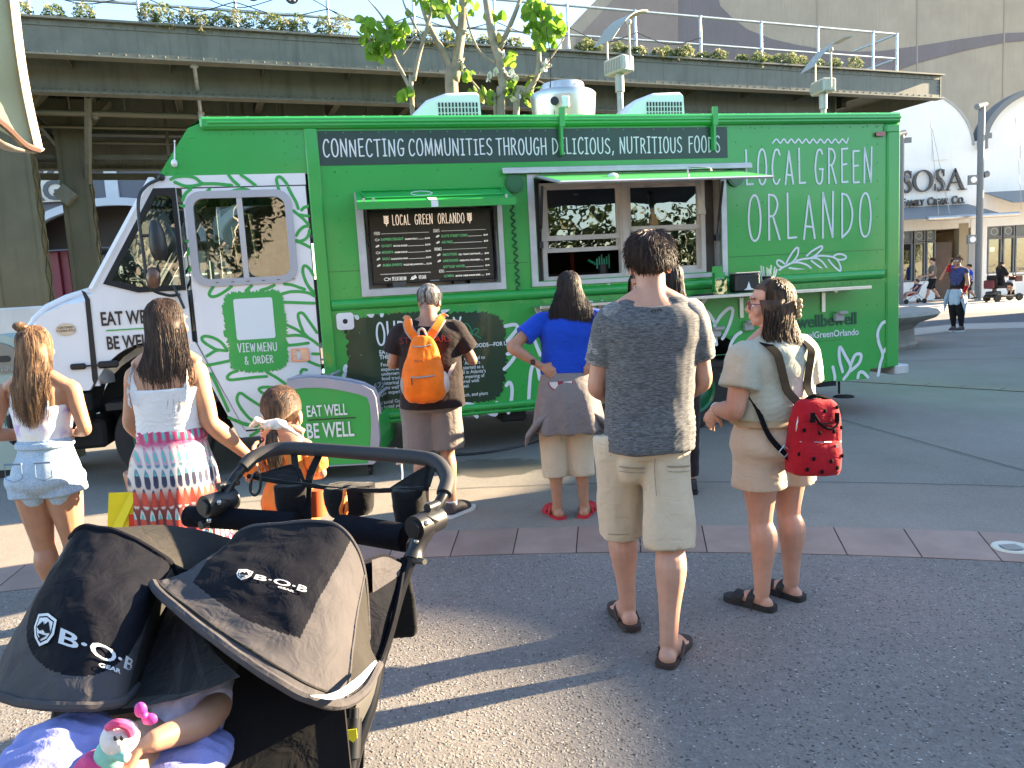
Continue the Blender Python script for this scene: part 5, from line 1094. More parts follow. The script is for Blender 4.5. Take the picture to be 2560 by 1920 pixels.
W2 = [z3([(60, 185), (20, 240)], 1720, 700, s7), z3([(190, 180), (120, 270), (40, 350)], 1720, 700, s7),
      z3([(220, 470), (160, 420), (140, 350), (160, 320), (200, 330), (250, 400), (280, 440), (330, 370), (400, 300), (445, 290), (455, 330), (430, 430), (390, 530), (350, 600)], 1720, 700, s7),
      z3([(230, 540), (270, 560), (290, 660)], 1720, 700, s7), z3([(280, 440), (260, 520), (265, 600), (285, 660)], 1720, 700, s7), z3([(415, 750), (440, 650), (490, 570), (540, 535)], 1720, 700, s7),
      z3([(1945, 975), (1965, 860), (1990, 760), (1950, 640), (1940, 540), (1980, 450), (2030, 430), (2070, 480), (2075, 580), (2040, 680), (1990, 740)], 1720, 700, s7), z3([(1990, 745), (2040, 700), (2090, 660)], 1720, 700, s7), z3([(2030, 835), (2080, 830), (2105, 800)], 1720, 700, s7),
      z3([(1590, 1015), (1640, 950), (1660, 880), (1610, 780), (1560, 690), (1545, 720), (1550, 820), (1580, 940)], 1720, 700, s7), z3([(1660, 880), (1700, 780), (1740, 755), (1770, 770), (1755, 840), (1710, 890), (1660, 930)], 1720, 700, s7),
      z3([(1735, 1000), (1750, 950), (1790, 945), (1840, 995)], 1720, 700, s7), z3([(1480, 890), (1500, 980), (1500, 1020)], 1720, 700, s7)]
g = G()
for i, L in enumerate(W+W2):
    P = [tuple(p) for p in cr(TPL(L), 5)]
    g.add(ribbon([p for p in P], .034, -.0048-.0004*(i % 3)))
obj('leaf_stroke', g, WHITEG, tk)
# blobs with torn brush edges
def brush(pts, seed, amp, n=14, y=-.0042, m=None, name='blob'):
    rr = random.Random(seed); P = cr(TPL(pts), n, True); out = []
    c = np.mean(P, 0)
    for p in P: d = p-c; out.append(tuple(c+d*(1+amp*rr.uniform(-1, 1)/np.linalg.norm(d))))
    return obj(name, prism(out, y, None), m, tk)
brush(z3([(200, 500), (260, 400), (400, 360), (600, 330), (900, 315), (1200, 325), (1500, 310), (1640, 340), (1730, 420), (1750, 560), (1760, 800), (1740, 1010), (1680, 1150), (1560, 1200), (1300, 1215), (900, 1240), (600, 1260), (400, 1270), (230, 1240), (195, 1100), (190, 800)], 820, 700, s6), 4, .018, 16, -.0042, STORY, 'story_panel')
hand('OUR', .20, WHITEG, tk, -3.05, 1.075, -.0055, fit=.26, wd=.085); hand('STORY', .20, WHITEG, tk, -2.72, 1.075, -.0055, fit=.44, wd=.085)
text('EATING WELL IS FOR EVERYONE. GOOD FOODS\u2014FOR US,\nTHE COMMUNITY AND THE PLANET.', .052, WHITEG, tk, -3.04, .995, -.0055, .88, .022, lh=.85)
text('Founded in 2018, we saw communities voice the need to\nexpand access to nutritious foods in some of Atlanta\u2019s\nunderserved neighborhoods. A pilot initially started as a\nfood truck and scaled into a restaurant based in Atlanta\u2019s\nhistorical Westside, by sharing and being the meaning of\n\u201ceat well\u201d with our guests and rich foods paired with\nan experience as good as a healthy, warm meal.\n\nLocal Green Orlando is a vegan and food truck, and plant\nbased pescatarian restaurant.', .046, WHITEG, tk, -3.035, .885, -.0055, .90, .006, lh=.92)
g = G()
for L in ([(1340, 520), (1335, 450), (1370, 430), (1410, 480), (1410, 540)], [(1410, 540), (1440, 490), (1480, 480), (1480, 510), (1440, 540), (1380, 530)], [(1350, 470), (1400, 520), (1460, 545), (1510, 575)]): g.add(ribbon([tuple(p) for p in cr(TPL(z3(L, 820, 700, s6)), 4)], .009, -.0056))
obj('story_sprig', g, mat('sprig_green', (.02, .25, .12), .4), tk)
# white door art
s8 = 440/2212; s9 = 360/2212
Dg = [z3([(140, 245), (200, 215), (330, 205), (440, 225), (520, 290), (560, 300), (700, 300), (900, 320)], 400, 400, s8), z3([(190, 280), (300, 325), (400, 330), (500, 310), (530, 290)], 400, 400, s8), z3([(865, 190), (920, 260), (990, 320)], 400, 400, s8), z3([(1020, 190), (1110, 250), (1200, 320)], 400, 400, s8),
      z3([(1480, 320), (1465, 250), (1485, 215), (1520, 220), (1570, 270), (1600, 310)], 400, 400, s8), z3([(390, 365), (320, 430), (285, 510)], 400, 400, s8), z3([(275, 580), (325, 580)], 400, 400, s8), z3([(590, 405), (625, 370)], 400, 400, s8), z3([(880, 402), (970, 378), (1060, 365), (1160, 400)], 400, 400, s8),
      z3([(1485, 345), (1500, 395)], 400, 400, s8), z3([(1610, 345), (1660, 440), (1710, 530), (1738, 610)], 400, 400, s8), z3([(1780, 630), (1810, 600), (1855, 585)], 400, 400, s8), z3([(1680, 640), (1740, 690), (1800, 740), (1865, 810)], 400, 400, s8), z3([(1760, 690), (1810, 700), (1865, 705)], 400, 400, s8),
      z3([(1715, 950), (1750, 890), (1810, 840), (1865, 830)], 400, 400, s8), z3([(1880, 880), (1865, 950), (1820, 1000), (1760, 1020), (1710, 1010)], 400, 400, s8), z3([(1710, 1020), (1790, 1050), (1890, 1100)], 400, 400, s8), z3([(330, 1020), (375, 1022)], 400, 400, s8), z3([(350, 1190), (375, 1110)], 400, 400, s8), z3([(370, 1390), (405, 1350)], 400, 400, s8),
      z3([(1930, 1450), (1880, 1370), (1830, 1330), (1800, 1350), (1800, 1430), (1850, 1560), (1930, 1659)], 400, 400, s8),
      z3([(330, 225), (280, 300), (270, 350), (310, 380), (400, 360), (520, 290), (610, 220)], 480, 680, s9), z3([(830, 290), (920, 210)], 480, 680, s9), z3([(1060, 280), (1160, 250), (1265, 205)], 480, 680, s9), z3([(1420, 185), (1540, 200), (1640, 235), (1730, 265)], 480, 680, s9),
      z3([(1700, 0), (1740, 130), (1800, 240), (1870, 340)], 480, 680, s9), z3([(1390, 335), (1500, 305), (1640, 300), (1780, 320), (1880, 370)], 480, 680, s9), z3([(1410, 465), (1600, 470), (1880, 480)], 480, 680, s9),
      z3([(1450, 810), (1600, 880), (1710, 940), (1660, 800), (1630, 680), (1650, 630), (1710, 640), (1800, 760), (1920, 930)], 480, 680, s9), z3([(1470, 980), (1600, 970), (1740, 990), (1840, 1040), (1945, 1120)], 480, 680, s9), z3([(1720, 940), (1780, 1000)], 480, 680, s9), z3([(1480, 1125), (1600, 1115), (1790, 1090)], 480, 680, s9),
      z3([(540, 1190), (450, 1080), (330, 1010), (210, 985), (155, 1010), (180, 1070), (280, 1140), (380, 1190), (540, 1210)], 480, 680, s9), z3([(230, 1290), (350, 1215), (400, 1200)], 480, 680, s9), z3([(120, 1380), (200, 1430), (300, 1420), (570, 1365)], 480, 680, s9), z3([(1850, 1255), (1950, 1258)], 480, 680, s9), z3([(1790, 1370), (1880, 1410), (1965, 1440)], 480, 680, s9),
      z3([(700, 165), (600, 200), (545, 260), (580, 300), (700, 295), (950, 265), (1150, 250)], 480, 900, s9), z3([(1160, 190), (1300, 270), (1440, 370)], 480, 900, s9), z3([(1400, 435), (1250, 420), (1100, 415), (1030, 445), (1080, 500), (1180, 545)], 480, 900, s9),
      z3([(1110, 740), (1000, 670), (860, 580), (760, 510), (710, 530), (695, 620), (760, 750), (880, 890), (1000, 970), (1120, 1010)], 480, 900, s9), z3([(660, 920), (800, 970), (1000, 1015)], 480, 900, s9), z3([(570, 880), (650, 920), (820, 990), (980, 1015)], 480, 900, s9), z3([(900, 1160), (1000, 1100), (1110, 1020)], 480, 900, s9),
      z3([(250, 360), (250, 260), (290, 210), (340, 300), (420, 470), (500, 640), (560, 780)], 480, 900, s9), z3([(1670, 190), (1700, 145), (1760, 150)], 480, 900, s9)]
g = G()
wmask = [(-4.54, -3.68, 1.675, 2.465)]
for i, L in enumerate(Dg):
    P = [tuple(p) for p in cr(TPL(L), 5)]
    g.add(ribbon(P, .026, -.0100-.0004*(i % 4)))
obj('leaf_stroke', g, GREEN2, tk)
brush(z3([(500, 400), (560, 330), (750, 300), (1000, 290), (1250, 270), (1380, 330), (1410, 450), (1430, 600), (1460, 800), (1470, 1050), (1480, 1300), (1440, 1450), (1300, 1500), (1050, 1540), (750, 1520), (620, 1480), (580, 1350), (560, 1150), (510, 950), (500, 780), (470, 600)], 480, 680, s9), 9, .014, 14, -.0125, GREEN2, 'order_panel')
qa, qb = TP(583, 748), TP(688, 843)
obj('blank_square', prism(rrect(qa[0], qb[0]+.005, qb[1]-.005, qa[1], .02), -.0145, -.0126), WHITEG, tk)
handpx('VIEW', 596, 637, 857, 881, .11, y=-.0145); handpx('MENU', 645, 691, 855, 879, .11, y=-.0145); handpx('& ORDER', 613, 682, 887, 911, .11, y=-.0145)
LB_ = mat('letter_black', (.03, .022, .022), .4)
for s_, xa, yb_, yt_ in (('EAT WELL', 253, 814, 779), ('BE WELL', 268, 873.5, 840)):
    (a, zb_), (_, zt_) = TP(xa, yb_), TP(xa, yt_); text(s_, (zt_-zb_)/.73, LB_, tk, a, zb_, -.006, .62, .022)
(a, zr_) = TP(266, 828); obj('rule', box(a, -4.66, -.006, -.004, zr_, zr_+.010), GREEN2, tk)
text('@eatwellbewell', .175, mat('letter_dark_green', (.012, .075, .045), .4), tk, 1.86, .955, -.006, .93, .02, 'RIGHT'); text('@LocalGreenOrlando', .095, WHITEG, tk, 1.88, .84, -.006, .92, .016, 'RIGHT')
# ---- things standing on the shelf
def tw(X, Y, Z): v = TO+TDX*X-TN*Y; return (v.x, v.y, Z)
SZ = 1.347
t = thing('brochure_holder', 'clear holder with green leaflets on the counter, left of the black dispenser', 'brochure holder', tw(.20, -.20, SZ), TA)
CL = glass_mat('clear_plastic', (.85, .9, .9), .15)
obj('holder', U(box(-.06, .06, -.05, -.045, 0, .15), box(-.06, .06, 0.01, .015, 0, .2), box(-.09, .09, -.07, .05, 0, .004)), CL, t); obj('leaflet', U(box(-.05, .05, -.035, -.005, .02, .21)), GREEN2, t); obj('leaflet', box(-.062, .04, .0, .008, .05, .27), GREEN, t)
text('LOCAL\nGREEN', .03, WHITEG, t, 0, .14, -.037, .9, 0, 'CENTER')
t = thing('napkin_dispenser', 'black napkin dispenser with grey top on the counter', 'dispenser', tw(.47, -.19, SZ), TA)
obj('body', box(-.13, .13, -.09, .06, .01, .19, .02), BLACKP, t); obj('lid', box(-.125, .125, -.085, .055, .185, .20, .006), GREYM, t); obj('napkin', prism([(-.05, .03), (.06, .03), (.02, .05), (0, .11), (-.02, .05)], -.098, -.091), WHITEG, t)
t = thing('straw_cup', 'black cup full of wrapped straws on the counter beside the dispenser', 'cup', tw(.72, -.19, SZ), TA)
obj('cup', lathe([(.045, 0), (.06, .15), (.055, .15), (.04, .01)], 20), BLACKP, t, True); obj('straw', U(*[box(-.04+.012*i, -.03+.012*i, -.02+.01*(i % 3), -.012+.01*(i % 3), .1, .22+.04*((i*7) % 4)/3).tf(rot('Y', -14+4*i)) for i in range(8)]), mat('clear_wrap', (.6, .66, .68), .3), t, kind='stuff')
tag(obj('tray', box(-.1, .1, -.08, .06, 0, .015, .004), BLACKP, loc=tw(.05, -.17, SZ)), 'flat black tray at the left end of the things on the counter', 'tray')
t = thing('grill_brush', 'grey handled brush hanging from the serving hatch flap', 'brush', tw(-.10, -.42, 2.14), TA)
obj('handle', prism([(-.035, .30), (.02, .30), (.04, .06), (0, .06)], -.006, .006), GREYM, t); obj('bristle', prism([(-.01, .07), (.05, .07), (.065, -.05), (-.02, -.05)], -.02, .02), mat('bristle', (.5, .42, .3), .8, bump=.6, bs=80), t)
# ================================================================== PEOPLE
def skin_mat(name, col): return mat(name, col, .5, var=.10, vs=14, sss=.12, bump=.12, bs=160, bd=.001)
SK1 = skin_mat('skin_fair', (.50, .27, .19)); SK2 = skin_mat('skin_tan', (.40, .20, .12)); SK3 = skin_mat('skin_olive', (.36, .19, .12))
def cloth(name, col, var=.08, vs=9, bs=260, bump=.25, rough=.85, sheen=.1):
    m = mat(name, col, rough, var=var, vs=vs, bump=bump, bs=bs, bd=.001, sheen=sheen, spec=.12); p = m.node_tree.nodes['Principled BSDF']; N = NT(m.node_tree)
    pv = p.inputs['Normal'].links[0].from_socket if p.inputs['Normal'].links else None
    N.link(N.bump(N.noise(1., 3, .55, vec=N.mapped((11, 11, 19), (.4, .3, 0)), dist=1.1), .55, .016, pv), p.inputs['Normal']); return m
def hair_mat(name, a, b):
    m, t, p = nodes(name); N = NT(t); f = N.noise(1., 3, .6, vec=N.mapped((60, 60, 5)))
    N.link(N.ramp(f, [(.38, a), (.62, b)]), p.inputs['Base Color']); p.inputs['Roughness'].default_value = .55; p.inputs['Specular IOR Level'].default_value = .35
    N.link(N.bump(N.noise(1., 2, .5, vec=N.mapped((220, 220, 12))), .5, .004), p.inputs['Normal']); return m
HB = hair_mat('hair_dark_brown', (.018, .010, .007), (.06, .033, .02)); HBL = hair_mat('hair_brown', (.022, .012, .007), (.105, .055, .028)); HG = hair_mat('hair_golden_brown', (.06, .030, .015), (.27, .155, .08)); HK = hair_mat('hair_black', (.012, .008, .007), (.035, .022, .016)); HGR = hair_mat('hair_grey', (.03, .03, .03), (.30, .29, .27))
EYEW = mat('eye_white', (.7, .68, .65), .2); EYED = mat('eye_dark', (.02, .012, .01), .1)
def V(*a): return Vector(a)
def hand_g(wr, d, pn, s=1., curl=.5, side=1, spread=.18):
    """wrist, finger direction, palm normal (the way the palm faces); side=+1 thumb towards d x pn"""
    wr = Vector(wr); d = Vector(d).normalized(); pn = Vector(pn); pn = (pn-d*pn.dot(d)).normalized(); l = d.cross(pn).normalized()*side
    k = s; g = U(tube([wr-d*.02*k, wr+d*.02*k, wr+d*.055*k, wr+d*.088*k], [.024*k, .030*k, .037*k, .034*k], 12))
    for i in range(len(g.v)):
        q = Vector(g.v[i])-wr; g.v[i] = tuple(wr+q-pn*(q.dot(pn)*.55))
    L_ = [.060, .075, .080, .070]; off = [-.032, -.011, .011, .032]
    for i in range(4):
        b = wr+d*(.082*k-abs(off[i])*.25*k)+l*off[i]*k; dd = (d+l*off[i]*spread*12).normalized(); p = [b-d*.02*k, b]; a = 0
        for sgm in (.45, .32, .25):
            a += curl*(.55 if sgm == .45 else .8); p.append(p[-1]+(dd*cos(a)+pn*sin(a))*L_[i]*sgm*k)
        g.add(tube(p, [.0092*k, .0092*k, .0086*k, .0078*k, .006*k], 8))
    b = wr+d*.025*k+l*.026*k; g.add(tube([b-l*.01*k, b, b+(l*.75+d*.65+pn*.35).normalized()*.036*k, b+(l*.75+d*.65+pn*.35).normalized()*.036*k+(l*.3+d*.9+pn*.45).normalized()*.030*k, b+(l*.75+d*.65+pn*.35).normalized()*.036*k+(l*.2+d*.9+pn*.5).normalized()*.048*k], [.014*k, .0135*k, .0115*k, .010*k, .007*k], 8))
    return g
def head_g(s=1., fem=False, face=True):
    g = U(sphere((0, -.012, .03), (.074, .093, .084), 20, 14), sphere((0, .022, -.022), (.061, .068, .082), 18, 12), sphere((0, .042, -.072), (.043, .043, .032), 14, 10),
          sphere((0, .066, -.088), (.022, .018, .016), 10, 8))
    for sx in (-1, 1):
        g.add(sphere((sx*.073, -.004, -.018), (.010, .020, .031), 10, 8), sphere((sx*.04, .062, -.03), (.022, .022, .026), 10, 8))
    if face:
        g.add(tube([(0, .080, .012), (0, .092, -.006), (0, .106, -.028), (0, .098, -.038)], [.007, .009, .0125, .008], 8), sphere((0, .086, -.055), (.021, .012, .006), 10, 6), sphere((0, .084, -.066), (.019, .012, .007), 10, 6), sphere((0, .080, .028), (.048, .014, .010), 12, 6))
        for sx in (-1, 1): g.add(sphere((sx*.011, .096, -.034), (.008, .008, .007), 8, 6))
    return g.sc(s, s, s)
TM = [(.47, .0, .080, .075, 2), (.50, -.006, .098, .082, 2.2), (.545, -.006, .099, .076, 2.2), (.60, .0, .088, .064, 2.2), (.66, .0, .092, .066, 2.2), (.72, .0, .104, .072, 2.3), (.77, -.002, .112, .070, 2.4), (.80, -.004, .108, .060, 2.3), (.825, -.006, .078, .046, 2), (.845, -.006, .046, .038, 2), (.87, -.002, .034, .036, 2), (.90, .004, .034, .036, 2)]
TF = [(.47, .0, .088, .078, 2), (.50, -.008, .105, .088, 2.2), (.545, -.008, .102, .078, 2.2), (.60, .0, .082, .062, 2.1), (.64, .0, .080, .062, 2.1), (.70, .004, .088, .070, 2.2), (.745, .004, .094, .072, 2.3), (.785, -.002, .096, .060, 2.3), (.815, -.006, .080, .046, 2), (.838, -.006, .044, .036, 2), (.87, -.002, .030, .032, 2), (.90, .004, .030, .032, 2)]
def torso_secs(P, H, bulk=1., zmin=0, zmax=9, off=0., waist=1.):
    T = TF if P.get('fem') else TM; out = []
    for z, cy, a, b, pw in T:
        if zmin <= z <= zmax:
            k = bulk*(waist if .55 < z < .70 else 1); k = 1+(k-1)*(1 if z < .80 else .4)
            out.append((P['lean'](z*H)[0], P['lean'](z*H)[1]+cy*H, z*H, a*H*k+off, b*H*k+off, pw))
    return out
def limb(pts, rad, n=14, k=4):
    q = [tuple(p)+(r,) for p, r in zip(pts, rad)]; return curve_tube(q, 0, k, n)
def leg_pts(P, i, H):
    hip, kn, an = P['legs'][i]; return Vector(hip), Vector(kn), Vector(an)
def foot_dirs(P, i): a = radians(P.get('toe', (12, -12))[i]); return Vector((-sin(a), cos(a), 0))
def make_person(P):
    """P: H, fem, bulk, legs, arms, heads; returns dict of skin mesh etc. all in local metres"""
    H = P['H']; B = P.get('bulk', 1.); lk = P.get('leanv', (0., 0.))
    P['lean'] = lambda z: (lk[0]*z, lk[1]*z)
    ls = P.get('legscale', 1.); g = loft(torso_secs(P, H, B, waist=P.get('waist', 1)), 24, 3)
    for sx in (-1, 1):
        g.add(sphere((sx*.045*H+lk[0]*.5*H, -.012*H, .480*H), (.044*H*B, .046*H*B, .064*H), 14, 10))
        g.add(limb([V(lk[0]*.85*H, -.010*H, .862*H), V(sx*.05*H+lk[0]*.83*H, -.010*H, .832*H), V(sx*.098*H*(.92 if P.get('fem') else 1)+lk[0]*.8*H, -.006*H, .806*H)], [.022*H, .024*H, .022*H]))
    fem = P.get('fem')
    if 'legs' not in P:
        st_ = P.get('stance', .05)*H; P['legs'] = [((s*.052*H, 0, .50*H), (s*(st_+.002*H), .012*H, .285*H), (s*(st_+.004*H), -.01*H, .05*H)) for s in (-1, 1)]
    for i in range(2):
        hip, kn, an = leg_pts(P, i, H)
        t1 = hip.lerp(kn, .45); cf = kn.lerp(an, .28)+V(0, -.012*H, 0); c2 = kn.lerp(an, .65)+V(0, -.004*H, 0)
        g.add(limb([hip, t1, kn.lerp(hip, .12), kn, kn.lerp(an, .1), cf, c2, an], [r*H*ls for r in (.060, .050, .036, .033, .0325, .037, .026, .0205)]))
        fd = foot_dirs(P, i); hl = Vector((an.x, an.y, 0)); lt = Vector((-fd.y, fd.x, 0)); lift = an.z-.05*H
        g.add(sphere(tuple(hl-fd*.012*H+V(0, 0, .020*H+lift)), (.021*H, .024*H, .022*H), 12, 8), limb([an+V(0, 0, .01), hl+fd*.01*H+V(0, 0, .036*H+lift), hl+fd*.055*H+V(0, 0, .024*H+lift), hl+fd*.095*H+V(0, 0, .013*H+lift)], [r*H for r in (.0205, .023, .021, .011)]),
              limb([hl+V(0, 0, .016*H+lift)-fd*.01*H, hl+fd*.05*H+V(0, 0, .014*H+lift), hl+fd*.09*H+lt*.0*H+V(0, 0, .011*H+lift)], [r*H for r in (.018, .020, .017)]))
        for j in range(5):
            o_ = (j-2)*.0105*H*(1 if i else -1); r_ = (.0075, .0062, .006, .0055, .005)[j if i == 0 else j]*H
            s0 = hl+fd*(.092-.006*abs(j-1))*H-lt*o_*1.0+V(0, 0, .010*H+lift); g.add(limb([s0, s0+fd*.022*H], [r_*1.1, r_], 8, 1))
    A = P['arms']
    for i, (sh, el, wr, hd, pn, curl) in enumerate(A):
        sh, el, wr = V(*sh), V(*el), V(*wr); sd = -1 if i == 0 else 1; ak = P.get('armk', 1.)
        g.add(limb([sh+V(-sd*.02*H, 0, .0), sh, sh.lerp(el, .35), sh.lerp(el, .75), el, el.lerp(wr, .3), el.lerp(wr, .75), wr], [r*H*ak for r in (.028, .030, .027, .024, .0215, .0235, .0165, .0138)]))
        g.add(hand_g(wr, hd, pn, H/1.72, curl, P.get('thumb', (1, -1))[i]))
    hs = P.get('hs', 1.)*H/1.72*1.02; hp = P.get('head', (0, .012, .935)); hc = V(hp[0]+lk[0]*.9*H, hp[1]+lk[1]*H, hp[2]*H)
    R_ = Matrix.Rotation(radians(P.get('yaw', 0)), 4, 'Z') @ Matrix.Rotation(radians(P.get('nod', 0)), 4, 'X') @ Matrix.Rotation(radians(P.get('roll', 0)), 4, 'Y')
    Mh = Matrix.Translation(hc) @ R_ @ Matrix.Scale(hs, 4); P['Mh'] = Mh
    nk = .034*H if not fem else .030*H
    g.add(head_g(1., fem).tf(Mh), limb([V(lk[0]*.8*H, -.006*H, .82*H), V(lk[0]*.86*H, -.004*H, .86*H), Mh @ V(0, -.015, -.05)], [nk*1.15, nk, nk]))
    P['skin_g'] = remesh(g, P.get('vox', .0058), 4, .5)
    return P
def back_y(vs, x, z, r=.014):
    b = [p[1] for p in vs if abs(p[0]-x) < r and abs(p[2]-z) < r]; return min(b) if b else -.15
def folds(amp, sx=6, sz=16, seed=0, wb=None):
    def fn(p):
        d = amp*(noise.noise((p[0]*sx+seed, p[1]*sx, p[2]*sz))+.45*noise.noise((p[0]*sx*2.7+seed, p[1]*sx*2.7, p[2]*sz*2.3)))
        if wb:
            for zc, hw, am in wb:
                k = max(0, 1-abs(p[2]-zc)/hw)
                if k: d += am*k*sin((p[2]+.06*noise.noise((p[0]*7, p[1]*7, seed))-p[0]*.25)*260)
        return d
    return fn
def garment(g, vox, fn, smooth=3): q = remesh(g, vox, smooth); return displace(q, fn)
def lk0(P): return P.get('leanv', (0, 0))[0]
def top_g(P, z0, z1=.835, off=.012, sleeve=.55, sl_off=.010, flare=0., necks=True, k0=.0):
    H = P['H']; B = P.get('bulk', 1.); S = torso_secs(P, H, B, z0, z1, off, P.get('waist', 1))
    S = [(s[0], s[1], s[2], s[3]+flare*max(0, (.62*H-s[2])), s[4]+flare*max(0, (.62*H-s[2])), s[5]) for s in S]
    bot = S[0]; S = [(bot[0], bot[1], P.get('hem', z0*H), bot[3], bot[4], bot[5])]+S
    g = loft(S, 26, 3)
    for i, (sh, el, wr, *_r) in enumerate(P['arms']):
        if sleeve <= 0: continue
        sh, el, wr = V(*sh), V(*el), V(*wr); sd = -1 if i == 0 else 1; ak = P.get('armk', 1.); e = sh.lerp(el, min(1, sleeve))
        g.add(limb([sh+V(-sd*.035*H, 0, .003*H), sh, sh.lerp(el, sleeve*.5), e], [.027*H*ak+sl_off*.6, .030*H*ak+sl_off*.9, .030*H*ak+sl_off*1.3, .029*H*ak+sl_off*1.7]))
        g.add(limb([V(lk0(P)*.82*H, -.008*H, .824*H), V(sd*.05*H+lk0(P)*.81*H, -.010*H, .822*H), sh+V(-sd*.012*H, 0, .004*H)], [.022*H+off*.6, .025*H+off*.6, .025*H+off*.7]))
    return g
def shorts_g(P, zt, zh, off=.014, lr=.062, cuff=.055):
    H = P['H']; B = P.get('bulk', 1.); S = torso_secs(P, H, B, .47, zt, off)
    zc = S[0]; g = loft(S, 26, 3)
    for sx in (-1, 1): g.add(sphere((sx*.045*H+P['leanv'][0]*.5*H if 'leanv' in P else sx*.045*H, -.014*H, .480*H), (.046*H*B+off*.7, .050*H*B+off*.7, .085*H), 14, 10))
    for i in range(2):
        hip, kn, an = leg_pts(P, i, H); L_ = [hip+V(0, 0, .02*H)]
        for f in (0, .35, .7, 1.):
            z = hip.z+(zh-hip.z)*f; u = (hip.z-z)/(hip.z-kn.z) if z > kn.z else 1.; p = hip.lerp(kn, min(1, u)) if u <= 1 else kn
            if z < kn.z: p = kn.lerp(an, (kn.z-z)/(kn.z-an.z))
            L_.append(V(p.x, p.y, z))
        g.add(limb(L_, [lr*H*1.0, lr*H*1.06, lr*H, (lr+cuff)/2*H, cuff*H], 18))
    return g
def dupe_mat_obj(name, g, m, par, label=None): return obj(name, g, m, par, True, 180, label)
def sph_pt(R, az, el, c=(0, -.012, .03), r=(.074, .093, .084)):
    return V(c[0]+r[0]*R*cos(el)*sin(az), c[1]-r[1]*R*cos(el)*cos(az), c[2]+r[2]*R*sin(el))
def strands(paths, w0, w1=.001):
    """flat tapering ribbons, each path a list of (Vector, outward normal)"""
    v = []; f = []
    for path, wd in paths:
        n = len(path); o = len(v)
        for i, p in enumerate(path):
            a = path[max(0, i-1)]; b = path[min(n-1, i+1)]; t_ = (b-a)
            t_ = t_.normalized() if t_.length > 1e-8 else V(0, 0, 1); s_ = t_.cross(V(.3, -.9, .25)); s_ = s_.normalized() if s_.length > 1e-6 else V(1, 0, 0)
            k = (1-(i/(n-1))**2*.85)*wd/2*(.55 if i == 0 else 1); v.append(tuple(p-s_*k)); v.append(tuple(p+s_.cross(t_)*k*.6)); v.append(tuple(p+s_*k))
        for i in range(n-1):
            a = o+3*i; f += [(a, a+1, a+4, a+3), (a+1, a+2, a+5, a+4)]
    return G(v, f)
def short_hair(P, m, par, seed=1, L=.045, n=1100, lift=.35, el0=-.55, name='hair', cap=1.05):
    rr = random.Random(seed); Mh = P['Mh']; paths = []
    cg = sphere((0, -.018, .034), (.079*cap/1.05, .093*cap/1.05, .086*cap/1.05), 26, 18)
    g = G([tuple(Mh @ Vector((p[0], p[1], max(p[2], -.062+ (0 if p[1] < -.02 else min(.14, (p[1]+.02)*1.5)))))) for p in cg.v], cg.f)
    for _ in range(n):
        az = rr.uniform(-pi, pi); front = abs(az) > 2.0; lo = el0 if abs(az) < 1.15 else (-.2 if abs(az) < 1.7 else .38)
        el = math.asin(rr.uniform(math.sin(lo), 1)); p = sph_pt(1.03, az, el); nn = (p-V(0, -.012, .03)).normalized()
        dn = V(0, 0, -1)-nn*(-nn.z); dn = dn.normalized() if dn.length > .05 else V(rr.uniform(-1, 1), rr.uniform(-1, .2), 0).normalized()
        sw = V(rr.uniform(-.5, .5), rr.uniform(-.35, .35), rr.uniform(-.2, .2)); d = (dn+sw+nn*lift*rr.uniform(.2, 1.3)).normalized(); ll = L*rr.uniform(.6, 1.2)
        if el < -.25: ll *= .5
        q = [p, p+d*ll*.5+nn*.003, p+d*ll-nn*ll*.18*(1-lift)+dn*ll*.15]; paths.append(([Mh @ t_ for t_ in q], .0050*rr.uniform(.6, 1.3)))
    g.add(strands(paths, 0)); return obj(name, g, m, par, True, 180)
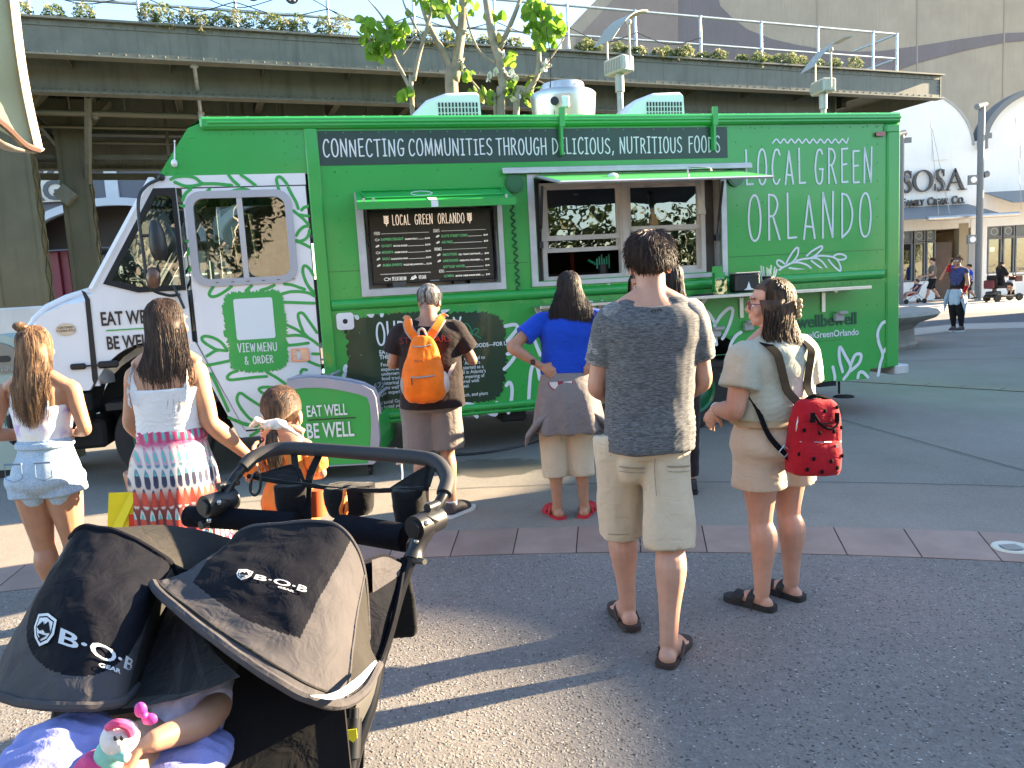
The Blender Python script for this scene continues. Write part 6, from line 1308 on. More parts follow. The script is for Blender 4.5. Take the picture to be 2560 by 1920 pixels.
def long_hair(P, m, par, length, width, seed=1, back=.10, n=420, wave=.0, wf=20, part=0., az0=2.3, name='hair', gather=None, frontfall=0., wd=.010, core=True, tipw=.8, messy=.006, mats=None):
    """hair falling behind the head; length below the head centre (m), width = half width of the fall"""
    rr = random.Random(seed); Mh = P['Mh']; T = Mh.to_translation(); R3 = Mh.to_3x3(); paths = []
    cap = sphere((0, -.016, .034), (.077, .095, .086), 24, 16); capg = G([], [])
    keep = {}
    cap.v = [(p[0], p[1], p[2]) if p[1] < .035 or p[2] > .065 else (p[0]*.8, p[1]*.5, p[2]*.8) for p in cap.v]
    g = cap.tf(Mh)
    for i in range(n):
        az = rr.uniform(-az0, az0); u = az/az0; el = rr.uniform(-.1, 1.35); layer = rr.random()
        p0 = sph_pt(1.06+.05*layer, az, max(el, .0)); pts_ = [Mh @ sph_pt(1.06, az*.5, 1.5), Mh @ sph_pt(1.08+.03*layer, az*.8, 1.0)]*(1 if i % 2 else 0)+[Mh @ sph_pt(1.05, az*.6+part*.2, min(1.45, max(el, .0)+.5)), Mh @ p0, Mh @ sph_pt(1.08+.07*layer, az*.98, -.25)]
        endL = length*rr.uniform(.78, 1.0)*(1-.10*abs(u)); wx = width*(u*(.95)+rr.uniform(-.12, .12)); hy = -back*(1-.35*u*u)-.02*layer+rr.uniform(-.01, .01)
        if frontfall and abs(u) > .72: hy = frontfall*rr.uniform(.3, 1); wx = math.copysign(width*1.0, u)
        x0, y0 = (pts_[-1].x, pts_[-1].y); z0 = pts_[-1].z; ph = rr.uniform(0, 6.28)
        for k in range(1, 9):
            t_ = k/8; e = t_**.8; x = x0+(T.x+wx*(1-(1-tipw)*t_*t_)-x0)*e+wave*sin(wf*t_+ph*.3+u*2)*t_+messy*sin(ph+9*t_)*t_; y = y0+(T.y+hy-y0)*min(1, t_*1.6)+wave*.5*cos(wf*t_+ph)*t_; z = z0-(endL-(T.z-z0))*t_
            pts_.append(V(x, y, z))
        paths.append((pts_, wd*rr.uniform(.6, 1.3)))
    g.add(strands(paths, 0))
    if core:
        c = [(T.x, T.y-.03, T.z+.02, .07*P.get('hs', 1), .06, 2.), (T.x, T.y-back*.55, T.z-.08, min(width*.8, .078), .03, 2.), (T.x, T.y-back*.8, T.z-length*.45, width*.62, .02, 2), (T.x, T.y-back*.9, T.z-length*.72, width*.5*tipw, .010, 2)]
        g.add(loft(c[::-1], 16, 3))
    return obj(name, g, m, par, True, 180)
def eyes(P, par):
    Mh = P['Mh']
    for sx in (-1, 1):
        e = obj('eye', sphere((sx*.029, .079, -.006), (.0125, .009, .008), 10, 8).tf(Mh), EYEW, par, True); obj('iris', sphere((sx*.029, .0865, -.006), (.0055, .003, .0055), 8, 6).tf(Mh), EYED, e, True)
        obj('eyebrow', tube([(sx*.014, .087, .022), (sx*.03, .086, .028), (sx*.047, .072, .022)], [.003, .004, .002], 6).tf(Mh), HB, par)
def person(label, P, loc, rz, skin, group=None):
    t = thing('person', label, 'person', (loc[0], loc[1], 0), radians(rz), group); make_person(P)
    obj('body', P['skin_g'], skin, t, True, 180); P['t'] = t; return t
def sole_pts(P, i):
    H = P['H']; hip, kn, an = leg_pts(P, i, H); fd = foot_dirs(P, i); return V(an.x, an.y, 0), fd, V(-fd.y, fd.x, 0), an.z-.05*H
def sandal(P, i, m, t, style='slide', name='sandal', th=.018):
    H = P['H']; o, fd, lt, lift = sole_pts(P, i); out = []
    prof = [(-.042, .014), (-.03, .024), (0, .026), (.045, .026), (.08, .031), (.105, .028), (.125, .014)]
    L_ = [(a*H, b*H) for a, b in prof]; P2 = L_+[(a, -b) for a, b in L_[::-1]]; P2 = [tuple(p) for p in cr(P2, 3, True)]
    g = G()
    for z in (0, th): g.v += [tuple(o+fd*a+lt*b+V(0, 0, z+max(0, lift-th*.0))) for a, b in P2]
    n = len(P2); g.f = [tuple(range(n))[::-1], tuple(range(n, 2*n))]+[(k, (k+1) % n, n+(k+1) % n, n+k) for k in range(n)]
    s = obj(name, g, m, t)
    zz = lambda k: V(0, 0, k*H+lift)
    if style == 'slide':
        for a0, wdt in ((.075, .034), (.03, .024)):
            pts = [o+fd*a0*H+lt*.03*H+zz(.008), o+fd*(a0-.005)*H+lt*.026*H+zz(.038-.18*(a0-.03)), o+fd*(a0-.008)*H+zz(.052-.22*(a0-.03)), o+fd*(a0-.005)*H-lt*.026*H+zz(.038-.18*(a0-.03)), o+fd*a0*H-lt*.03*H+zz(.008)]
            gg = G(); Q = cr(pts, 4)
            for q in Q: q = Vector(q); gg.v += [tuple(q-fd*wdt*H/2), tuple(q+fd*wdt*H/2), tuple(q+fd*wdt*H/2+V(0, 0, .004)), tuple(q-fd*wdt*H/2+V(0, 0, .004))]
            gg.f = ring_faces(len(Q), 4); obj('strap', gg, m, s, True)
    else:
        for sd in (-1, 1): obj('strap', curve_tube([o+lt*sd*.027*H+zz(.012)+fd*.0*H, o+lt*sd*.024*H+fd*.04*H+zz(.030), o+fd*.075*H+zz(.030), o+fd*.09*H+zz(.012)], .0065, 4, 6), m, s, True)
    return s
def shoe(P, i, m, m2, t, label=None, k=1.):
    H = P['H']; o, fd, lt, lift = sole_pts(P, i); z = lambda a: V(0, 0, a*H+lift)
    prof = [(-.048, .012), (-.038, .027), (0, .029), (.045, .030), (.085, .035), (.115, .028), (.135, .012)]
    L_ = [(a*H*k, b*H*k) for a, b in prof]; P2 = [tuple(p) for p in cr(L_+[(a, -b) for a, b in L_[::-1]], 3, True)]
    g = G()
    for zz_ in (0, .012, .022): g.v += [tuple(o+fd*a*(1 if zz_ else .97)+lt*b*(1 if zz_ else .94)+V(0, 0, lift+zz_*H/1.2)) for a, b in P2]
    n = len(P2); g.f = ring_faces(3, n)
    u = U(limb([o-fd*.02*H+z(.035), o+fd*.03*H+z(.036), o+fd*.08*H+z(.026), o+fd*.115*H+z(.022)], [r*H*k for r in (.027, .029, .027, .017)]), limb([o-fd*.012*H+z(.02), o-fd*.012*H+z(.068)], [.030*H, .026*H]))
    s = obj('shoe', remesh(u, .006, 3), m, t, True, 180, label); obj('sole', g, m2, s, True)
    obj('lace', U(*[tube([tuple(o+fd*a*H+lt*.014*H+z(.062-.3*(a-.02))), tuple(o+fd*(a+.006)*H+z(.068-.3*(a-.02))), tuple(o+fd*a*H-lt*.014*H+z(.062-.3*(a-.02)))], .003, 5) for a in (.02, .035, .05)]), m2 if label is None else mat('red_lace', (.4, .02, .03), .6), s, kind='stuff')
    return s
# --------------------------------------------------------------- materials for clothes
def heather(name, a, b, sc_=(42, 42, 250)):
    m, t, p = nodes(name); N = NT(t); f = N.noise(1., 4, .75, vec=N.mapped(sc_)); N.link(N.ramp(f, [(.40, a), (.60, b)]), p.inputs['Base Color']); p.inputs['Roughness'].default_value = .85
    N.link(N.bump(N.noise(300, 2), .3, .001), p.inputs['Normal']); return m
HEATH = heather('heather_grey_knit', (.045, .048, .055), (.145, .148, .155)); HEATH2 = heather('heather_grey_sleeve', (.10, .10, .105), (.27, .265, .26))
KHAKI = cloth('khaki_twill', (.57, .47, .34), .05, 4); KHAKI2 = cloth('khaki_cotton', (.56, .46, .33), .06, 5); BLUET = cloth('royal_blue_jersey', (.010, .055, .42), .12, 5, rough=.8); GREYJ = cloth('taupe_grey_sweatshirt', (.20, .175, .17), .08, 12)
SAGE = cloth('pale_sage_jersey', (.40, .42, .35), .05, 5); BEIGE = cloth('beige_twill', (.56, .45, .34), .06, 5); BLKT = cloth('black_jersey', (.022, .016, .016), .2, 6); GREYS = cloth('grey_shorts_cloth', (.20, .17, .155), .07, 5)
WHT = cloth('white_rib_top', (.72, .72, .74), .04, 6, bump=.3); ORG = cloth('orange_cotton', (.75, .26, .06), .12, 5); 
def denim():
    m, t, p = nodes('washed_denim'); N = NT(t); f = N.noise(6, 4, .7); c = N.ramp(f, [(.3, (.20, .30, .44)), (.7, (.38, .50, .62))]); f2 = N.noise(220, 2); c = N.mix(c, (.68, .75, .80), N.ramp(f2, [(.5, 0.), (.62, .5)])); N.link(c, p.inputs['Base Color']); p.inputs['Roughness'].default_value = .85; N.link(N.bump(f2, .3, .001), p.inputs['Normal']); return m
DEN = denim()
def tiedye():
    m, t, p = nodes('tie_dye'); N = NT(t); f = N.noise(9, 2, .5, dist=1.2); c = N.ramp(f, [(.32, (.55, .42, .72)), (.44, (.78, .76, .80)), (.56, (.80, .78, .78)), (.64, (.82, .72, .42)), (.74, (.80, .62, .62))]); N.link(c, p.inputs['Base Color']); p.inputs['Roughness'].default_value = .85; return m
def ikat():
    """rows of drop shapes: teal, navy, red, white bands down the trousers"""
    m, t, p = nodes('ikat_print'); N = NT(t); sep = N.new('ShaderNodeSeparateXYZ'); N.link(N.coord(), sep.inputs[0]); x, y, z = sep.outputs
    wob = N.math('MULTIPLY', N.math('SUBTRACT', N.noise(14, 3, .6), .5), .03); z2 = N.math('ADD', z, wob)
    band_ = N.math('MULTIPLY', N.math('SUBTRACT', 1.02, z2), 1/1.02)  # 0 at waist .. 1 at hem
    row = N.math('MULTIPLY', z2, 11.); xr = N.math('ADD', N.math('MULTIPLY', N.math('ADD', x, N.math('MULTIPLY', y, .8)), 27.), N.math('MULTIPLY', N.math('FLOOR', row, 0), .5))
    u = N.math('SUBTRACT', N.math('FRACT', xr, 0), .5); v = N.math('SUBTRACT', N.math('FRACT', row, 0), .5)
    uu = N.math('MULTIPLY', N.math('ABSOLUTE', u, 0), N.math('ADD', 1.35, N.math('MULTIPLY', v, 1.1))); d = N.math('SQRT', N.math('ADD', N.math('MULTIPLY', uu, uu), N.math('MULTIPLY', v, N.math('MULTIPLY', v, .75)))); d = N.math('ADD', d, N.math('MULTIPLY', N.math('SUBTRACT', N.noise(60, 2), .5), .12))
    inner = N.ramp(d, [(.20, 1.), (.26, 0.)]); outer = N.ramp(d, [(.38, 1.), (.46, 0.)])
    bg = N.ramp(band_, [(.0, (.42, .02, .12)), (.10, (.45, .05, .14)), (.125, (.62, .55, .52)), (.27, (.62, .56, .52)), (.30, (.52, .38, .34)), (.34, (.30, .05, .035)), (.42, (.10, .02, .03)), (.6, (.20, .02, .08))])
    oc = N.ramp(band_, [(.0, (.50, .10, .22)), (.12, (.50, .28, .36)), (.18, (.10, .22, .28)), (.23, (.03, .04, .10)), (.30, (.48, .05, .03)), (.36, (.55, .50, .45)), (.42, (.48, .05, .03)), (.50, (.55, .50, .45)), (.6, (.5, .06, .04))], 'CONSTANT')
    ic = N.ramp(band_, [(.0, (.10, .42, .38)), (.16, (.08, .42, .38)), (.23, (.03, .03, .06)), (.29, (.55, .06, .03)), (.36, (.08, .40, .38)), (.42, (.50, .07, .03)), (.48, (.10, .38, .36)), (.55, (.5, .07, .03))], 'CONSTANT')
    c = N.mix(bg, oc, outer); c = N.mix(c, ic, inner); N.link(c, p.inputs['Base Color']); p.inputs['Roughness'].default_value = .75; return m
# =============================================================== the man in the grey shirt
P = dict(H=1.72, bulk=.99, waist=1.10, leanv=(.045, 0), toe=(8, -28), vox=.0056,
         legs=[((-.085, .02, .86), (-.075, .13, .48), (-.055, .13, .10)), ((.09, -.02, .86), (.095, -.10, .48), (.055, -.20, .085))],
         arms=[((-.105, -.01, 1.365), (-.165, .03, 1.10), (-.105, .20, 1.02), (.55, .8, .1), (0, 0, -1), .5), ((.230, -.01, 1.360), (.275, .02, 1.10), (.22, .2, 1.0), (-.5, .8, .1), (0, 0, -1), .5)], head=(0.0, .015, .925), yaw=-4, nod=2, hs=1.02)
GR = person('tall dark haired man in a heather grey shirt and khaki shorts', P, (.512, 3.12), 0, SK1)
P['hem'] = .835
g = top_g(P, .50, .84, .015, .62, .012, .02)
obj('shirt', garment(g, .0075, folds(.0055, 7, 11, 3, [(.93, .16, .0016)])), HEATH, GR, True, 180)
g = U(*[limb([V(*a[0])+V(-s*.075, -.006, .040), V(*a[0])+V(-s*.01, -.002, .004), V(*a[0]).lerp(V(*a[1]), .32), V(*a[0]).lerp(V(*a[1]), .66)], [.046, .0655, .0665, .066]) for s, a in ((-1, P['arms'][0]), (1, P['arms'][1]))])
obj('sleeve', garment(g, .008, folds(.004, 9, 13, 8)), HEATH2, GR, True, 180)
shm = garment(shorts_g(P, .55, .44, .006, .058, .060), .0075, folds(.0095, 8, 5, 5, [(.46, .03, .001)]), 8); obj('shorts', shm, KHAKI, GR, True, 180)
ST = mat('seam_thread', (.30, .24, .17), .9)
def seam(pts, t, r=.0016, m=None): return obj('seam', tube(pts, r, 4), m or ST, t)
seam([(.036, back_y(shm.v, .036, z)-.0005, z) for z in (.82, .79, .76, .73, .70, .67)], GR)
for i in (0, 1): seam([(x, back_y(shm.v, x, .455)-.001, .463) for x in ([-.14, -.10, -.06, -.02] if i == 0 else [.05, .09, .13, .16])], GR)
for x0 in (-.10, .085):
    obj('pocket', U(*[tube([(x0+.02*k, back_y(shm.v, x0+.02*k, zz)-.0008, zz-.002*k) for k in range(6)], rr_, 4) for zz, rr_ in ((.785, .0030), (.765, .0016))]), ST, GR)
for i in range(2): 
    an = V(*P['legs'][i][2])
    sandal(P, i, mat('sandal_brown', (.035, .022, .018), .6), GR, 'thong', th=.022)
short_hair(P, HB, GR, 5, .046, 4200, .34, -.78, cap=1.08)
obj('neck_logo', U(*[prism(circ(.066+s_*.012, 1.40, .010, .007, 12), -.107, -.113, [circ(.066+s_*.012, 1.40, .007, .004, 12)]) for s_ in (-1, 1)]), BLACKP, GR)
# =============================================================== woman with the red backpack
P = dict(H=1.50, fem=True, bulk=1.24, waist=1.22, toe=(20, 14), vox=.0056, armk=1.28, legscale=1.12,
         legs=[((-.085, .0, .75), (-.085, .0, .43), (-.10, -.02, .075)), ((.085, .0, .75), (.10, .02, .43), (.095, -.0, .075))],
         arms=[((-.165, -.01, 1.165), (-.235, -.02, .935), (-.20, .16, .92), (.0, .55, -.85), (.8, .2, 0), .35), ((.165, -.01, 1.165), (.215, .02, .92), (.21, .14, .77), (.1, .6, -.7), (-1, 0, 0), .4)], yaw=56, nod=2, head=(0, .01, .925), hs=1.08, thumb=(1, -1))
BW = person('woman in glasses and a pale sage shirt with half up wavy brown hair looking left', P, (1.17, 3.42), 24, SK1)
P['hem'] = .885
bws = garment(top_g(P, .55, .84, .016, .58, .020), .0075, folds(.008, 6, 9, 11, [(.95, .12, .0015)])); obj('shirt', bws, SAGE, BW, True, 180)
obj('shorts', garment(shorts_g(P, .60, .575, .016, .080, .084), .0075, folds(.006, 8, 8, 2, [(.61, .03, .001)])), BEIGE, BW, True, 180)
obj('waistband', loft([(s[0], s[1], z, s[3]+.003, s[4]+.003, s[5]) for s, z in zip(torso_secs(P, 1.50, 1.24, .54, .61, .018), (.865, .905))], 28, 1), mat('waistband_tan', (.42, .30, .17), .8), BW, True)
SB = mat('sandal_black', (.012, .012, .013), .7)
for i in range(2): sandal(P, i, SB, BW, 'slide', th=.03)
long_hair(P, HBL, BW, .34, .130, 3, .095, 2200, .014, 12, az0=2.05, wd=.0042, messy=.010)
Mh = P['Mh']; GLS = mat('glasses_red', (.16, .02, .02), .2, coat=.5)
gl = obj('glasses', U(*[curve_tube([(sx*.034+.024*cos(a), .098-.012*abs(cos(a)) if False else .097, -.006+.021*sin(a)) for a in [2*pi*i/12 for i in range(12)]], .0024, 2, 6, closed=True) for sx in (-1, 1)], tube([(-.01, .1, -.002), (.01, .1, -.002)], .002, 6), *[tube([(sx*.058, .094, .0), (sx*.076, .04, -.002)], .0022, 6) for sx in (-1, 1)]).tf(Mh), GLS, BW, True)
eyes(P, BW)
clip = obj('hair_clip', U(*[sphere((-.05+.008*k, -.118-.004*(k % 2), .01-.022*k), (.016, .014, .014), 8, 6) for k in range(4)]).tf(Mh), mat('clip_gold', (.45, .33, .18), .35, var=.5, vs=60), BW, True)
wr = V(*P['arms'][0][2]); el = V(*P['arms'][0][1])
tag(obj('bracelet', U(*[sphere(tuple(el.lerp(wr, .93)+V(.026*cos(a), 0, .026*sin(a))), .006, 8, 6) for a in [2*pi*i/14 for i in range(14)]]), mat('bracelet_beads', (.6, .55, .5), .3, metal=.4, var=.4, vs=90), BW, True))
# red backpack
RED = cloth('red_canvas', (.42, .012, .022), .1, 8, bump=.3); RBL = mat('strap_black', (.010, .010, .011), .9, spec=.05)
bp = thing('backpack', 'small red backpack with black straps and dark round motifs worn low on the back', 'backpack', (1.17, 3.42, 0), radians(24))
def pack(cx, cy, z0, z1, w_, d, n=20, taper=.8): 
    H_ = z1-z0; return loft([(cx, cy, z0+H_*a, w_*b, d*c, 3.2) for a, b, c in ((0, .86, .8), (.06, 1, .98), (.35, 1.02, 1.0), (.75, .95, .85), (.93, .82, .62), (1., .6, .35))], n, 3)
q = garment(pack(.0, -.235, .665, .985, .112, .068), .006, folds(.003, 12, 9, 4), 3)
tiltM = Matrix.Translation((.0, -.235, .8)) @ rot('Y', 5) @ rot('Z', -14) @ Matrix.Translation((.115, .235, -.8) if False else (0, .235, -.8))
q = q.tf(tiltM); obj('main_bag', q, RED, bp, True, 180)
tiltM = tiltM @ Matrix.Translation((-.115, 0, 0))
pk = obj('front_pocket', loft([(.115, -.265, .672, .092, .045, 3.4), (.115, -.27, .70, .098, .052, 3.4), (.115, -.268, .78, .098, .052, 3.4), (.115, -.262, .815, .094, .040, 3.4)], 24, 2).tf(tiltM), RED, bp, True)
obj('zip', U(tube([tiltM @ V(.02, -.285, .81), tiltM @ V(.115, -.313, .812), tiltM @ V(.21, -.285, .81)], .003, 4), tube([tiltM @ V(.018, -.262, .80), tiltM @ V(.012, -.268, .88), tiltM @ V(.03, -.26, .945), tiltM @ V(.07, -.25, .972)], .004, 4), box(.032, .046, -.325, -.318, .765, .80)), mat('zip_silver', (.6, .58, .55), .3, metal=.8), bp)
rr = random.Random(12); dots = G()
for x, z in [(.035, .70), (.10, .69), (.175, .705), (.06, .745), (.14, .735), (.20, .755), (.035, .86), (.065, .90), (.10, .85), (.17, .855), (.13, .94), (.185, .90), (.215, .87), (.02, .76), (.195, .955)]:
    c_ = tiltM @ V(x, -.3, z); y_ = min(back_y(q.v, c_.x, c_.z, .008), back_y(pk.data.vertices and [tuple(v_.co) for v_ in pk.data.vertices], c_.x, c_.z, .016) if z < .815 else 9); dots.add(sphere((c_.x, y_, c_.z), (.0105, .0035, .0095), 10, 6))
obj('motif', dots, RBL, bp, True, kind='stuff')
obj('top_handle', U(curve_tube([tiltM @ V(.055, -.24, .975), tiltM @ V(.10, -.25, 1.0), tiltM @ V(.17, -.24, .985)], .009, 4, 6), tube([tiltM @ V(.06, -.305, .935), tiltM @ V(.06, -.309, .895)], .013, 4, flat=.4), tube([tiltM @ V(.17, -.305, .935), tiltM @ V(.17, -.309, .895)], .013, 4, flat=.4), curve_tube([tiltM @ V(.065, -.31, .925), tiltM @ V(.09, -.325, .885), tiltM @ V(.13, -.33, .87), tiltM @ V(.165, -.32, .89), tiltM @ V(.168, -.31, .93)], .0055, 4, 6)), RBL, bp)
obj('patch', tube([tiltM @ V(.09, -.312, .89), tiltM @ V(.14, -.312, .89)], .018, 4, flat=.1), RBL, bp)
def strap(pts, w_, m, par, name='strap', th=.003, up=(0, -1, 0)):
    Q = [Vector(p) for p in cr(pts, 6)]; g = G(); n = len(Q)
    for i, q in enumerate(Q):
        t_ = (Q[min(n-1, i+1)]-Q[max(0, i-1)]).normalized(); nn = Vector(up) if not callable(up) else up(q); s_ = t_.cross(nn).normalized()*w_/2; o = s_.cross(t_).normalized()*th/2
        g.v += [tuple(q-s_-o), tuple(q+s_-o), tuple(q+s_+o), tuple(q-s_+o)]
    g.f = ring_faces(n, 4); return obj(name, g, m, par)
sy = lambda x, z: (x, back_y(bws.v, x, z, .02)-.006, z)
strap([(-.105, .01, 1.235), (-.105, -.04, 1.235), sy(-.10, 1.19), sy(-.09, 1.14), sy(-.075, 1.08), sy(-.06, 1.02), (-.045, -.20, .965)], .042, RBL, bp)
strap([(.10, .01, 1.235), (.10, -.04, 1.235), sy(.09, 1.19), sy(.08, 1.14), sy(.065, 1.08), sy(.055, 1.02), (.045, -.20, .965)], .042, RBL, bp)
sp = strap([(-.17, -.02, 1.02), (-.17, -.085, .95), (-.16, -.14, .84), (-.12, -.19, .76), (-.08, -.235, .70)], .026, RBL, bp)
obj('buckle', U(*[tube([V(-.13, -.190, .775)+V(a[0], a[1], a[2]), V(-.13, -.190, .775)+V(b[0], b[1], b[2])], .0028, 5) for a, b in (((-.02, 0, -.005), (.005, -.006, .022)), ((.005, -.006, .022), (.028, -.014, -.005)), ((.028, -.014, -.005), (.003, -.008, -.03)), ((.003, -.008, -.03), (-.02, 0, -.005)))]), mat('buckle', (.6, .6, .6), .3, metal=.8), sp)
# =============================================================== woman in blue
P = dict(H=1.60, fem=True, bulk=1.10, waist=1.12, toe=(20, -22), vox=.007, leanv=(.03, 0), legscale=.95,
         legs=[((-.08, 0, .80), (-.085, .01, .46), (-.08, -.02, .08)), ((.08, 0, .80), (.09, .01, .46), (.095, -.02, .08))],
         arms=[((-.125, -.01, 1.30), (-.325, -.10, 1.15), (-.145, -.115, 1.02), (.85, -.1, -.55), (-.1, 1, 0), .12), ((.225, -.01, 1.30), (.36, -.08, 1.12), (.20, -.10, 1.00), (-.9, -.1, -.2), (.1, 1, 0), .15)], head=(.02, .012, .935))
BL = person('woman in a royal blue shirt standing with both hands on her hips', P, (.335, 4.95), 0, SK2)
P['hem'] = .965
obj('shirt', garment(top_g(P, .585, .838, .014, .60, .014), .008, folds(.007, 5, 8, 21, [(1.0, .08, .0015)])), BLUET, BL, True, 180)
obj('trousers', garment(shorts_g(P, .545, .275, .012, .060, .052), .0085, folds(.006, 6, 7, 9, [(.3, .05, .0012)])), KHAKI2, BL, True, 180)
long_hair(P, HK, BL, .28, .165, 8, .09, 2200, .010, 9, az0=2.3, wd=.0042, messy=.016)
for i in range(2): sandal(P, i, mat('sandal_red', (.45, .015, .03), .5), BL, 'slide', th=.022)
obj('watch', U(cyl((-.185, -.117, 1.045), (-.205, -.116, 1.06), .021, n=14), boxc((-.197, -.138, 1.052), (.03, .012, .034), .004)), mat('watch', (.05, .01, .015), .3), BL)
SW = thing('sweatshirt', 'taupe grey sweatshirt tied round the waist of the woman in blue', 'sweatshirt', (.335, 4.95, 0))
g = loft([(.015, -.03, .585, .235, .185, 2.), (.02, -.03, .62, .232, .185, 2.2), (.02, -.03, .74, .212, .182, 2.2), (.02, -.028, .84, .195, .168, 2.2), (.02, -.015, .93, .172, .142, 2.2), (.025, -.005, .985, .158, .125, 2.2)], 34, 3)
def swf(p): a = atan2(p[1], p[0]); return .010*sin(a*9+p[2]*5)*max(0, min(1, (.95-p[2])*3))+.006*noise.noise((p[0]*9, p[1]*9, p[2]*6))
obj('body_cloth', garment(g, .009, swf), GREYJ, SW, True, 180)
for sx in (-1, 1):
    g = tube([(sx*.13+.02, -.13, .72), (sx*.20+.02, -.115, .66), (sx*.27+.02, -.08, .57), (sx*.29+.02, -.05, .49)], [.05, .06, .05, .006], 12, flat=.45)
    obj('hem_corner', garment(g, .008, folds(.006, 10, 8, 2)), GREYJ, SW, True, 180)
cm = mat('crest_white', (.62, .60, .58), .7); cr_ = mat('crest_red', (.25, .03, .05), .7)
cc = [(-.03+.075*cos(a), .925+.055*sin(a)) for a in [pi+pi*i/12 for i in range(13)]]
cc = [(x, z-.005) for x, z in cc]
obj('crest', U(prism(cc, -.152, -.166)), cm, SW); obj('crest', ribbon([(x, z) for x, z in cc], .007, -.1668), cr_, SW); obj('crest', prism([(-.05, .925), (-.01, .925), (-.02, .89), (-.035, .865), (-.045, .89)], -.1672, None), cr_, SW)
# =============================================================== old man with the orange backpack
P = dict(H=1.58, bulk=1.16, waist=1.16, toe=(16, -35), vox=.007, leanv=(.02, 0.0), legscale=1.,
         legs=[((-.085, 0, .79), (-.085, .01, .45), (-.09, 0, .075)), ((.085, 0, .79), (.09, .01, .45), (.10, -.02, .075))],
         arms=[((-.165, -.01, 1.265), (-.235, -.01, 1.06), (-.12, .19, 1.08), (.7, .7, .1), (0, 0, 1), .7), ((.20, -.01, 1.265), (.30, .02, 1.05), (.24, .17, 1.16), (-.3, .5, .7), (-1, 0, 0), .8)], head=(.01, .045, .925), nod=-24, yaw=-8)
OM = person('grey haired man in black shirt and grey shorts bending his head over his hands', P, (-.555, 5.12), 0, SK3)
P['hem'] = .765
obj('shirt', garment(top_g(P, .50, .838, .020, .66, .024, .10), .0085, folds(.007, 6, 6, 31)), BLKT, OM, True, 180)
obj('shorts', garment(shorts_g(P, .56, .475, .020, .075, .078), .0085, folds(.008, 9, 4, 3)), GREYS, OM, True, 180)
short_hair(P, HGR, OM, 9, .034, 1800, .12, -.75, cap=1.1)
SHB = mat('shoe_dark', (.045, .035, .04), .6, var=.4, vs=30); SHW = mat('shoe_sole', (.62, .62, .62), .6)
for i in range(2): shoe(P, i, SHB, SHW, OM, 'dark running shoe with a white sole and red laces', 1.08)
for i in range(2):
    a = V(*P['legs'][i][2]); obj('sock', limb([a+V(0, 0, -.005), a+V(0, 0, .035)], [.040, .039], 14, 1), WHT, OM, True)
text('STAR WARS', .062, mat('print_dark_red', (.16, .012, .015), .7), OM, -.155, 1.20, -.158, 1.0, -.006)
OB = cloth('orange_ripstop', (.80, .17, .012), .1, 10, bump=.35, rough=.55); GB = mat('grey_webbing', (.30, .28, .26), .7)
ob = thing('backpack', 'bright orange nylon backpack with grey piping worn by the grey haired man', 'backpack', (-.555, 5.12, 0))
g = loft([(.0, -.245, .825, .075, .045, 2.2), (.0, -.25, .85, .125, .085, 2.5), (.0, -.25, .93, .142, .10, 2.6), (-.005, -.24, 1.04, .128, .090, 2.5), (-.0, -.225, 1.14, .100, .070, 2.4), (.0, -.21, 1.215, .075, .050, 2.3), (.0, -.195, 1.25, .045, .03, 2)], 28, 3)
obj('main_bag', garment(g, .007, folds(.0085, 14, 6, 6)), OB, ob, True, 180)
obj('zip', U(curve_tube([(-.075, -.335, 1.0), (0, -.352, 1.0), (.075, -.338, 1.005)], .006, 5, 6), curve_tube([(-.06, -.262, 1.19), (0, -.285, 1.185), (.055, -.268, 1.195)], .005, 5, 6), curve_tube([(.055, -.26, 1.19), (.085, -.255, 1.10), (.11, -.27, 1.02)], .004, 5, 5)), GB, ob, True)
obj('zip_pull', tube([(-.07, -.345, .995), (-.068, -.35, .955)], .0035, 5), BLACKP, ob); obj('badge', boxc((-.02, -.318, 1.10), (.06, .006, .012)), mat('badge_red', (.5, .12, .02), .6), ob)
for sx in (-1, 1): obj('side_pocket', garment(sphere((sx*.122, -.24, .945), (.035, .065, .075), 16, 12), .007, folds(.004, 15, 10, sx)), mat('mesh_grey' if sx < 0 else 'mesh_grey_pink', (.30, .27, .25) if sx < 0 else (.55, .42, .36), .7), ob, True, 180)
for sx in (-1, 1):
    P_ = [(sx*.125+.01, -.02, 1.345), (sx*.115+.01, -.09, 1.35), (sx*.085, -.16, 1.29), (sx*.04, -.185, 1.23)]
    strap(P_, .062, GB, ob, 'strap', .006); strap([(p[0], p[1]-.003, p[2]+.003) for p in P_], .046, OB, ob, 'strap', .006)
strap([(.20, -.06, 1.09), (.175, -.13, 1.03), (.13, -.19, .955)], .022, GB, ob)
obj('haul_loop', curve_tube([(-.022, -.19, 1.235), (-.02, -.20, 1.285), (.01, -.20, 1.29), (.03, -.19, 1.24)], .008, 4, 6), mat('loop', (.42, .38, .32), .7), ob, True)
tag(obj('phone', boxc((.0, .25, 1.12), (.14, .01, .075), .004, rot('X', -50)).mv(-.54, 5.14, 0), BLACKP), 'dark phone held by the grey haired man', 'phone')
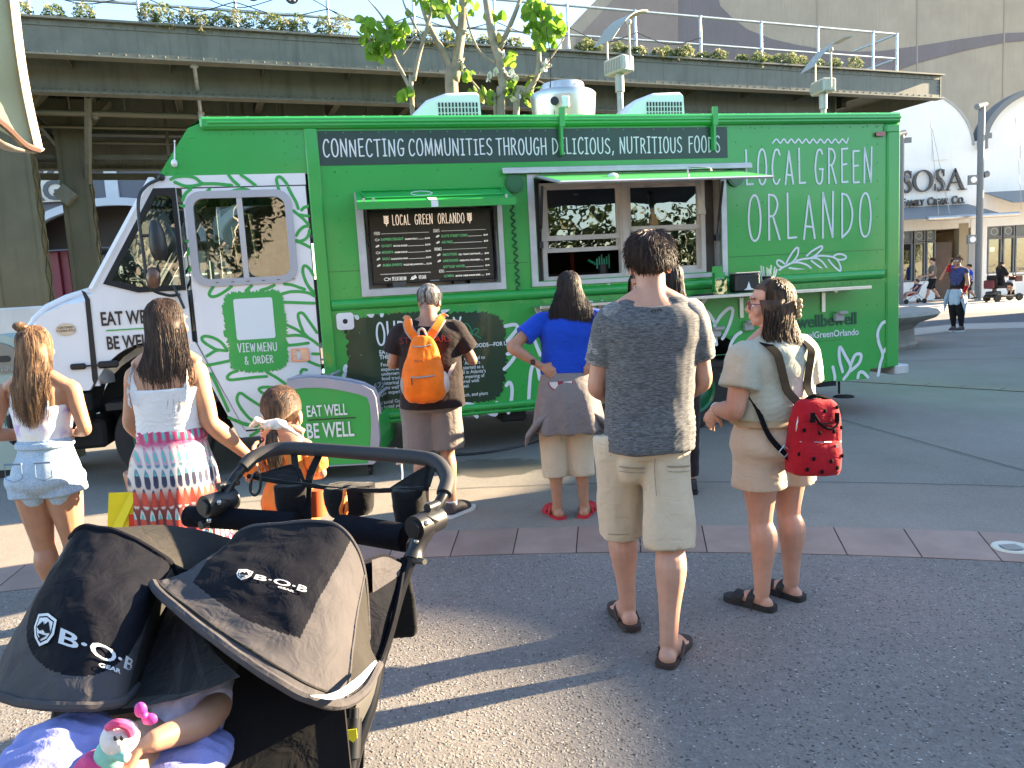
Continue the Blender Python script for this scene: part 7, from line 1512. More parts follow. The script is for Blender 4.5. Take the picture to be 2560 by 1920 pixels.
# =============================================================== mother
P = dict(H=1.56, fem=True, bulk=1.10, waist=1.03, toe=(12, -12), vox=.0058, leanv=(.065, 0), armk=1.15,
         arms=[((-.065, -.0, 1.215), (-.115, .0, 1.0), (-.06, .16, .84), (.2, .7, -.6), (1, 0, 0), .5), ((.205, -.01, 1.225), (.255, -.02, .985), (.365, .10, .80), (.6, .5, -.5), (-.3, .2, -1), .6)], head=(.0, .02, .93), yaw=-32, nod=-4)
MO = person('woman with long brown hair in ruffled white top and red patterned trousers', P, (-1.640, 3.50), 0, SK2)
P['hem'] = .90
obj('top', garment(top_g(P, .57, .765, .009, 0), .0065, folds(.002, 6, 22, 2, [(.97, .10, .0013)])), WHT, MO, True, 180)
def ruffle(pts, w_, t, m, f=60, amp=.006, name='ruffle'):
    Q = [Vector(p) for p in cr(pts, 12)]; g = G(); n = len(Q)
    for i, q in enumerate(Q):
        o = V(0, -amp*sin(i*.9), 0); g.v += [tuple(q+V(0, -.004, w_/2)), tuple(q+o*1.5+V(0, -.006, 0)), tuple(q+o*2+V(.002*sin(i*1.9), -.004, -w_/2))]
    g.f = [(3*i+k, 3*i+k+1, 3*i+k+4, 3*i+k+3) for i in range(n-1) for k in (0, 1)]; return obj(name, g, m, t, True, 180)
for sx, xo in ((-1, .07), (1, .07)):
    P_ = [(sx*.085+xo, .06, 1.22), (sx*.098+xo, 0, 1.275), (sx*.105+xo, -.065, 1.235), (sx*.112+xo, -.095, 1.16), (sx*.105+xo, -.105, 1.10)]
    strap(P_, .030, WHT, MO, 'shoulder_strap', .005); ruffle([(p[0]+sx*.022, p[1]-.006, p[2]) for p in P_], .035, MO, WHT)
IK = ikat()
g = loft([(.06, -.01, .18, .24, .19, 2), (.06, -.01, .40, .235, .185, 2.), (.06, -.02, .55, .215, .175, 2.), (.06, -.02, .68, .200, .165, 2.1), (.06, -.022, .78, .190, .158, 2.2), (.06, -.016, .87, .165, .135, 2.2), (.065, -.0, .955, .140, .108, 2.1), (.065, 0, .975, .136, .104, 2.1)], 36, 3)
def sk(p): a = atan2(p[1], p[0]-.06); k = max(0, min(1, (.80-p[2])*2.2)); return (.010*sin(a*14+3*noise.noise((p[0]*4, p[1]*4, p[2]*3)))+.008*noise.noise((p[0]*9, p[1]*9, p[2]*5)))*k - (.035*math.exp(-((p[0]-.06)/.018)**2)*k if p[1] < 0 else 0)
obj('trousers', garment(g, .008, sk), IK, MO, True, 180)
obj('waist_fold', garment(loft([(.065, 0, .915, .152, .118, 2.1), (.065, 0, .93, .158, .124, 2.1), (.065, 0, .965, .152, .119, 2.1), (.065, 0, .982, .142, .110, 2.1)], 32, 2), .006, folds(.003, 14, 20, 1)), IK, MO, True, 180)
long_hair(P, HB, MO, .43, .145, 14, .11, 2600, .008, 8, az0=2.15, wd=.0040, messy=.014)
# =============================================================== older girl at the left
P = dict(H=1.47, fem=True, bulk=.93, toe=(8, -8), vox=.006, leanv=(.02, 0), armk=.95, legscale=1.02,
         legs=[((-.072, 0, .735), (-.055, .0, .42), (-.01, .03, .07)), ((.072, 0, .735), (.09, .0, .43), (.10, .02, .07))],
         arms=[((-.145, -.0, 1.165), (-.215, -.02, .97), (-.12, .14, .93), (.6, .7, 0), (0, 0, -1), .5), ((.175, .0, 1.165), (.215, .0, .97), (.10, .13, .93), (-.6, .7, 0), (0, 0, -1), .5)], head=(0, .012, .93))
GI = person('girl with long golden brown hair in a pastel tie dye top and denim shorts', P, (-2.255, 3.62), 0, SK2)
P['hem'] = .93
TD = tiedye()
obj('top', garment(top_g(P, .60, .745, .008, 0), .0065, folds(.003, 8, 14, 2)), TD, GI, True, 180)
for sx in (-1, 1): strap([(sx*.075+.02, .06, 1.13), (sx*.085+.02, .0, 1.225), (sx*.082+.02, -.07, 1.16), (sx*.08+.02, -.088, 1.08)], .014, WHT, GI, 'shoulder_strap', .004)
obj('shorts', garment(shorts_g(P, .645, .665, .009, .071, .073), .0065, folds(.003, 8, 8, 2)), DEN, GI, True, 180)
dt = mat('denim_thread', (.16, .22, .30), .9)
for x0, x1 in ((-.10, -.02), (.04, .115)):
    yb = -.137
    obj('pocket', U(*[tube([a, b], .0017, 4) for a, b in zip([(x0, yb+.006, .845), (x1, yb, .845), (x1, yb-.003, .775), ((x0+x1)/2, yb-.006, .76), (x0, yb, .775)], [(x1, yb, .845), (x1, yb-.003, .775), ((x0+x1)/2, yb-.006, .76), (x0, yb, .775), (x0, yb+.006, .845)])], box(x0, x1, yb-.001, yb+.008, .838, .846)), dt, GI)
obj('belt', garment(loft([(.02, -.005, .895, .131, .100, 2.1), (.02, -.005, .925, .127, .097, 2.1)], 28, 1), .006, lambda p: .001), DEN, GI, True, 180)
sandal(P, 0, WHT, GI); sandal(P, 1, WHT, GI)
long_hair(P, HG, GI, .38, .100, 21, .10, 2600, .003, 8, az0=2.15, wd=.0038, messy=.008, tipw=.85)
Mh = P['Mh']; obj('hair_bun', garment(sphere((-.035, -.05, .115), (.042, .035, .028), 14, 10).tf(Mh), .006, folds(.006, 30, 30, 3)), HG, GI, True, 180)
# =============================================================== small girl in orange
P = dict(H=1.08, fem=True, bulk=.92, vox=.0055, hs=1.84, armk=1.0, toe=(8, -8),
         arms=[((-.095, 0, .81), (-.185, -.01, .66), (-.175, .06, .75), (-.1, .3, .9), (1, 0, 0), .6), ((.105, 0, .81), (.17, .0, .67), (.10, .12, .62), (-.5, .7, 0), (0, 0, -1), .5)], head=(.0, .01, .900), nod=-6)
KD = person('small girl with a ponytail and white bow in an orange off shoulder outfit', P, (-1.13, 3.72), 0, SK1)
P['hem'] = .46
obj('top', garment(top_g(P, .45, .745, .016, 0, flare=.10), .006, folds(.007, 12, 10, 4)), ORG, KD, True, 180)
obj('shorts', garment(shorts_g(P, .56, .36, .016, .074, .082), .006, folds(.006, 12, 10, 6)), ORG, KD, True, 180)
for i, a in enumerate(P['arms']):
    sh, el = V(*a[0]), V(*a[1]); obj('sleeve', garment(limb([sh.lerp(el, .18), sh.lerp(el, .45), sh.lerp(el, .8), sh.lerp(el, .95)], [.046, .058, .052, .040]), .006, folds(.006, 14, 14, i)), ORG, KD, True, 180)
ruffle([(-.13, -.02, .80), (-.08, -.085, .775), (0, -.095, .765), (.08, -.085, .775), (.14, -.02, .80)], .05, KD, ORG, amp=.008)
sandal(P, 0, WHT, KD); sandal(P, 1, WHT, KD)
Mh = P['Mh']; rr = random.Random(3); paths = []
capg = sphere((0, -.014, .034), (.080, .097, .088), 24, 16); capg.v = [(p[0], p[1], max(p[2], -.035)) if p[1] < .03 or p[2] > .07 else (p[0]*.9, p[1]*.6, max(p[2], .0)) for p in capg.v]
kn_ = V(0, -.118, -.045)
for i in range(420):
    az = rr.uniform(-2.2, 2.2); el = rr.uniform(-.15, 1.5); a = sph_pt(1.06, az, el); m_ = sph_pt(1.10, az*.5, el*.35-.15); paths.append(([Mh @ a, Mh @ sph_pt(1.09, az*.78, el*.7-.05), Mh @ m_, Mh @ (kn_+V(rr.uniform(-.01, .01), 0, rr.uniform(-.01, .01)))], .009))
for i in range(160):
    u = rr.uniform(-1, 1); v_ = rr.uniform(-1, 1); L_ = rr.uniform(.13, .20); paths.append(([Mh @ kn_, Mh @ (kn_+V(u*.02, -.03+v_*.01, -.03)), Mh @ (kn_+V(u*.03, -.03+v_*.018, -.09)), Mh @ (kn_+V(u*.026+.008*sin(i), -.01+v_*.02, -L_))], .009))
obj('hair', U(capg.tf(Mh), strands(paths, 0)), HBL, KD, True, 180)
bow = cloth('white_bow', (.74, .72, .66), .06, 6)
g = U(sphere((0, -.13, -.035), (.055, .022, .022), 14, 10), tube([(-.02, -.135, -.03), (-.06, -.135, -.015), (-.095, -.13, -.045)], [.014, .030, .010], 10, flat=.5), tube([(.02, -.135, -.03), (.06, -.13, -.055), (.11, -.11, -.10)], [.014, .022, .004], 10, flat=.4)).tf(Mh)
obj('hair_bow', garment(g, .005, folds(.006, 34, 34, 2)), bow, KD, True, 180)
obj('earring', U(*[sphere(tuple(Mh @ V(-.085, -.02, -.05-.013*k)), .006, 8, 6) for k in range(5)]), mat('pink_beads', (.8, .25, .32), .4), KD, True)
# =============================================================== two people between the man and the truck
P = dict(H=1.58, fem=True, vox=.008, arms=[((-.15, 0, 1.28), (-.2, .0, 1.02), (-.12, .16, .95), (.5, .8, 0), (0, 0, -1), .5), ((.15, 0, 1.28), (.2, .0, 1.02), (.12, .16, .95), (-.5, .8, 0), (0, 0, -1), .5)], yaw=0)
HW = person('brown haired woman facing the camera behind the tall man\'s neck', P, (.98, 5.75), 172, SK2)
P['hem'] = .8; obj('shirt', garment(top_g(P, .50, .838, .014, .9, .012), .01, folds(.005)), BLKT, HW, True, 180); obj('trousers', garment(shorts_g(P, .58, .12, .014, .06, .04), .01, folds(.005)), BLKT, HW, True, 180)
long_hair(P, HBL, HW, .40, .09, 5, .09, 260, .004, az0=2.2, frontfall=.06); eyes(P, HW)
for i in range(2): shoe(P, i, SHB, BLACKP, HW)
P = dict(H=1.62, fem=True, bulk=1.05, vox=.008, arms=[((-.16, 0, 1.31), (-.22, .0, 1.05), (-.12, .16, 1.0), (.5, .8, 0), (0, 0, -1), .5), ((.16, 0, 1.31), (.22, .0, 1.05), (.12, .16, 1.0), (-.5, .8, 0), (0, 0, -1), .5)], yaw=0)
JW = person('dark haired woman in a cream jacket at the counter, mostly hidden by the tall man', P, (1.14, 5.35), 8, SK2)
CRM = cloth('cream_jacket', (.55, .50, .42), .06, 5)
P['hem'] = .85; obj('jacket', garment(top_g(P, .52, .84, .02, 1., .02), .01, folds(.008, 7, 8, 3)), CRM, JW, True, 180); obj('trousers', garment(shorts_g(P, .58, .12, .014, .06, .04), .01, folds(.005)), BLKT, JW, True, 180)
long_hair(P, HK, JW, .24, .085, 6, .09, 260, .004, az0=2.2)
for i in range(2): shoe(P, i, BLACKP, BLACKP, JW)
# =============================================================== far people
def walker(label, loc, rz, H, fem, skin, topm, botm, hairm, sleeve, hemz, longh=0, arms=None, legs=None, bulk=1., shoes=None, zh=None, vox=.013, **kw):
    arms = arms or [((-.105*H, 0, .80*H), (-.135*H, .02, .63*H), (-.12*H, .12, .52*H), (0, .5, -.8), (1, 0, 0), .4), ((.105*H, 0, .80*H), (.135*H, -.02, .63*H), (.13*H, .06, .50*H), (0, .5, -.8), (-1, 0, 0), .4)]
    P = dict(H=H, fem=fem, vox=vox, arms=arms, bulk=bulk, **kw)
    if legs: P['legs'] = legs
    t = person(label, P, loc, rz, skin); P['hem'] = hemz*H
    obj('shirt', garment(top_g(P, min(hemz+.03, .6), .838, .014, sleeve, .012), .013, folds(.005)), topm, t, True, 180)
    obj('shorts' if (zh or .3) > .15 else 'leggings', garment(shorts_g(P, .58, (zh or .30)*H, .010, .062, .056 if (zh or .3) > .15 else .024), .012, folds(.004)), botm, t, True, 180)
    if longh: long_hair(P, hairm, t, longh, .08, 5, .08, 200, .004, az0=2.2)
    else: short_hair(P, hairm, t, 5, .045, 500, .4)
    for i in range(2): shoe(P, i, BLACKP if shoes is None else shoes, SHW, t)
    eyes(P, t); return t, P
stride = lambda H, a: [((-.05*H, 0, .5*H), (-.05*H, a*.5, .285*H+.01), (-.05*H, a*.85, .055*H)), ((.05*H, 0, .5*H), (.05*H, -a*.15, .29*H), (.05*H, -a*.95, .10*H))]
BLKK = cloth('black_leggings', (.012, .012, .014), .1, 5)
H = 1.68
FW, P = walker('woman in black vest and leggings holding a phone to her ear', (10.05, 17.24), 118, H, True, SK2, cloth('navy_print', (.05, .06, .16), .5, 30), BLKK, HG, 0.2, .62, 0, zh=.06, shoes=mat('trainer_dark', (.05, .04, .04), .6), vox=.010, toe=(0, 10), yaw=5,
   arms=[((-.105*H, 0, .80*H), (-.15*H, .03, .62*H), (-.12*H, .12, .50*H), (0, .5, -.8), (1, 0, 0), .4), ((.105*H, 0, .80*H), (.17*H, .16, .70*H), (.085, .17, .905*H), (-.1, .1, 1), (-1, 0, 0), .9)])
obj('vest', garment(loft([(0, -.015, .46*H, .185, .135, 2.2), (0, -.01, .62*H, .165, .118, 2.2), (0, -.01, .74*H, .176, .124, 2.3), (0, -.01, .80*H, .172, .10, 2.2), (0, -.02, .825*H, .12, .07, 2)], 28, 3), .012, folds(.006)), BLKT, FW, True, 180)
obj('midriff_print', garment(loft([(0, .035, .66*H, .085, .105, 2.2), (0, .035, .80*H, .09, .11, 2.2)], 20, 1), .012, folds(.004)), bpy.data.materials['navy_print'], FW, True, 180)
obj('sunglasses', U(sphere((-.032, .09, -.004), (.028, .014, .019), 10, 8), sphere((.032, .09, -.004), (.028, .014, .019), 10, 8)).tf(P['Mh']), mat('silver_lens', (.6, .6, .55), .1, metal=.8), FW, True)
obj('arm_warmer', limb([V(-.14*H, .06, .60*H), V(-.125*H, .11, .52*H)], [.045, .036]), RED, FW, True); obj('arm_warmer', limb([V(.12, .17, .80*H), V(.088, .17, .89*H)], [.042, .034]), RED, FW, True)
tag(obj('phone', boxc((10.05, 17.24, 0), (.01, .01, .01)), BLACKP), 'black phone at the ear of the woman in black leggings', 'phone')
ph = bpy.data.objects['phone.001']; ph.data = mesh_of('phone', boxc((0, 0, 0), (.012, .075, .15), .004), BLACKP); M_ = Matrix.Translation((10.05, 17.24, 0)) @ rot('Z', 118) @ Matrix.Translation((.105, .05, .925*H)); ph.matrix_world = M_
dj = thing('denim_jacket', 'pale denim jacket tied round the hips of the woman in black leggings', 'jacket', (10.05, 17.24, 0), radians(118))
obj('cloth', garment(loft([(0, 0, .36*H, .19, .16, 2), (0, 0, .46*H, .20, .165, 2), (0, 0, .56*H, .175, .14, 2)], 26, 3), .012, lambda p: .02*sin(atan2(p[1], p[0])*7)*max(0, (.9-p[2]))*2), DEN, dj, True, 180)
for sx in (-1, 1): obj('sleeve', tube([(sx*.12, .12, .56*H), (sx*.2, .12, .42*H), (sx*.23, .10, .27*H)], [.05, .06, .01], 10, flat=.6), DEN, dj, True)
walker('man in a grey brown t-shirt and black shorts pushing a red pushchair', (17.05, 31.0), 75, 1.78, False, SK1, cloth('taupe_tee', (.14, .12, .10), .1, 5), BLKK, HBL, .6, .52, arms=[((-.19, 0, 1.42), (-.24, .06, 1.13), (-.15, .32, 1.06), (.3, .9, 0), (0, 0, -1), .6), ((.19, 0, 1.42), (.24, .08, 1.13), (.18, .34, 1.06), (0, 1, 0), (0, 0, -1), .6)], legs=stride(1.78, .32), zh=.31)
walker('child in a royal blue t-shirt and black shorts walking behind the woman on the phone', (18.05, 30.2), 80, 1.45, False, SK2, BLUET, BLKK, HBL, .6, .52, legs=stride(1.45, .3), zh=.30)
walker('taller person in a blue shirt walking behind the child in blue', (18.45, 31.8), 80, 1.75, False, SK1, cloth('cornflower_tee', (.05, .12, .5), .1, 5), BLKK, HG, .6, .52, legs=stride(1.75, .3), zh=.30)
walker('person with bare legs mostly hidden by the tail of the truck', (14.3, 28.6), 100, 1.66, True, SK1, cloth('peach_tee', (.6, .4, .3), .1, 5), cloth('cream_short', (.6, .55, .5), .1, 5), HG, .5, .52, .3, legs=stride(1.66, .2))
SCP, PS = None, None
t = thing('person', 'person with long dark hair in a black top riding a mobility scooter', 'person', (18.45, 28.9, 0), radians(-80))
P = dict(H=1.6, fem=True, vox=.013, arms=[((-.16, .0, 1.22), (-.2, .12, .98), (-.16, .36, .92), (0, 1, 0), (0, 0, -1), .9), ((.16, 0, 1.22), (.2, .12, .98), (.16, .36, .92), (0, 1, 0), (0, 0, -1), .9)], legs=[((-.08, 0, .62), (-.09, .40, .60), (-.09, .48, .22)), ((.08, 0, .62), (.09, .40, .60), (.09, .48, .22))])
_tm = TF; TF = [(z-.08, a, b, c, d) for z, a, b, c, d in TF]; P['head'] = (0, .02, .855); make_person(P); obj('body', P['skin_g'], SK1, t, True, 180); P['hem'] = .58
obj('shirt', garment(top_g(P, .40, .76, .016, 1., .016), .013, folds(.005)), BLKK, t, True, 180); long_hair(P, HB, t, .38, .09, 4, .09, 200, .004); TF = _tm
g = U(*[limb([V(*a), V(*b), V(*c)], [.10, .07, .05]) for a, b, c in P['legs']]); obj('trousers', g, BLKK, t, True); 
for i in range(2): shoe(P, i, BLACKP, SHW, t)
# ================================================================== FREEZER CHEST
FY = 6.33
def FZ(L, Y=FY): return [(lambda q: (q.x+1.5, q.z))(atY(x, y, Y)) for x, y in L]
fz = thing('freezer_chest', 'green and grey ice cream freezer chest with curved lid before the truck', 'freezer', (-1.5, FY, 0))
FG = mat('freezer_grey', (.34, .34, .40), .35, coat=.3, var=.04); 
outl = [(716, 1188), (712, 1060), (716, 954), (735, 948), (768, 944), (815, 946), (867, 954), (905, 963), (930, 976), (939, 994), (945, 1040), (949, 1099), (944, 1150), (936, 1188)]
inn_ = [(728, 1186), (726, 1060), (728, 974), (760, 970), (791, 969), (830, 972), (867, 979), (900, 987), (918, 994), (925, 1015), (928, 1060), (926, 1110), (920, 1160), (914, 1186)]
go = FZ(outl); gi = FZ(inn_); go = [(x, max(z, .12)) for x, z in go]; gi = [(x, max(z, .13)) for x, z in gi]
obj('end_frame', prism(go, 0, .07, [gi]), FG, fz); obj('end_panel', prism(gi, .012, .05), GREEN2, fz)
g = G(); n = len(go)
for y in (.07, 1.05): g.v += [(x, y, z) for x, z in go]
g.f = [(i, i+1, n+i+1, n+i) for i in list(range(0, 2))+list(range(10, n-1))]+[(n-1, 0, n, 2*n-1)]
obj('body', g, GREEN2, fz); obj('end_frame', prism(go, 1.05, 1.12), FG, fz)
g = G(); 
for y in (.07, 1.05): g.v += [(x, y, z) for x, z in go[2:11]]
g.f = [(i, i+1, 9+i+1, 9+i) for i in range(8)]; obj('glass_lid', g, GLASS, fz, True)
obj('lid_frame', U(tube([(x, .08, z+.004) for x, z in go[2:11]], .018, 6), tube([(x, 1.05, z+.004) for x, z in go[2:11]], .018, 6), *[tube([(x, .06, z+.006), (x, 1.08, z+.006)], .014, 6) for x, z in (go[2], go[5], go[9])]), FG, fz, True)
obj('inner_tub', box(go[2][0]+.06, go[9][0]-.06, .1, 1.0, .3, .62), INTERL, fz)
(x0, z0), (x1, z1) = FZ([(767, 1042)])[0], FZ([(901, 1005)])[0]
text('EAT WELL', (z1-z0)*1.34, WHITEG, fz, x0, z0, -.002, .56, .014); (x0, z0), = FZ([(767, 1096)]); text('BE WELL', .137*1.3, WHITEG, fz, x0, z0, -.002, .58, .014); (x0, z0), = FZ([(769, 1052)]); obj('rule', box(x0, x0+.40, -.002, .0, z0, z0+.010), LB_, fz)
for x in (go[0][0]+.06, go[-1][0]-.05):
    for y in (.12, .95): obj('castor', U(cyl((x-.012, y, .055), (x+.012, y, .055), .05, n=16), box(x-.02, x+.02, y-.02, y+.02, .06, .13)), BLACKP, fz)
# ================================================================== STROLLER
SB_ = Vector((-.62, 2.2, 0))
def PX(x, y, Y): return atY(x, y, Y)-SB_
def PL(L): return [tuple(PX(*p)) for p in L]
st = thing('double_pushchair', 'black and grey double pushchair with two sunshades and a black handlebar in the foreground', 'pushchair', tuple(SB_))
TAU = cloth('taupe_canopy', (.064, .060, .064), .10, 10, 300, .25, sheen=0); TAUD = cloth('olive_canopy', (.032, .030, .028), .12, 10, 300, .25, sheen=0); NAVY = cloth('black_canopy', (.0055, .006, .010), .1, 10, 300, .25, sheen=0); BLKF = cloth('black_seat_fabric', (.006, .006, .007), .2, 10, 200, .3)
PFR = mat('frame_dark_metal', (.02, .02, .022), .35, metal=.5); FOAM = mat('foam_grip', (.020, .021, .026), .7, bump=.2, bs=200)
hub_r, hub_l = (1066, 1308, 2.16), (548, 1256, 2.42)
bar = [(500, 1300, 2.44), (548, 1256, 2.42), (590, 1190, 2.48), (640, 1140, 2.54), (700, 1122, 2.58), (760, 1122, 2.56), (900, 1132, 2.48), (1030, 1142, 2.38), (1090, 1155, 2.33), (1118, 1195, 2.28), (1105, 1245, 2.22), (1066, 1308, 2.16), (1040, 1372, 2.12)]
obj('handlebar', curve_tube(PL(bar), .0165, 7, 14), PFR, st, True)
fo = [(608, 1168, 2.50), (640, 1140, 2.54), (700, 1122, 2.58), (760, 1122, 2.56), (900, 1132, 2.48), (1030, 1142, 2.38), (1090, 1155, 2.33), (1118, 1195, 2.28), (1110, 1235, 2.23)]
obj('grip', curve_tube(PL(fo), .0235, 7, 14), FOAM, st, True)
for hx in (hub_l, hub_r):
    c_ = PX(*hx); obj('pivot', U(cyl(c_+V(-.03, -.045, 0), c_+V(.03, .045, 0), .036, n=22), cyl(c_+V(-.036, -.055, 0), c_+V(.0, 0, 0), .025, n=20), *[cyl(PX(*p)+V(-.02, -.03, 0), PX(*p)+V(.02, .03, 0), .014, n=12) for p in ((hx[0]-22, hx[1]+50, hx[2]), (hx[0]+22, hx[1]-45, hx[2]+.03))]), BLACKP, st, True, 50)
    obj('rivet', U(*[sphere(tuple(PX(hx[0]+a, hx[1]+b, hx[2]-.05)), (.008, .008, .008), 10, 8) for a, b in ((0, 0), (-25, 45), (-32, 72))]), STEEL, st, True)
obj('pivot_arm', curve_tube([tuple(PX(*p))+(r,) for p, r in (((1075, 1290, 2.16), .030), ((1058, 1325, 2.15), .034), ((1040, 1372, 2.12), .024), ((1032, 1400, 2.10), .030))], 0, 5, 12), BLACKP, st, True)
obj('pivot_arm', curve_tube([tuple(PX(*p))+(r,) for p, r in (((556, 1240, 2.42), .030), ((546, 1262, 2.42), .036), ((520, 1292, 2.44), .024))], 0, 5, 12), BLACKP, st, True)
obj('brake_lever', curve_tube([tuple(PX(*p))+(r,) for p, r in (((1030, 1398, 2.10), .014), ((1050, 1402, 2.08), .010), ((1062, 1405, 2.06), .008))], 0, 4, 8), mat('lever_olive', (.09, .085, .065), .4), st, True)
obj('rear_tube', U(tube(PL([(470, 1290, 2.46), (740, 1308, 2.36)]), .035, 14), tube(PL([(850, 1318, 2.30), (1015, 1345, 2.18)]), .042, 14)), NAVY, st, True)
# organiser
ORGZ = cloth('organiser_black', (.008, .008, .009), .2, 12)
def patch(rows, nx=5, ny=4):
    """grid of px points -> smooth sheet"""
    A = [cr(PL(r), nx) for r in rows]; m = len(A[0]); cols = [cr([A[i][j] for i in range(len(A))], ny) for j in range(m)]
    v = [tuple(cols[j][i]) for i in range(len(cols[0])) for j in range(m)]; R_ = len(cols[0])
    return G(v, [(i*m+j, i*m+j+1, (i+1)*m+j+1, (i+1)*m+j) for i in range(R_-1) for j in range(m-1)]), R_, m
def thick(g, d=(0, .006, -.004)):
    n = len(g.v); a = [tuple(p) for p in g.v]; b = [(p[0]+d[0], p[1]+d[1], p[2]+d[2]) for p in a]; return G(a+b, list(g.f)+[tuple(i+n for i in q[::-1]) for q in g.f])
tp1 = [(620, 1190, 2.47), (690, 1203, 2.44), (760, 1212, 2.42), (850, 1222, 2.38), (950, 1226, 2.33), (1060, 1222, 2.26)]
obj('organiser_rim', U(curve_tube(PL(tp1), .008, 6, 6), curve_tube(PL([(655, 1186, 2.52), (735, 1165, 2.50), (760, 1205, 2.45)]), .006, 5, 6), curve_tube(PL([(985, 1220, 2.36), (1060, 1175, 2.34), (1080, 1150, 2.33)]), .006, 5, 6)), ORGZ, st, True)
g1, _, _ = patch([[(622, 1188, 2.47), (680, 1178, 2.50), (735, 1168, 2.50), (752, 1200, 2.46)], [(622, 1192, 2.47), (680, 1205, 2.45), (735, 1210, 2.43), (756, 1212, 2.43)]]); obj('organiser_panel', thick(g1), ORGZ, st, True)
g1, _, _ = patch([[(965, 1225, 2.36), (1020, 1190, 2.34), (1075, 1160, 2.33), (1090, 1165, 2.30)], [(965, 1230, 2.34), (1010, 1230, 2.31), (1055, 1226, 2.27), (1075, 1215, 2.26)]]); obj('organiser_panel', thick(g1), ORGZ, st, True)
def pocket(x0, x1, y0, y1, Y, bul=.05):
    c0 = PX((x0+x1)/2, y0, Y); w_ = (x1-x0)/2/FPX*Y; h_ = (y1-y0)/FPX*Y
    g = loft([(c0.x, c0.y+.02, c0.z-h_, w_*.55, bul*.6, 2.4), (c0.x, c0.y+.02, c0.z-h_*.92, w_*.8, bul, 2.6), (c0.x, c0.y+.02, c0.z-h_*.4, w_*.98, bul*1.1, 2.8), (c0.x, c0.y+.02, c0.z, w_, bul, 2.8)], 22, 3)
    return garment(g, .007, folds(.005, 14, 14, x0))
for a in ((682, 765, 1212, 1315, 2.42), (802, 935, 1216, 1296, 2.38), (975, 1062, 1224, 1330, 2.28)): obj('organiser_pocket', pocket(*a), ORGZ, st, True, 180)
for a in ([(735, 1130, 2.57), (742, 1200, 2.46), (755, 1310, 2.40)], [(800, 1132, 2.55), (775, 1190, 2.46), (768, 1250, 2.42), (770, 1315, 2.38)], [(1075, 1160, 2.33), (1072, 1190, 2.30), (1060, 1225, 2.26)]): strap(PL(a), .024, ORGZ, st, 'organiser_strap', .004)
obj('orange_cord', curve_tube(PL([(862, 1225, 2.33), (860, 1250, 2.30), (852, 1275, 2.30), (858, 1292, 2.30), (866, 1275, 2.30), (862, 1235, 2.31)]), .006, 5, 6), mat('cord_orange', (.8, .16, .02), .6), st, True)
obj('carabiner', curve_tube(PL([(632, 1190, 2.45), (645, 1180, 2.45), (652, 1200, 2.45), (648, 1228, 2.45), (636, 1238, 2.45), (626, 1222, 2.45)]), .005, 4, 6, closed=True), BLACKP, st, True)
obj('ring', U(curve_tube(PL([(990, 1122, 2.45), (1000, 1132, 2.42), (1003, 1155, 2.42), (992, 1160, 2.45)]), .004, 4, 6), curve_tube(PL([(1004, 1160, 2.41), (1006, 1190, 2.39), (1002, 1222, 2.36)]), .0035, 4, 5)), ALU, st, True)
tag(obj('water_bottle', cyl(atY(788, 1225, 2.50), atY(790, 1290, 2.49), .035, .035, 16), mat('orange_bottle_body', (.62, .10, .03), .4), smooth=True, ang=40), 'orange and white bottle tucked in the pushchair organiser', 'bottle')
# canopies
def canopy(back, front, ny, bul, matfn, mats, name='sunshade', sag=0., nx=34):
    A = cr(PL(back), nx); B = cr(PL(front), nx); m = len(A); v = []; f = []; mi = []
    cen = (sum(A)/m+sum(B)/m)/2
    for i in range(ny+1):
        t_ = i/ny
        for j in range(m):
            u = j/(m-1); p = A[j]*(1-t_)+B[j]*t_; k = sin(pi*t_)*bul*(.35+.65*sin(pi*u)); w_ = noise.noise((u*4, t_*3, bul*30))*.010+.005*noise.noise((u*12, t_*9, 3))
            q = p+np.array((0, -.45, .9))*(k+w_)-np.array((0, 0, 1))*sag*sin(pi*t_)*sin(pi*u); v.append(tuple(q))
    for i in range(ny):
        for j in range(m-1): f.append((i*m+j, i*m+j+1, (i+1)*m+j+1, (i+1)*m+j)); mi.append(matfn((j+.5)/(m-1), (i+.5)/ny))
    n = len(v); v2 = [(p[0], p[1]+.008, p[2]-.010) for p in v]; g = G(v+v2, f+[tuple(k+n for k in q[::-1]) for q in f], mi+[len(mats)-1]*len(f))
    o = obj(name, g, mats, st, True, 180); o.data.validate(); return o, v, m
def lmat(u, v):
    if v > .93: return 0
    w_ = .36*(1-.0*v); c_ = .50
    return 1 if abs(u-c_) < w_*(sqrt(max(0, 1-((v-.45)/.42)**2)) if v > .45 else 1) else 0
lb_ = [(178, 1345, 2.06), (190, 1328, 2.02), (215, 1318, 2.0), (270, 1324, 1.98), (340, 1352, 1.96), (400, 1388, 1.95), (430, 1415, 1.97), (450, 1475, 2.02)]
lf_ = [(-22, 1700, 1.66), (-12, 1735, 1.58), (40, 1752, 1.52), (120, 1764, 1.46), (210, 1768, 1.44), (280, 1762, 1.46), (318, 1745, 1.52), (342, 1715, 1.60)]
can_l, vl, ml = canopy(lb_, lf_, 130, .035, lmat, [TAU, NAVY, TAUD])
def rmat(u, v):
    if v > .94: return 0
    if u > .80 and v > .02: return 2
    if u < .16 and v < .6: return 2
    lo_, hi_ = .20+.02*v, .66-.10*v
    return 1 if lo_ < u < hi_ and (v < .80-.5*abs(u-.42)**1.3) else 0
rb_ = [(560, 1440, 2.16), (572, 1372, 2.12), (600, 1330, 2.08), (660, 1312, 2.04), (760, 1304, 2.0), (835, 1310, 1.96), (880, 1350, 1.93), (908, 1420, 1.92), (918, 1510, 1.92), (922, 1620, 1.93)]
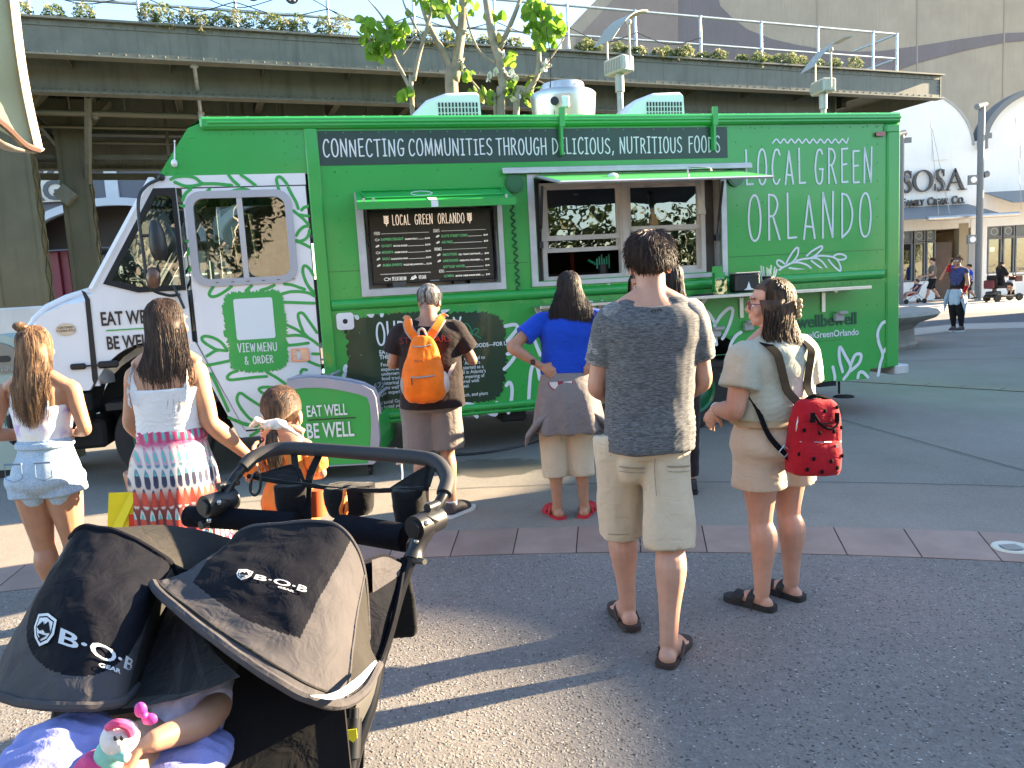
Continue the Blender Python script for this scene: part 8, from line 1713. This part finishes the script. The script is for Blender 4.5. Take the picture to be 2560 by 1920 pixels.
rf_ = [(382, 1458, 1.80), (396, 1480, 1.74), (440, 1520, 1.66), (520, 1582, 1.56), (600, 1642, 1.50), (690, 1704, 1.46), (775, 1748, 1.46), (850, 1762, 1.50), (912, 1728, 1.58), (948, 1662, 1.70)]
can_r, vr, mr = canopy(rb_, rf_, 130, .035, rmat, [TAU, NAVY, TAUD], sag=.02)
def bead(v, m, row, r, name, mm, j0=0, j1=None): 
    P_ = [v[row*m+j] for j in range(j0, j1 or m)]; return obj(name, tube(P_, r, 8), mm, st, True)
bead(vl, ml, 130, .010, 'brim_piping', TAU); bead(vl, ml, 0, .009, 'hood_seam', NAVY); bead(vr, mr, 130, .011, 'brim_piping', TAU); bead(vr, mr, 0, .006, 'hood_seam', TAU)
bead(vr, mr, 122, .0035, 'hood_seam', TAUD)
rc = [vr[i*mr+int(mr*.80)] for i in range(2, 130, 4)]; obj('hood_seam', tube(rc, .004, 6), TAU, st, True)
obj('reflective_strip', thick(patch([[(775, 1738, 1.445), (830, 1732, 1.46), (885, 1700, 1.50), (938, 1650, 1.60)], [(780, 1742, 1.44), (840, 1748, 1.455), (900, 1712, 1.50), (942, 1655, 1.60)]])[0]), mat('reflective_silver', (.50, .55, .60), .3, metal=.3), st, True)
# the flap fabric behind the left shade
obj('hood_rear_panel', thick(patch([[(215, 1316, 2.06), (300, 1318, 2.2), (400, 1312, 2.3), (500, 1325, 2.28), (575, 1345, 2.16)], [(330, 1352, 2.0), (390, 1372, 2.05), (450, 1395, 2.12), (520, 1402, 2.16), (565, 1400, 2.14)], [(430, 1420, 1.99), (455, 1440, 2.05), (490, 1450, 2.1), (530, 1452, 2.14), (560, 1445, 2.15)]])[0]), TAUD, st, True, 180)
obj('hood_rear_panel', thick(patch([[(432, 1418, 1.98), (470, 1425, 2.06), (520, 1432, 2.12), (562, 1440, 2.15)], [(445, 1465, 2.0), (480, 1480, 2.06), (520, 1480, 2.12), (562, 1465, 2.15)], [(450, 1500, 2.0), (480, 1520, 2.05), (500, 1515, 2.1), (540, 1500, 2.12)]])[0]), NAVY, st, True, 180)
# seats (dark hollow shells) and side fabric
def wall(L, m=BLKF, name='seat_fabric', th=(0, .01, -.005)): 
    P_ = PL(L); n = len(P_); g = G(P_+[tuple(np.array(p)+np.array(th)) for p in P_], [tuple(range(n)), tuple(range(2*n-1, n-1, -1))]+[(i, (i+1) % n, n+(i+1) % n, n+i) for i in range(n)]); return obj(name, g, m, st)
wall([(345, 1600, 2.0), (560, 1440, 2.18), (900, 1500, 2.1), (920, 1700, 2.0), (900, 2050, 1.9), (300, 2050, 1.9)], name='seat_back')
wall([(150, 1700, 2.0), (420, 1500, 2.05), (430, 2050, 1.8), (100, 2050, 1.8)], name='seat_back')
wall([(560, 1690, 1.62), (590, 1700, 1.60), (500, 1960, 1.42), (470, 1990, 1.42)], name='seat_divider')
wall([(600, 1640, 1.62), (860, 1760, 1.56), (880, 1960, 1.50), (520, 1990, 1.42)], name='seat_fabric')
wall([(135, 1770, 1.62), (170, 1770, 1.60), (240, 1990, 1.50), (130, 1990, 1.55)], name='seat_fabric')
obj('side_fabric', thick(patch([[(912, 1400, 1.98), (960, 1385, 2.05), (1008, 1402, 2.09)], [(920, 1500, 1.95), (965, 1480, 2.0), (1003, 1470, 2.05)], [(922, 1610, 1.92), (955, 1590, 1.95), (975, 1575, 1.98)], [(925, 1690, 1.88), (945, 1670, 1.9), (955, 1655, 1.92)]])[0]), NAVY, st, True, 180)
obj('side_fabric', thick(patch([[(930, 1400, 1.96), (965, 1392, 2.02), (1003, 1408, 2.06)], [(932, 1480, 1.94), (960, 1462, 1.98), (997, 1438, 2.04)]])[0]), TAU, st, True, 180)
obj('side_edge', curve_tube(PL([(1008, 1395, 2.09), (1004, 1440, 2.06), (990, 1520, 2.0), (968, 1600, 1.95), (945, 1665, 1.9)]), .008, 5, 6), NAVY, st, True)
obj('rear_flap', garment(U(loft([(0, 0, -.11, .030, .012, 3), (0, 0, -.10, .045, .014, 3), (0, .0, 0, .046, .014, 3), (0, 0, .10, .030, .012, 3)], 20, 2).mv(*PX(1000, 1500, 2.12))), .006, folds(.003)), ORGZ, st, True, 180)
obj('frame_tube', U(curve_tube(PL([(1030, 1395, 2.10), (1000, 1480, 2.06), (955, 1640, 1.98), (900, 1780, 1.86), (845, 1880, 1.76), (790, 1990, 1.68)]), .016, 6, 12), curve_tube(PL([(945, 1660, 1.96), (925, 1760, 1.90), (890, 1870, 1.84), (860, 2000, 1.78)]), .020, 5, 10), tube(PL([(150, 1760, 1.7), (120, 2000, 1.7)]), .016, 10)), PFR, st, True)
obj('frame_plate', thick(patch([[(905, 1700, 1.86), (950, 1660, 1.92)], [(880, 1790, 1.80), (925, 1760, 1.86)], [(800, 1900, 1.70), (850, 1900, 1.75)], [(770, 1950, 1.66), (820, 1960, 1.70)]])[0]), GREYM if False else mat('frame_grey', (.10, .095, .09), .4, metal=.3), st, True)
sk_ = obj('shock_absorber', U(cyl(PX(885, 1795, 1.74), PX(880, 1895, 1.70), .019, n=18), cyl(PX(886, 1770, 1.75), PX(885, 1795, 1.74), .012, n=12), cyl(PX(880, 1895, 1.70), PX(876, 1930, 1.69), .012, n=12)), BLACKP, st, True, 50)
c0 = PX(880, 1838, 1.70); obj('badge', prism([(c0.x-.010, c0.z+.014), (c0.x+.012, c0.z+.016), (c0.x+.012, c0.z-.008), (c0.x+.002, c0.z-.018), (c0.x-.009, c0.z-.008)], c0.y-.002, c0.y), mat('badge_yellow', (.70, .65, .02), .4), sk_)
# wheels
for wx, wy, r_ in ((-.42, -.12, .19), (.16, -.70, .19), (-.30, -1.05, .19)):
    wh = obj('wheel', lathe([(.16, -.02), (.185, -.022), (.20, 0), (.185, .022), (.16, .02)], 36, cap=False).tf(rot('Y', 90) @ Matrix.Identity(4)).mv(wx, wy, .2), BLACKR, st, True)
    obj('spoke', U(cyl((wx-.03, wy, .2), (wx+.03, wy, .2), .02), *[box(wx-.01, wx+.01, wy-.008, wy+.008, .2, .37).tf(Matrix.Translation((wx, wy, .2)) @ rot('X', 72*k) @ Matrix.Translation((-wx, -wy, -.2))) for k in range(5)]), BLACKP, wh)
obj('axle', U(cyl((-.42, -.12, .2), (.16, -.70, .2), .015), tube([(-.42, -.12, .2), (-.45, -.1, .5), (-.4, -.1, .75)], .015, 8), tube([(-.3, -1.05, .2), (-.25, -.8, .4), (-.2, -.5, .5)], .016, 8)), PFR, st)
# logos on the shades
LGW = mat('logo_silver', (.55, .55, .56), .45)
def logo(v, m, ni, o2, u0, v0, wid, hgt, shear_=0., rise=0.):
    """map flat artwork (0..1, 0..1) onto the shade surface"""
    base = Vector(v[0]); NR = ni
    def S(a, b):
        uu = (u0+a*wid)*(m-1); vv = (v0-b*hgt+rise*a)*NR; uu += shear_*b; i = int(min(NR-1, max(0, vv))); j = int(min(m-2, max(0, uu))); fu, fv = uu-j, vv-i
        P_ = lambda i_, j_: np.array(v[i_*m+j_]); q = (P_(i, j)*(1-fu)+P_(i, j+1)*fu)*(1-fv)+(P_(i+1, j)*(1-fu)+P_(i+1, j+1)*fu)*fv
        return tuple(q+np.array((0, -.0035, .004)))
    def art(g): return G([S(p[0], p[2]) for p in g.v], list(g.f))
    def txt(s, size, x, z, bold):
        c = bpy.data.curves.new('t', 'FONT'); c.body = s; c.size = size; c.offset = bold; c.resolution_u = 3; o = bpy.data.objects.new('t', c); COL.objects.link(o); dg = bpy.context.evaluated_depsgraph_get(); dg.update()
        me = bpy.data.meshes.new_from_object(o.evaluated_get(dg)); bpy.data.objects.remove(o); g = G([(p.co.x+x, 0, p.co.y+z) for p in me.vertices], [tuple(q.vertices) for q in me.polygons]); return g
    sh_ = [(.0, .72), (.0, .40), (.05, .20), (.14, .06), (.23, .20), (.28, .40), (.28, .72), (.14, .82)]; si = [(.14+(x-.14)*.80, .45+(z-.45)*.82) for x, z in sh_]
    g = U(art(prism(sh_, 0, None, [si])), art(prism([(.14+(x-.14)*.70, .45+(z-.45)*.72) for x, z in sh_], 0, None)))
    o = obj('logo', g, LGW, o2); obj('logo_mountain', U(*[G([(p[0], p[1]-.0012, p[2]+.0012) for p in art(q).v], q.f) for q in (prism([(.05, .42), (.11, .60), (.14, .52), (.18, .64), (.24, .40), (.18, .36), (.14, .42), (.10, .36)], 0, None), prism([(.08, .30), (.20, .32), (.13, .20), (.16, .12), (.10, .18), (.12, .25)], 0, None))]), NAVY, o2)
    obj('logo_lettering', U(art(txt('B\u00b7O\u00b7B', .44, .32, .28, .008)), art(txt('GEAR', .13, .82, .10, .004))), LGW, o2)
logo(vl, ml, 130, can_l, .27, .76, .40, .20, 0, .10)
logo(vr, mr, 130, can_r, .345, .60, .155, .12, 0, -.03)
wall([(300, 1772, 1.50), (338, 1745, 1.56), (372, 1640, 1.74), (405, 1540, 1.86), (440, 1480, 1.96), (470, 1540, 1.74), (540, 1640, 1.56), (596, 1692, 1.47), (520, 1722, 1.46), (440, 1748, 1.46), (370, 1764, 1.47)], name='seat_fabric')
# ---- child in the left seat
TUL = mat('lilac_tulle', (.20, .22, .50), .9, var=.22, vs=10, bump=.6, bs=34, bd=.01); TUL.node_tree.nodes['Principled BSDF'].inputs['Alpha'].default_value = 1
LIL = cloth('lilac_top', (.48, .42, .52), .25, 22)
ch = thing('person', 'small child with a lilac tulle skirt sitting under the left shade of the pushchair', 'person', tuple(SB_))
A_ = PX(520, 1742, 1.60); hc = PX(370, 1600, 1.92)
bd = U(limb([PX(520, 1720, 1.66), PX(490, 1780, 1.60), PX(440, 1830, 1.58)], [.07, .085, .09]), sphere(tuple(hc), (.075, .085, .09), 18, 14), limb([PX(545, 1760, 1.56), PX(500, 1808, 1.46), PX(430, 1835, 1.40), PX(372, 1858, 1.36)], [.036, .032, .026, .020]), hand_g(PX(372, 1858, 1.36), (-1, -.1, -.25), (0, .3, -1), .62, .5, 1),
       limb([PX(420, 1850, 1.58), PX(330, 1900, 1.40), PX(250, 2000, 1.30)], [.07, .06, .045]), limb([PX(440, 1850, 1.60), PX(200, 1890, 1.44), PX(110, 2000, 1.36)], [.07, .06, .045]))
obj('body', remesh(bd, .006, 3), SK3, ch, True, 180)  # darker skin tone stands in for the canopy's shade on the arm
obj('top', garment(U(limb([PX(535, 1712, 1.64), PX(500, 1770, 1.58), PX(450, 1820, 1.56)], [.075, .092, .095]), limb([PX(540, 1735, 1.60), PX(525, 1775, 1.54)], [.05, .045])), .007, folds(.008, 14, 14, 3)), LIL, ch, True, 180)
obj('hair', sphere(tuple(hc+V(0, .01, .02)), (.085, .092, .095), 18, 14), HB, ch, True)
sk2 = U(sphere(tuple(PX(150, 1890, 1.42)), (.105, .13, .062), 20, 14), sphere(tuple(PX(430, 1915, 1.42)), (.115, .13, .045), 20, 14), sphere(tuple(PX(290, 1925, 1.46)), (.13, .15, .05), 20, 14), sphere(tuple(PX(90, 1960, 1.38)), (.09, .12, .06), 20, 14))
obj('tulle_skirt', garment(sk2, .007, lambda p: .010*noise.noise((p[0]*22, p[1]*22, p[2]*22))+.008*noise.noise((p[0]*9+4, p[1]*50, p[2]*14))), TUL, ch, True, 180)
# plain soft toy
PKM = cloth('pink_felt', (.62, .07, .20), .1, 12); TYW = cloth('white_plush', (.66, .62, .60), .05, 12, bump=.6, bs=90)
ty = thing('soft_toy', 'plain white and pink cloth doll with a pink bow held on the child\'s lap', 'soft toy', tuple(SB_))
obj('head', garment(sphere(tuple(PX(300, 1845, 1.30)), (.034, .032, .032), 16, 12), .004, folds(.002)), TYW, ty, True, 180)
obj('body', garment(U(sphere(tuple(PX(275, 1890, 1.30)), (.028, .026, .032), 14, 10), limb([PX(280, 1880, 1.29), PX(320, 1895, 1.27)], [.012, .010])), .004, folds(.001)), mat('mint_felt', (.22, .50, .42), .8), ty, True, 180)
obj('skirt', garment(sphere(tuple(PX(245, 1915, 1.30)), (.040, .035, .026), 14, 10), .004, folds(.005, 50, 50)), PKM, ty, True, 180)
for ex in (288, 304): obj('eye', sphere(tuple(PX(ex, 1846, 1.268)), (.0035, .002, .005), 8, 6), BLACKP, ty)
obj('headband', curve_tube([PX(272, 1818, 1.29), PX(290, 1808, 1.275), PX(318, 1815, 1.28), PX(328, 1835, 1.29)], .008, 4, 8), PKM, ty, True)
bw = obj('bow', U(sphere(tuple(PX(352, 1775, 1.32)), (.012, .008, .015), 10, 8), sphere(tuple(PX(374, 1798, 1.32)), (.015, .008, .011), 10, 8), sphere(tuple(PX(362, 1788, 1.31)), (.006, .008, .006), 8, 6)), mat('magenta_ribbon', (.45, .04, .28), .5), ty, True)
# ================================================================== YELLOW BAG
YE = mat('yellow_bag', (.80, .62, .01), .35, var=.05, vs=4); yb = thing('carrier_bag', 'yellow carrier bag with a red square logo standing left of the patterned trousers', 'bag', (-1.93, 3.42, 0))
q = lambda x, y, Y=3.36: (lambda p: (p.x+1.93, p.y-3.42, p.z))(atY(x, y, Y))
P4 = [q(272, 1232), q(372, 1228), q(378, 1560), (lambda p: (p[0], p[1], p[2]))(q(258, 1560))]
g = G(P4+[q(292, 1238, 3.46), q(392, 1232, 3.46), q(396, 1560, 3.46), q(276, 1560, 3.46)], [(3, 2, 1, 0), (4, 5, 6, 7), (0, 3, 7, 4), (1, 5, 6, 2), (2, 3, 7, 6)])
obj('bag_body', g, YE, yb)
obj('bag_strap', G([q(325, 1232, 3.352), q(345, 1232, 3.352), q(300, 1330, 3.352), q(275, 1330, 3.352)], [(3, 2, 1, 0)]), mat('yellow_strap', (.85, .72, .03), .4), yb)
obj('logo_square', G([q(322, 1286, 3.35), q(392, 1286, 3.35), q(396, 1360, 3.35), q(322, 1360, 3.35)], [(3, 2, 1, 0)]), mat('logo_red', (.62, .02, .01), .4), yb)
# ================================================================== bits seen past the bonnet
walker('person seen far behind the bonnet between the bridge columns, left one', (-9.6, 19.2), 0, 1.66, True, SK2, BLKT, BLKK, HBL, .5, .52, .3)
walker('person seen far behind the bonnet under the red pier, right one', (-10.6, 24.4), 0, 1.62, False, SK3, BLKT, BLKK, HK, .5, .52)
# mobility scooter and pushchair far right
sc2 = thing('mobility_scooter', 'black mobility scooter with a dark red seat bag at the right edge', 'scooter', (18.45, 28.9, 0), radians(-80))
for x, y in ((-.25, -.35), (.25, -.35), (-.22, .62), (.22, .62)): obj('wheel', lathe([(.07, -.04), (.13, -.045), (.15, 0), (.13, .045), (.07, .04)], 20, cap=True).tf(rot('Y', 90)).mv(x, y, .15), BLACKR, sc2, True)
obj('deck', U(box(-.24, .24, -.5, .75, .16, .24, .03), box(-.2, .2, -.5, -.1, .24, .4, .04), box(-.05, .05, -.3, -.2, .4, .55)), BLACKP, sc2); obj('seat', U(box(-.24, .24, -.35, .12, .5, .6, .04), box(-.24, .24, -.42, -.33, .55, 1.0, .04)), BLKT, sc2); obj('seat_bag', box(-.22, .22, -.56, -.42, .5, .82, .04), mat('maroon_bag', (.10, .01, .015), .7), sc2)
obj('tiller', U(tube([(0, .6, .3), (0, .42, .95)], .04, 8), tube([(-.25, .40, .95), (.25, .40, .95)], .02, 8)), BLACKP, sc2); obj('front_basket', box(-.18, .18, .5, .8, .72, .95, .02), mat('basket_red', (.09, .03, .025), .7), sc2); obj('white_bag', box(-.16, .16, .38, .5, .4, .78, .03), WHT, sc2)
pc = thing('pushchair', 'small red pushchair pushed by the man in the grey brown t-shirt', 'pushchair', (16.35, 31.05, 0), radians(90))
for x, y in ((-.22, -.3), (.22, -.3), (-.2, .42), (.2, .42)): obj('wheel', lathe([(.03, -.02), (.09, -.02), (.1, 0), (.09, .02), (.03, .02)], 16).tf(rot('Y', 90)).mv(x, y, .1), BLACKR, pc, True)
obj('frame', U(*[U(tube([(s_*.2, .42, .12), (s_*.2, .0, .45), (s_*.2, -.45, 1.02)], .014, 6), tube([(s_*.2, -.3, .12), (s_*.2, .0, .45)], .014, 6)) for s_ in (-1, 1)]), GREYM, pc); obj('seat', U(tube([(0, -.25, .75), (0, -.08, .40), (0, .25, .34)], .17, 8, flat=.25)), mat('red_seat', (.22, .012, .03), .7), pc)
ck = thing('person', 'toddler in a navy top sitting in the small red pushchair', 'person', (16.35, 31.05, 0), radians(90))
obj('body', remesh(U(sphere((0, -.08, .86), (.085, .09, .10), 14, 10), limb([V(0, -.1, .78), V(0, -.06, .45)], [.08, .12]), limb([V(-.07, 0, .45), V(-.09, .3, .42), V(-.09, .4, .2)], [.06, .05, .035]), limb([V(.07, 0, .45), V(.09, .3, .42), V(.09, .4, .2)], [.06, .05, .035]), limb([V(-.1, -.08, .70), V(-.14, .1, .55)], [.035, .025]), limb([V(.1, -.08, .70), V(.14, .1, .55)], [.035, .025])), .014, 3), SK1, ck, True, 180); obj('top', limb([V(0, -.1, .77), V(0, -.06, .48)], [.10, .135]), cloth('navy_tee', (.04, .05, .10), .1, 5), ck, True); obj('hair', sphere((0, -.10, .89), (.09, .09, .085), 14, 10), HB, ck, True); obj('sock', U(sphere((-.09, .42, .18), (.035, .08, .04), 8, 6), sphere((.09, .42, .18), (.035, .08, .04), 8, 6)), WHT, ck)
# ================================================================== one mesh, one piece: separate what lies apart
def split_pieces(o):
    me = o.data; nv = len(me.vertices)
    if nv == 0 or nv > 30000: return
    par = list(range(nv))
    def find(a):
        while par[a] != a: par[a] = par[par[a]]; a = par[a]
        return a
    for e in me.edges:
        a, b = find(e.vertices[0]), find(e.vertices[1])
        if a != b: par[a] = b
    roots = {}; isl = [roots.setdefault(find(i), len(roots)) for i in range(nv)]; k = len(roots)
    if k < 2 or k > 1500: return
    co = np.empty(nv*3, np.float32); me.vertices.foreach_get('co', co); co = co.reshape(-1, 3); isl = np.array(isl)
    lo = np.full((k, 3), np.inf); hi = np.full((k, 3), -np.inf); np.minimum.at(lo, isl, co); np.maximum.at(hi, isl, co)
    size = (hi-lo).max(1); gap = np.maximum(0, np.maximum(lo[:, None]-hi[None], lo[None]-hi[:, None])); near = np.sqrt((gap**2).sum(2)) <= np.maximum(.02, .5*np.maximum(size[:, None], size[None]))
    pc = list(range(k))
    def f2(a):
        while pc[a] != a: pc[a] = pc[pc[a]]; a = pc[a]
        return a
    for a, b in zip(*np.nonzero(np.triu(near, 1))):
        a, b = f2(int(a)), f2(int(b))
        if a != b: pc[a] = b
    r2 = {}; piece = [r2.setdefault(f2(i), len(r2)) for i in range(k)]; n = len(r2)
    if n < 2 or n > 60: return
    pv = np.array(piece)[isl]; V_ = [tuple(c) for c in co.tolist()]; bins = [([], {}, [], []) for _ in range(n)]
    for i, p in enumerate(pv): b = bins[p]; b[1][i] = len(b[0]); b[0].append(V_[i])
    for q in me.polygons:
        p = pv[q.vertices[0]]; b = bins[p]; b[2].append([b[1][x] for x in q.vertices]); b[3].append((q.material_index, q.use_smooth))
    nm = o.name.split('.')[0]
    for j, b in enumerate(bins):
        m2 = bpy.data.meshes.new(nm); m2.from_pydata(b[0], [], b[2])
        for m in me.materials: m2.materials.append(m)
        m2.polygons.foreach_set('material_index', [x[0] for x in b[3]]); m2.polygons.foreach_set('use_smooth', [x[1] for x in b[3]])
        if b[3] and b[3][0][1]:
            try: m2.set_sharp_from_angle(angle=radians(50))
            except Exception: pass
        m2.update()
        if j == 0: o.data = m2
        else:
            c = o.copy(); c.data = m2; COL.objects.link(c)
SKIP = ('lettering', 'logo', 'rivet', 'motif', 'seam', 'menu_', 'emblem', 'light_cable', 'crown', 'shrub', 'foreground', 'ground', 'paving')
for o in [o for o in sc.objects if o.type == 'MESH' and not o.get('kind') and o.parent is not None]:
    if not any(s in o.name for s in SKIP) and o.data.users == 1: split_pieces(o)
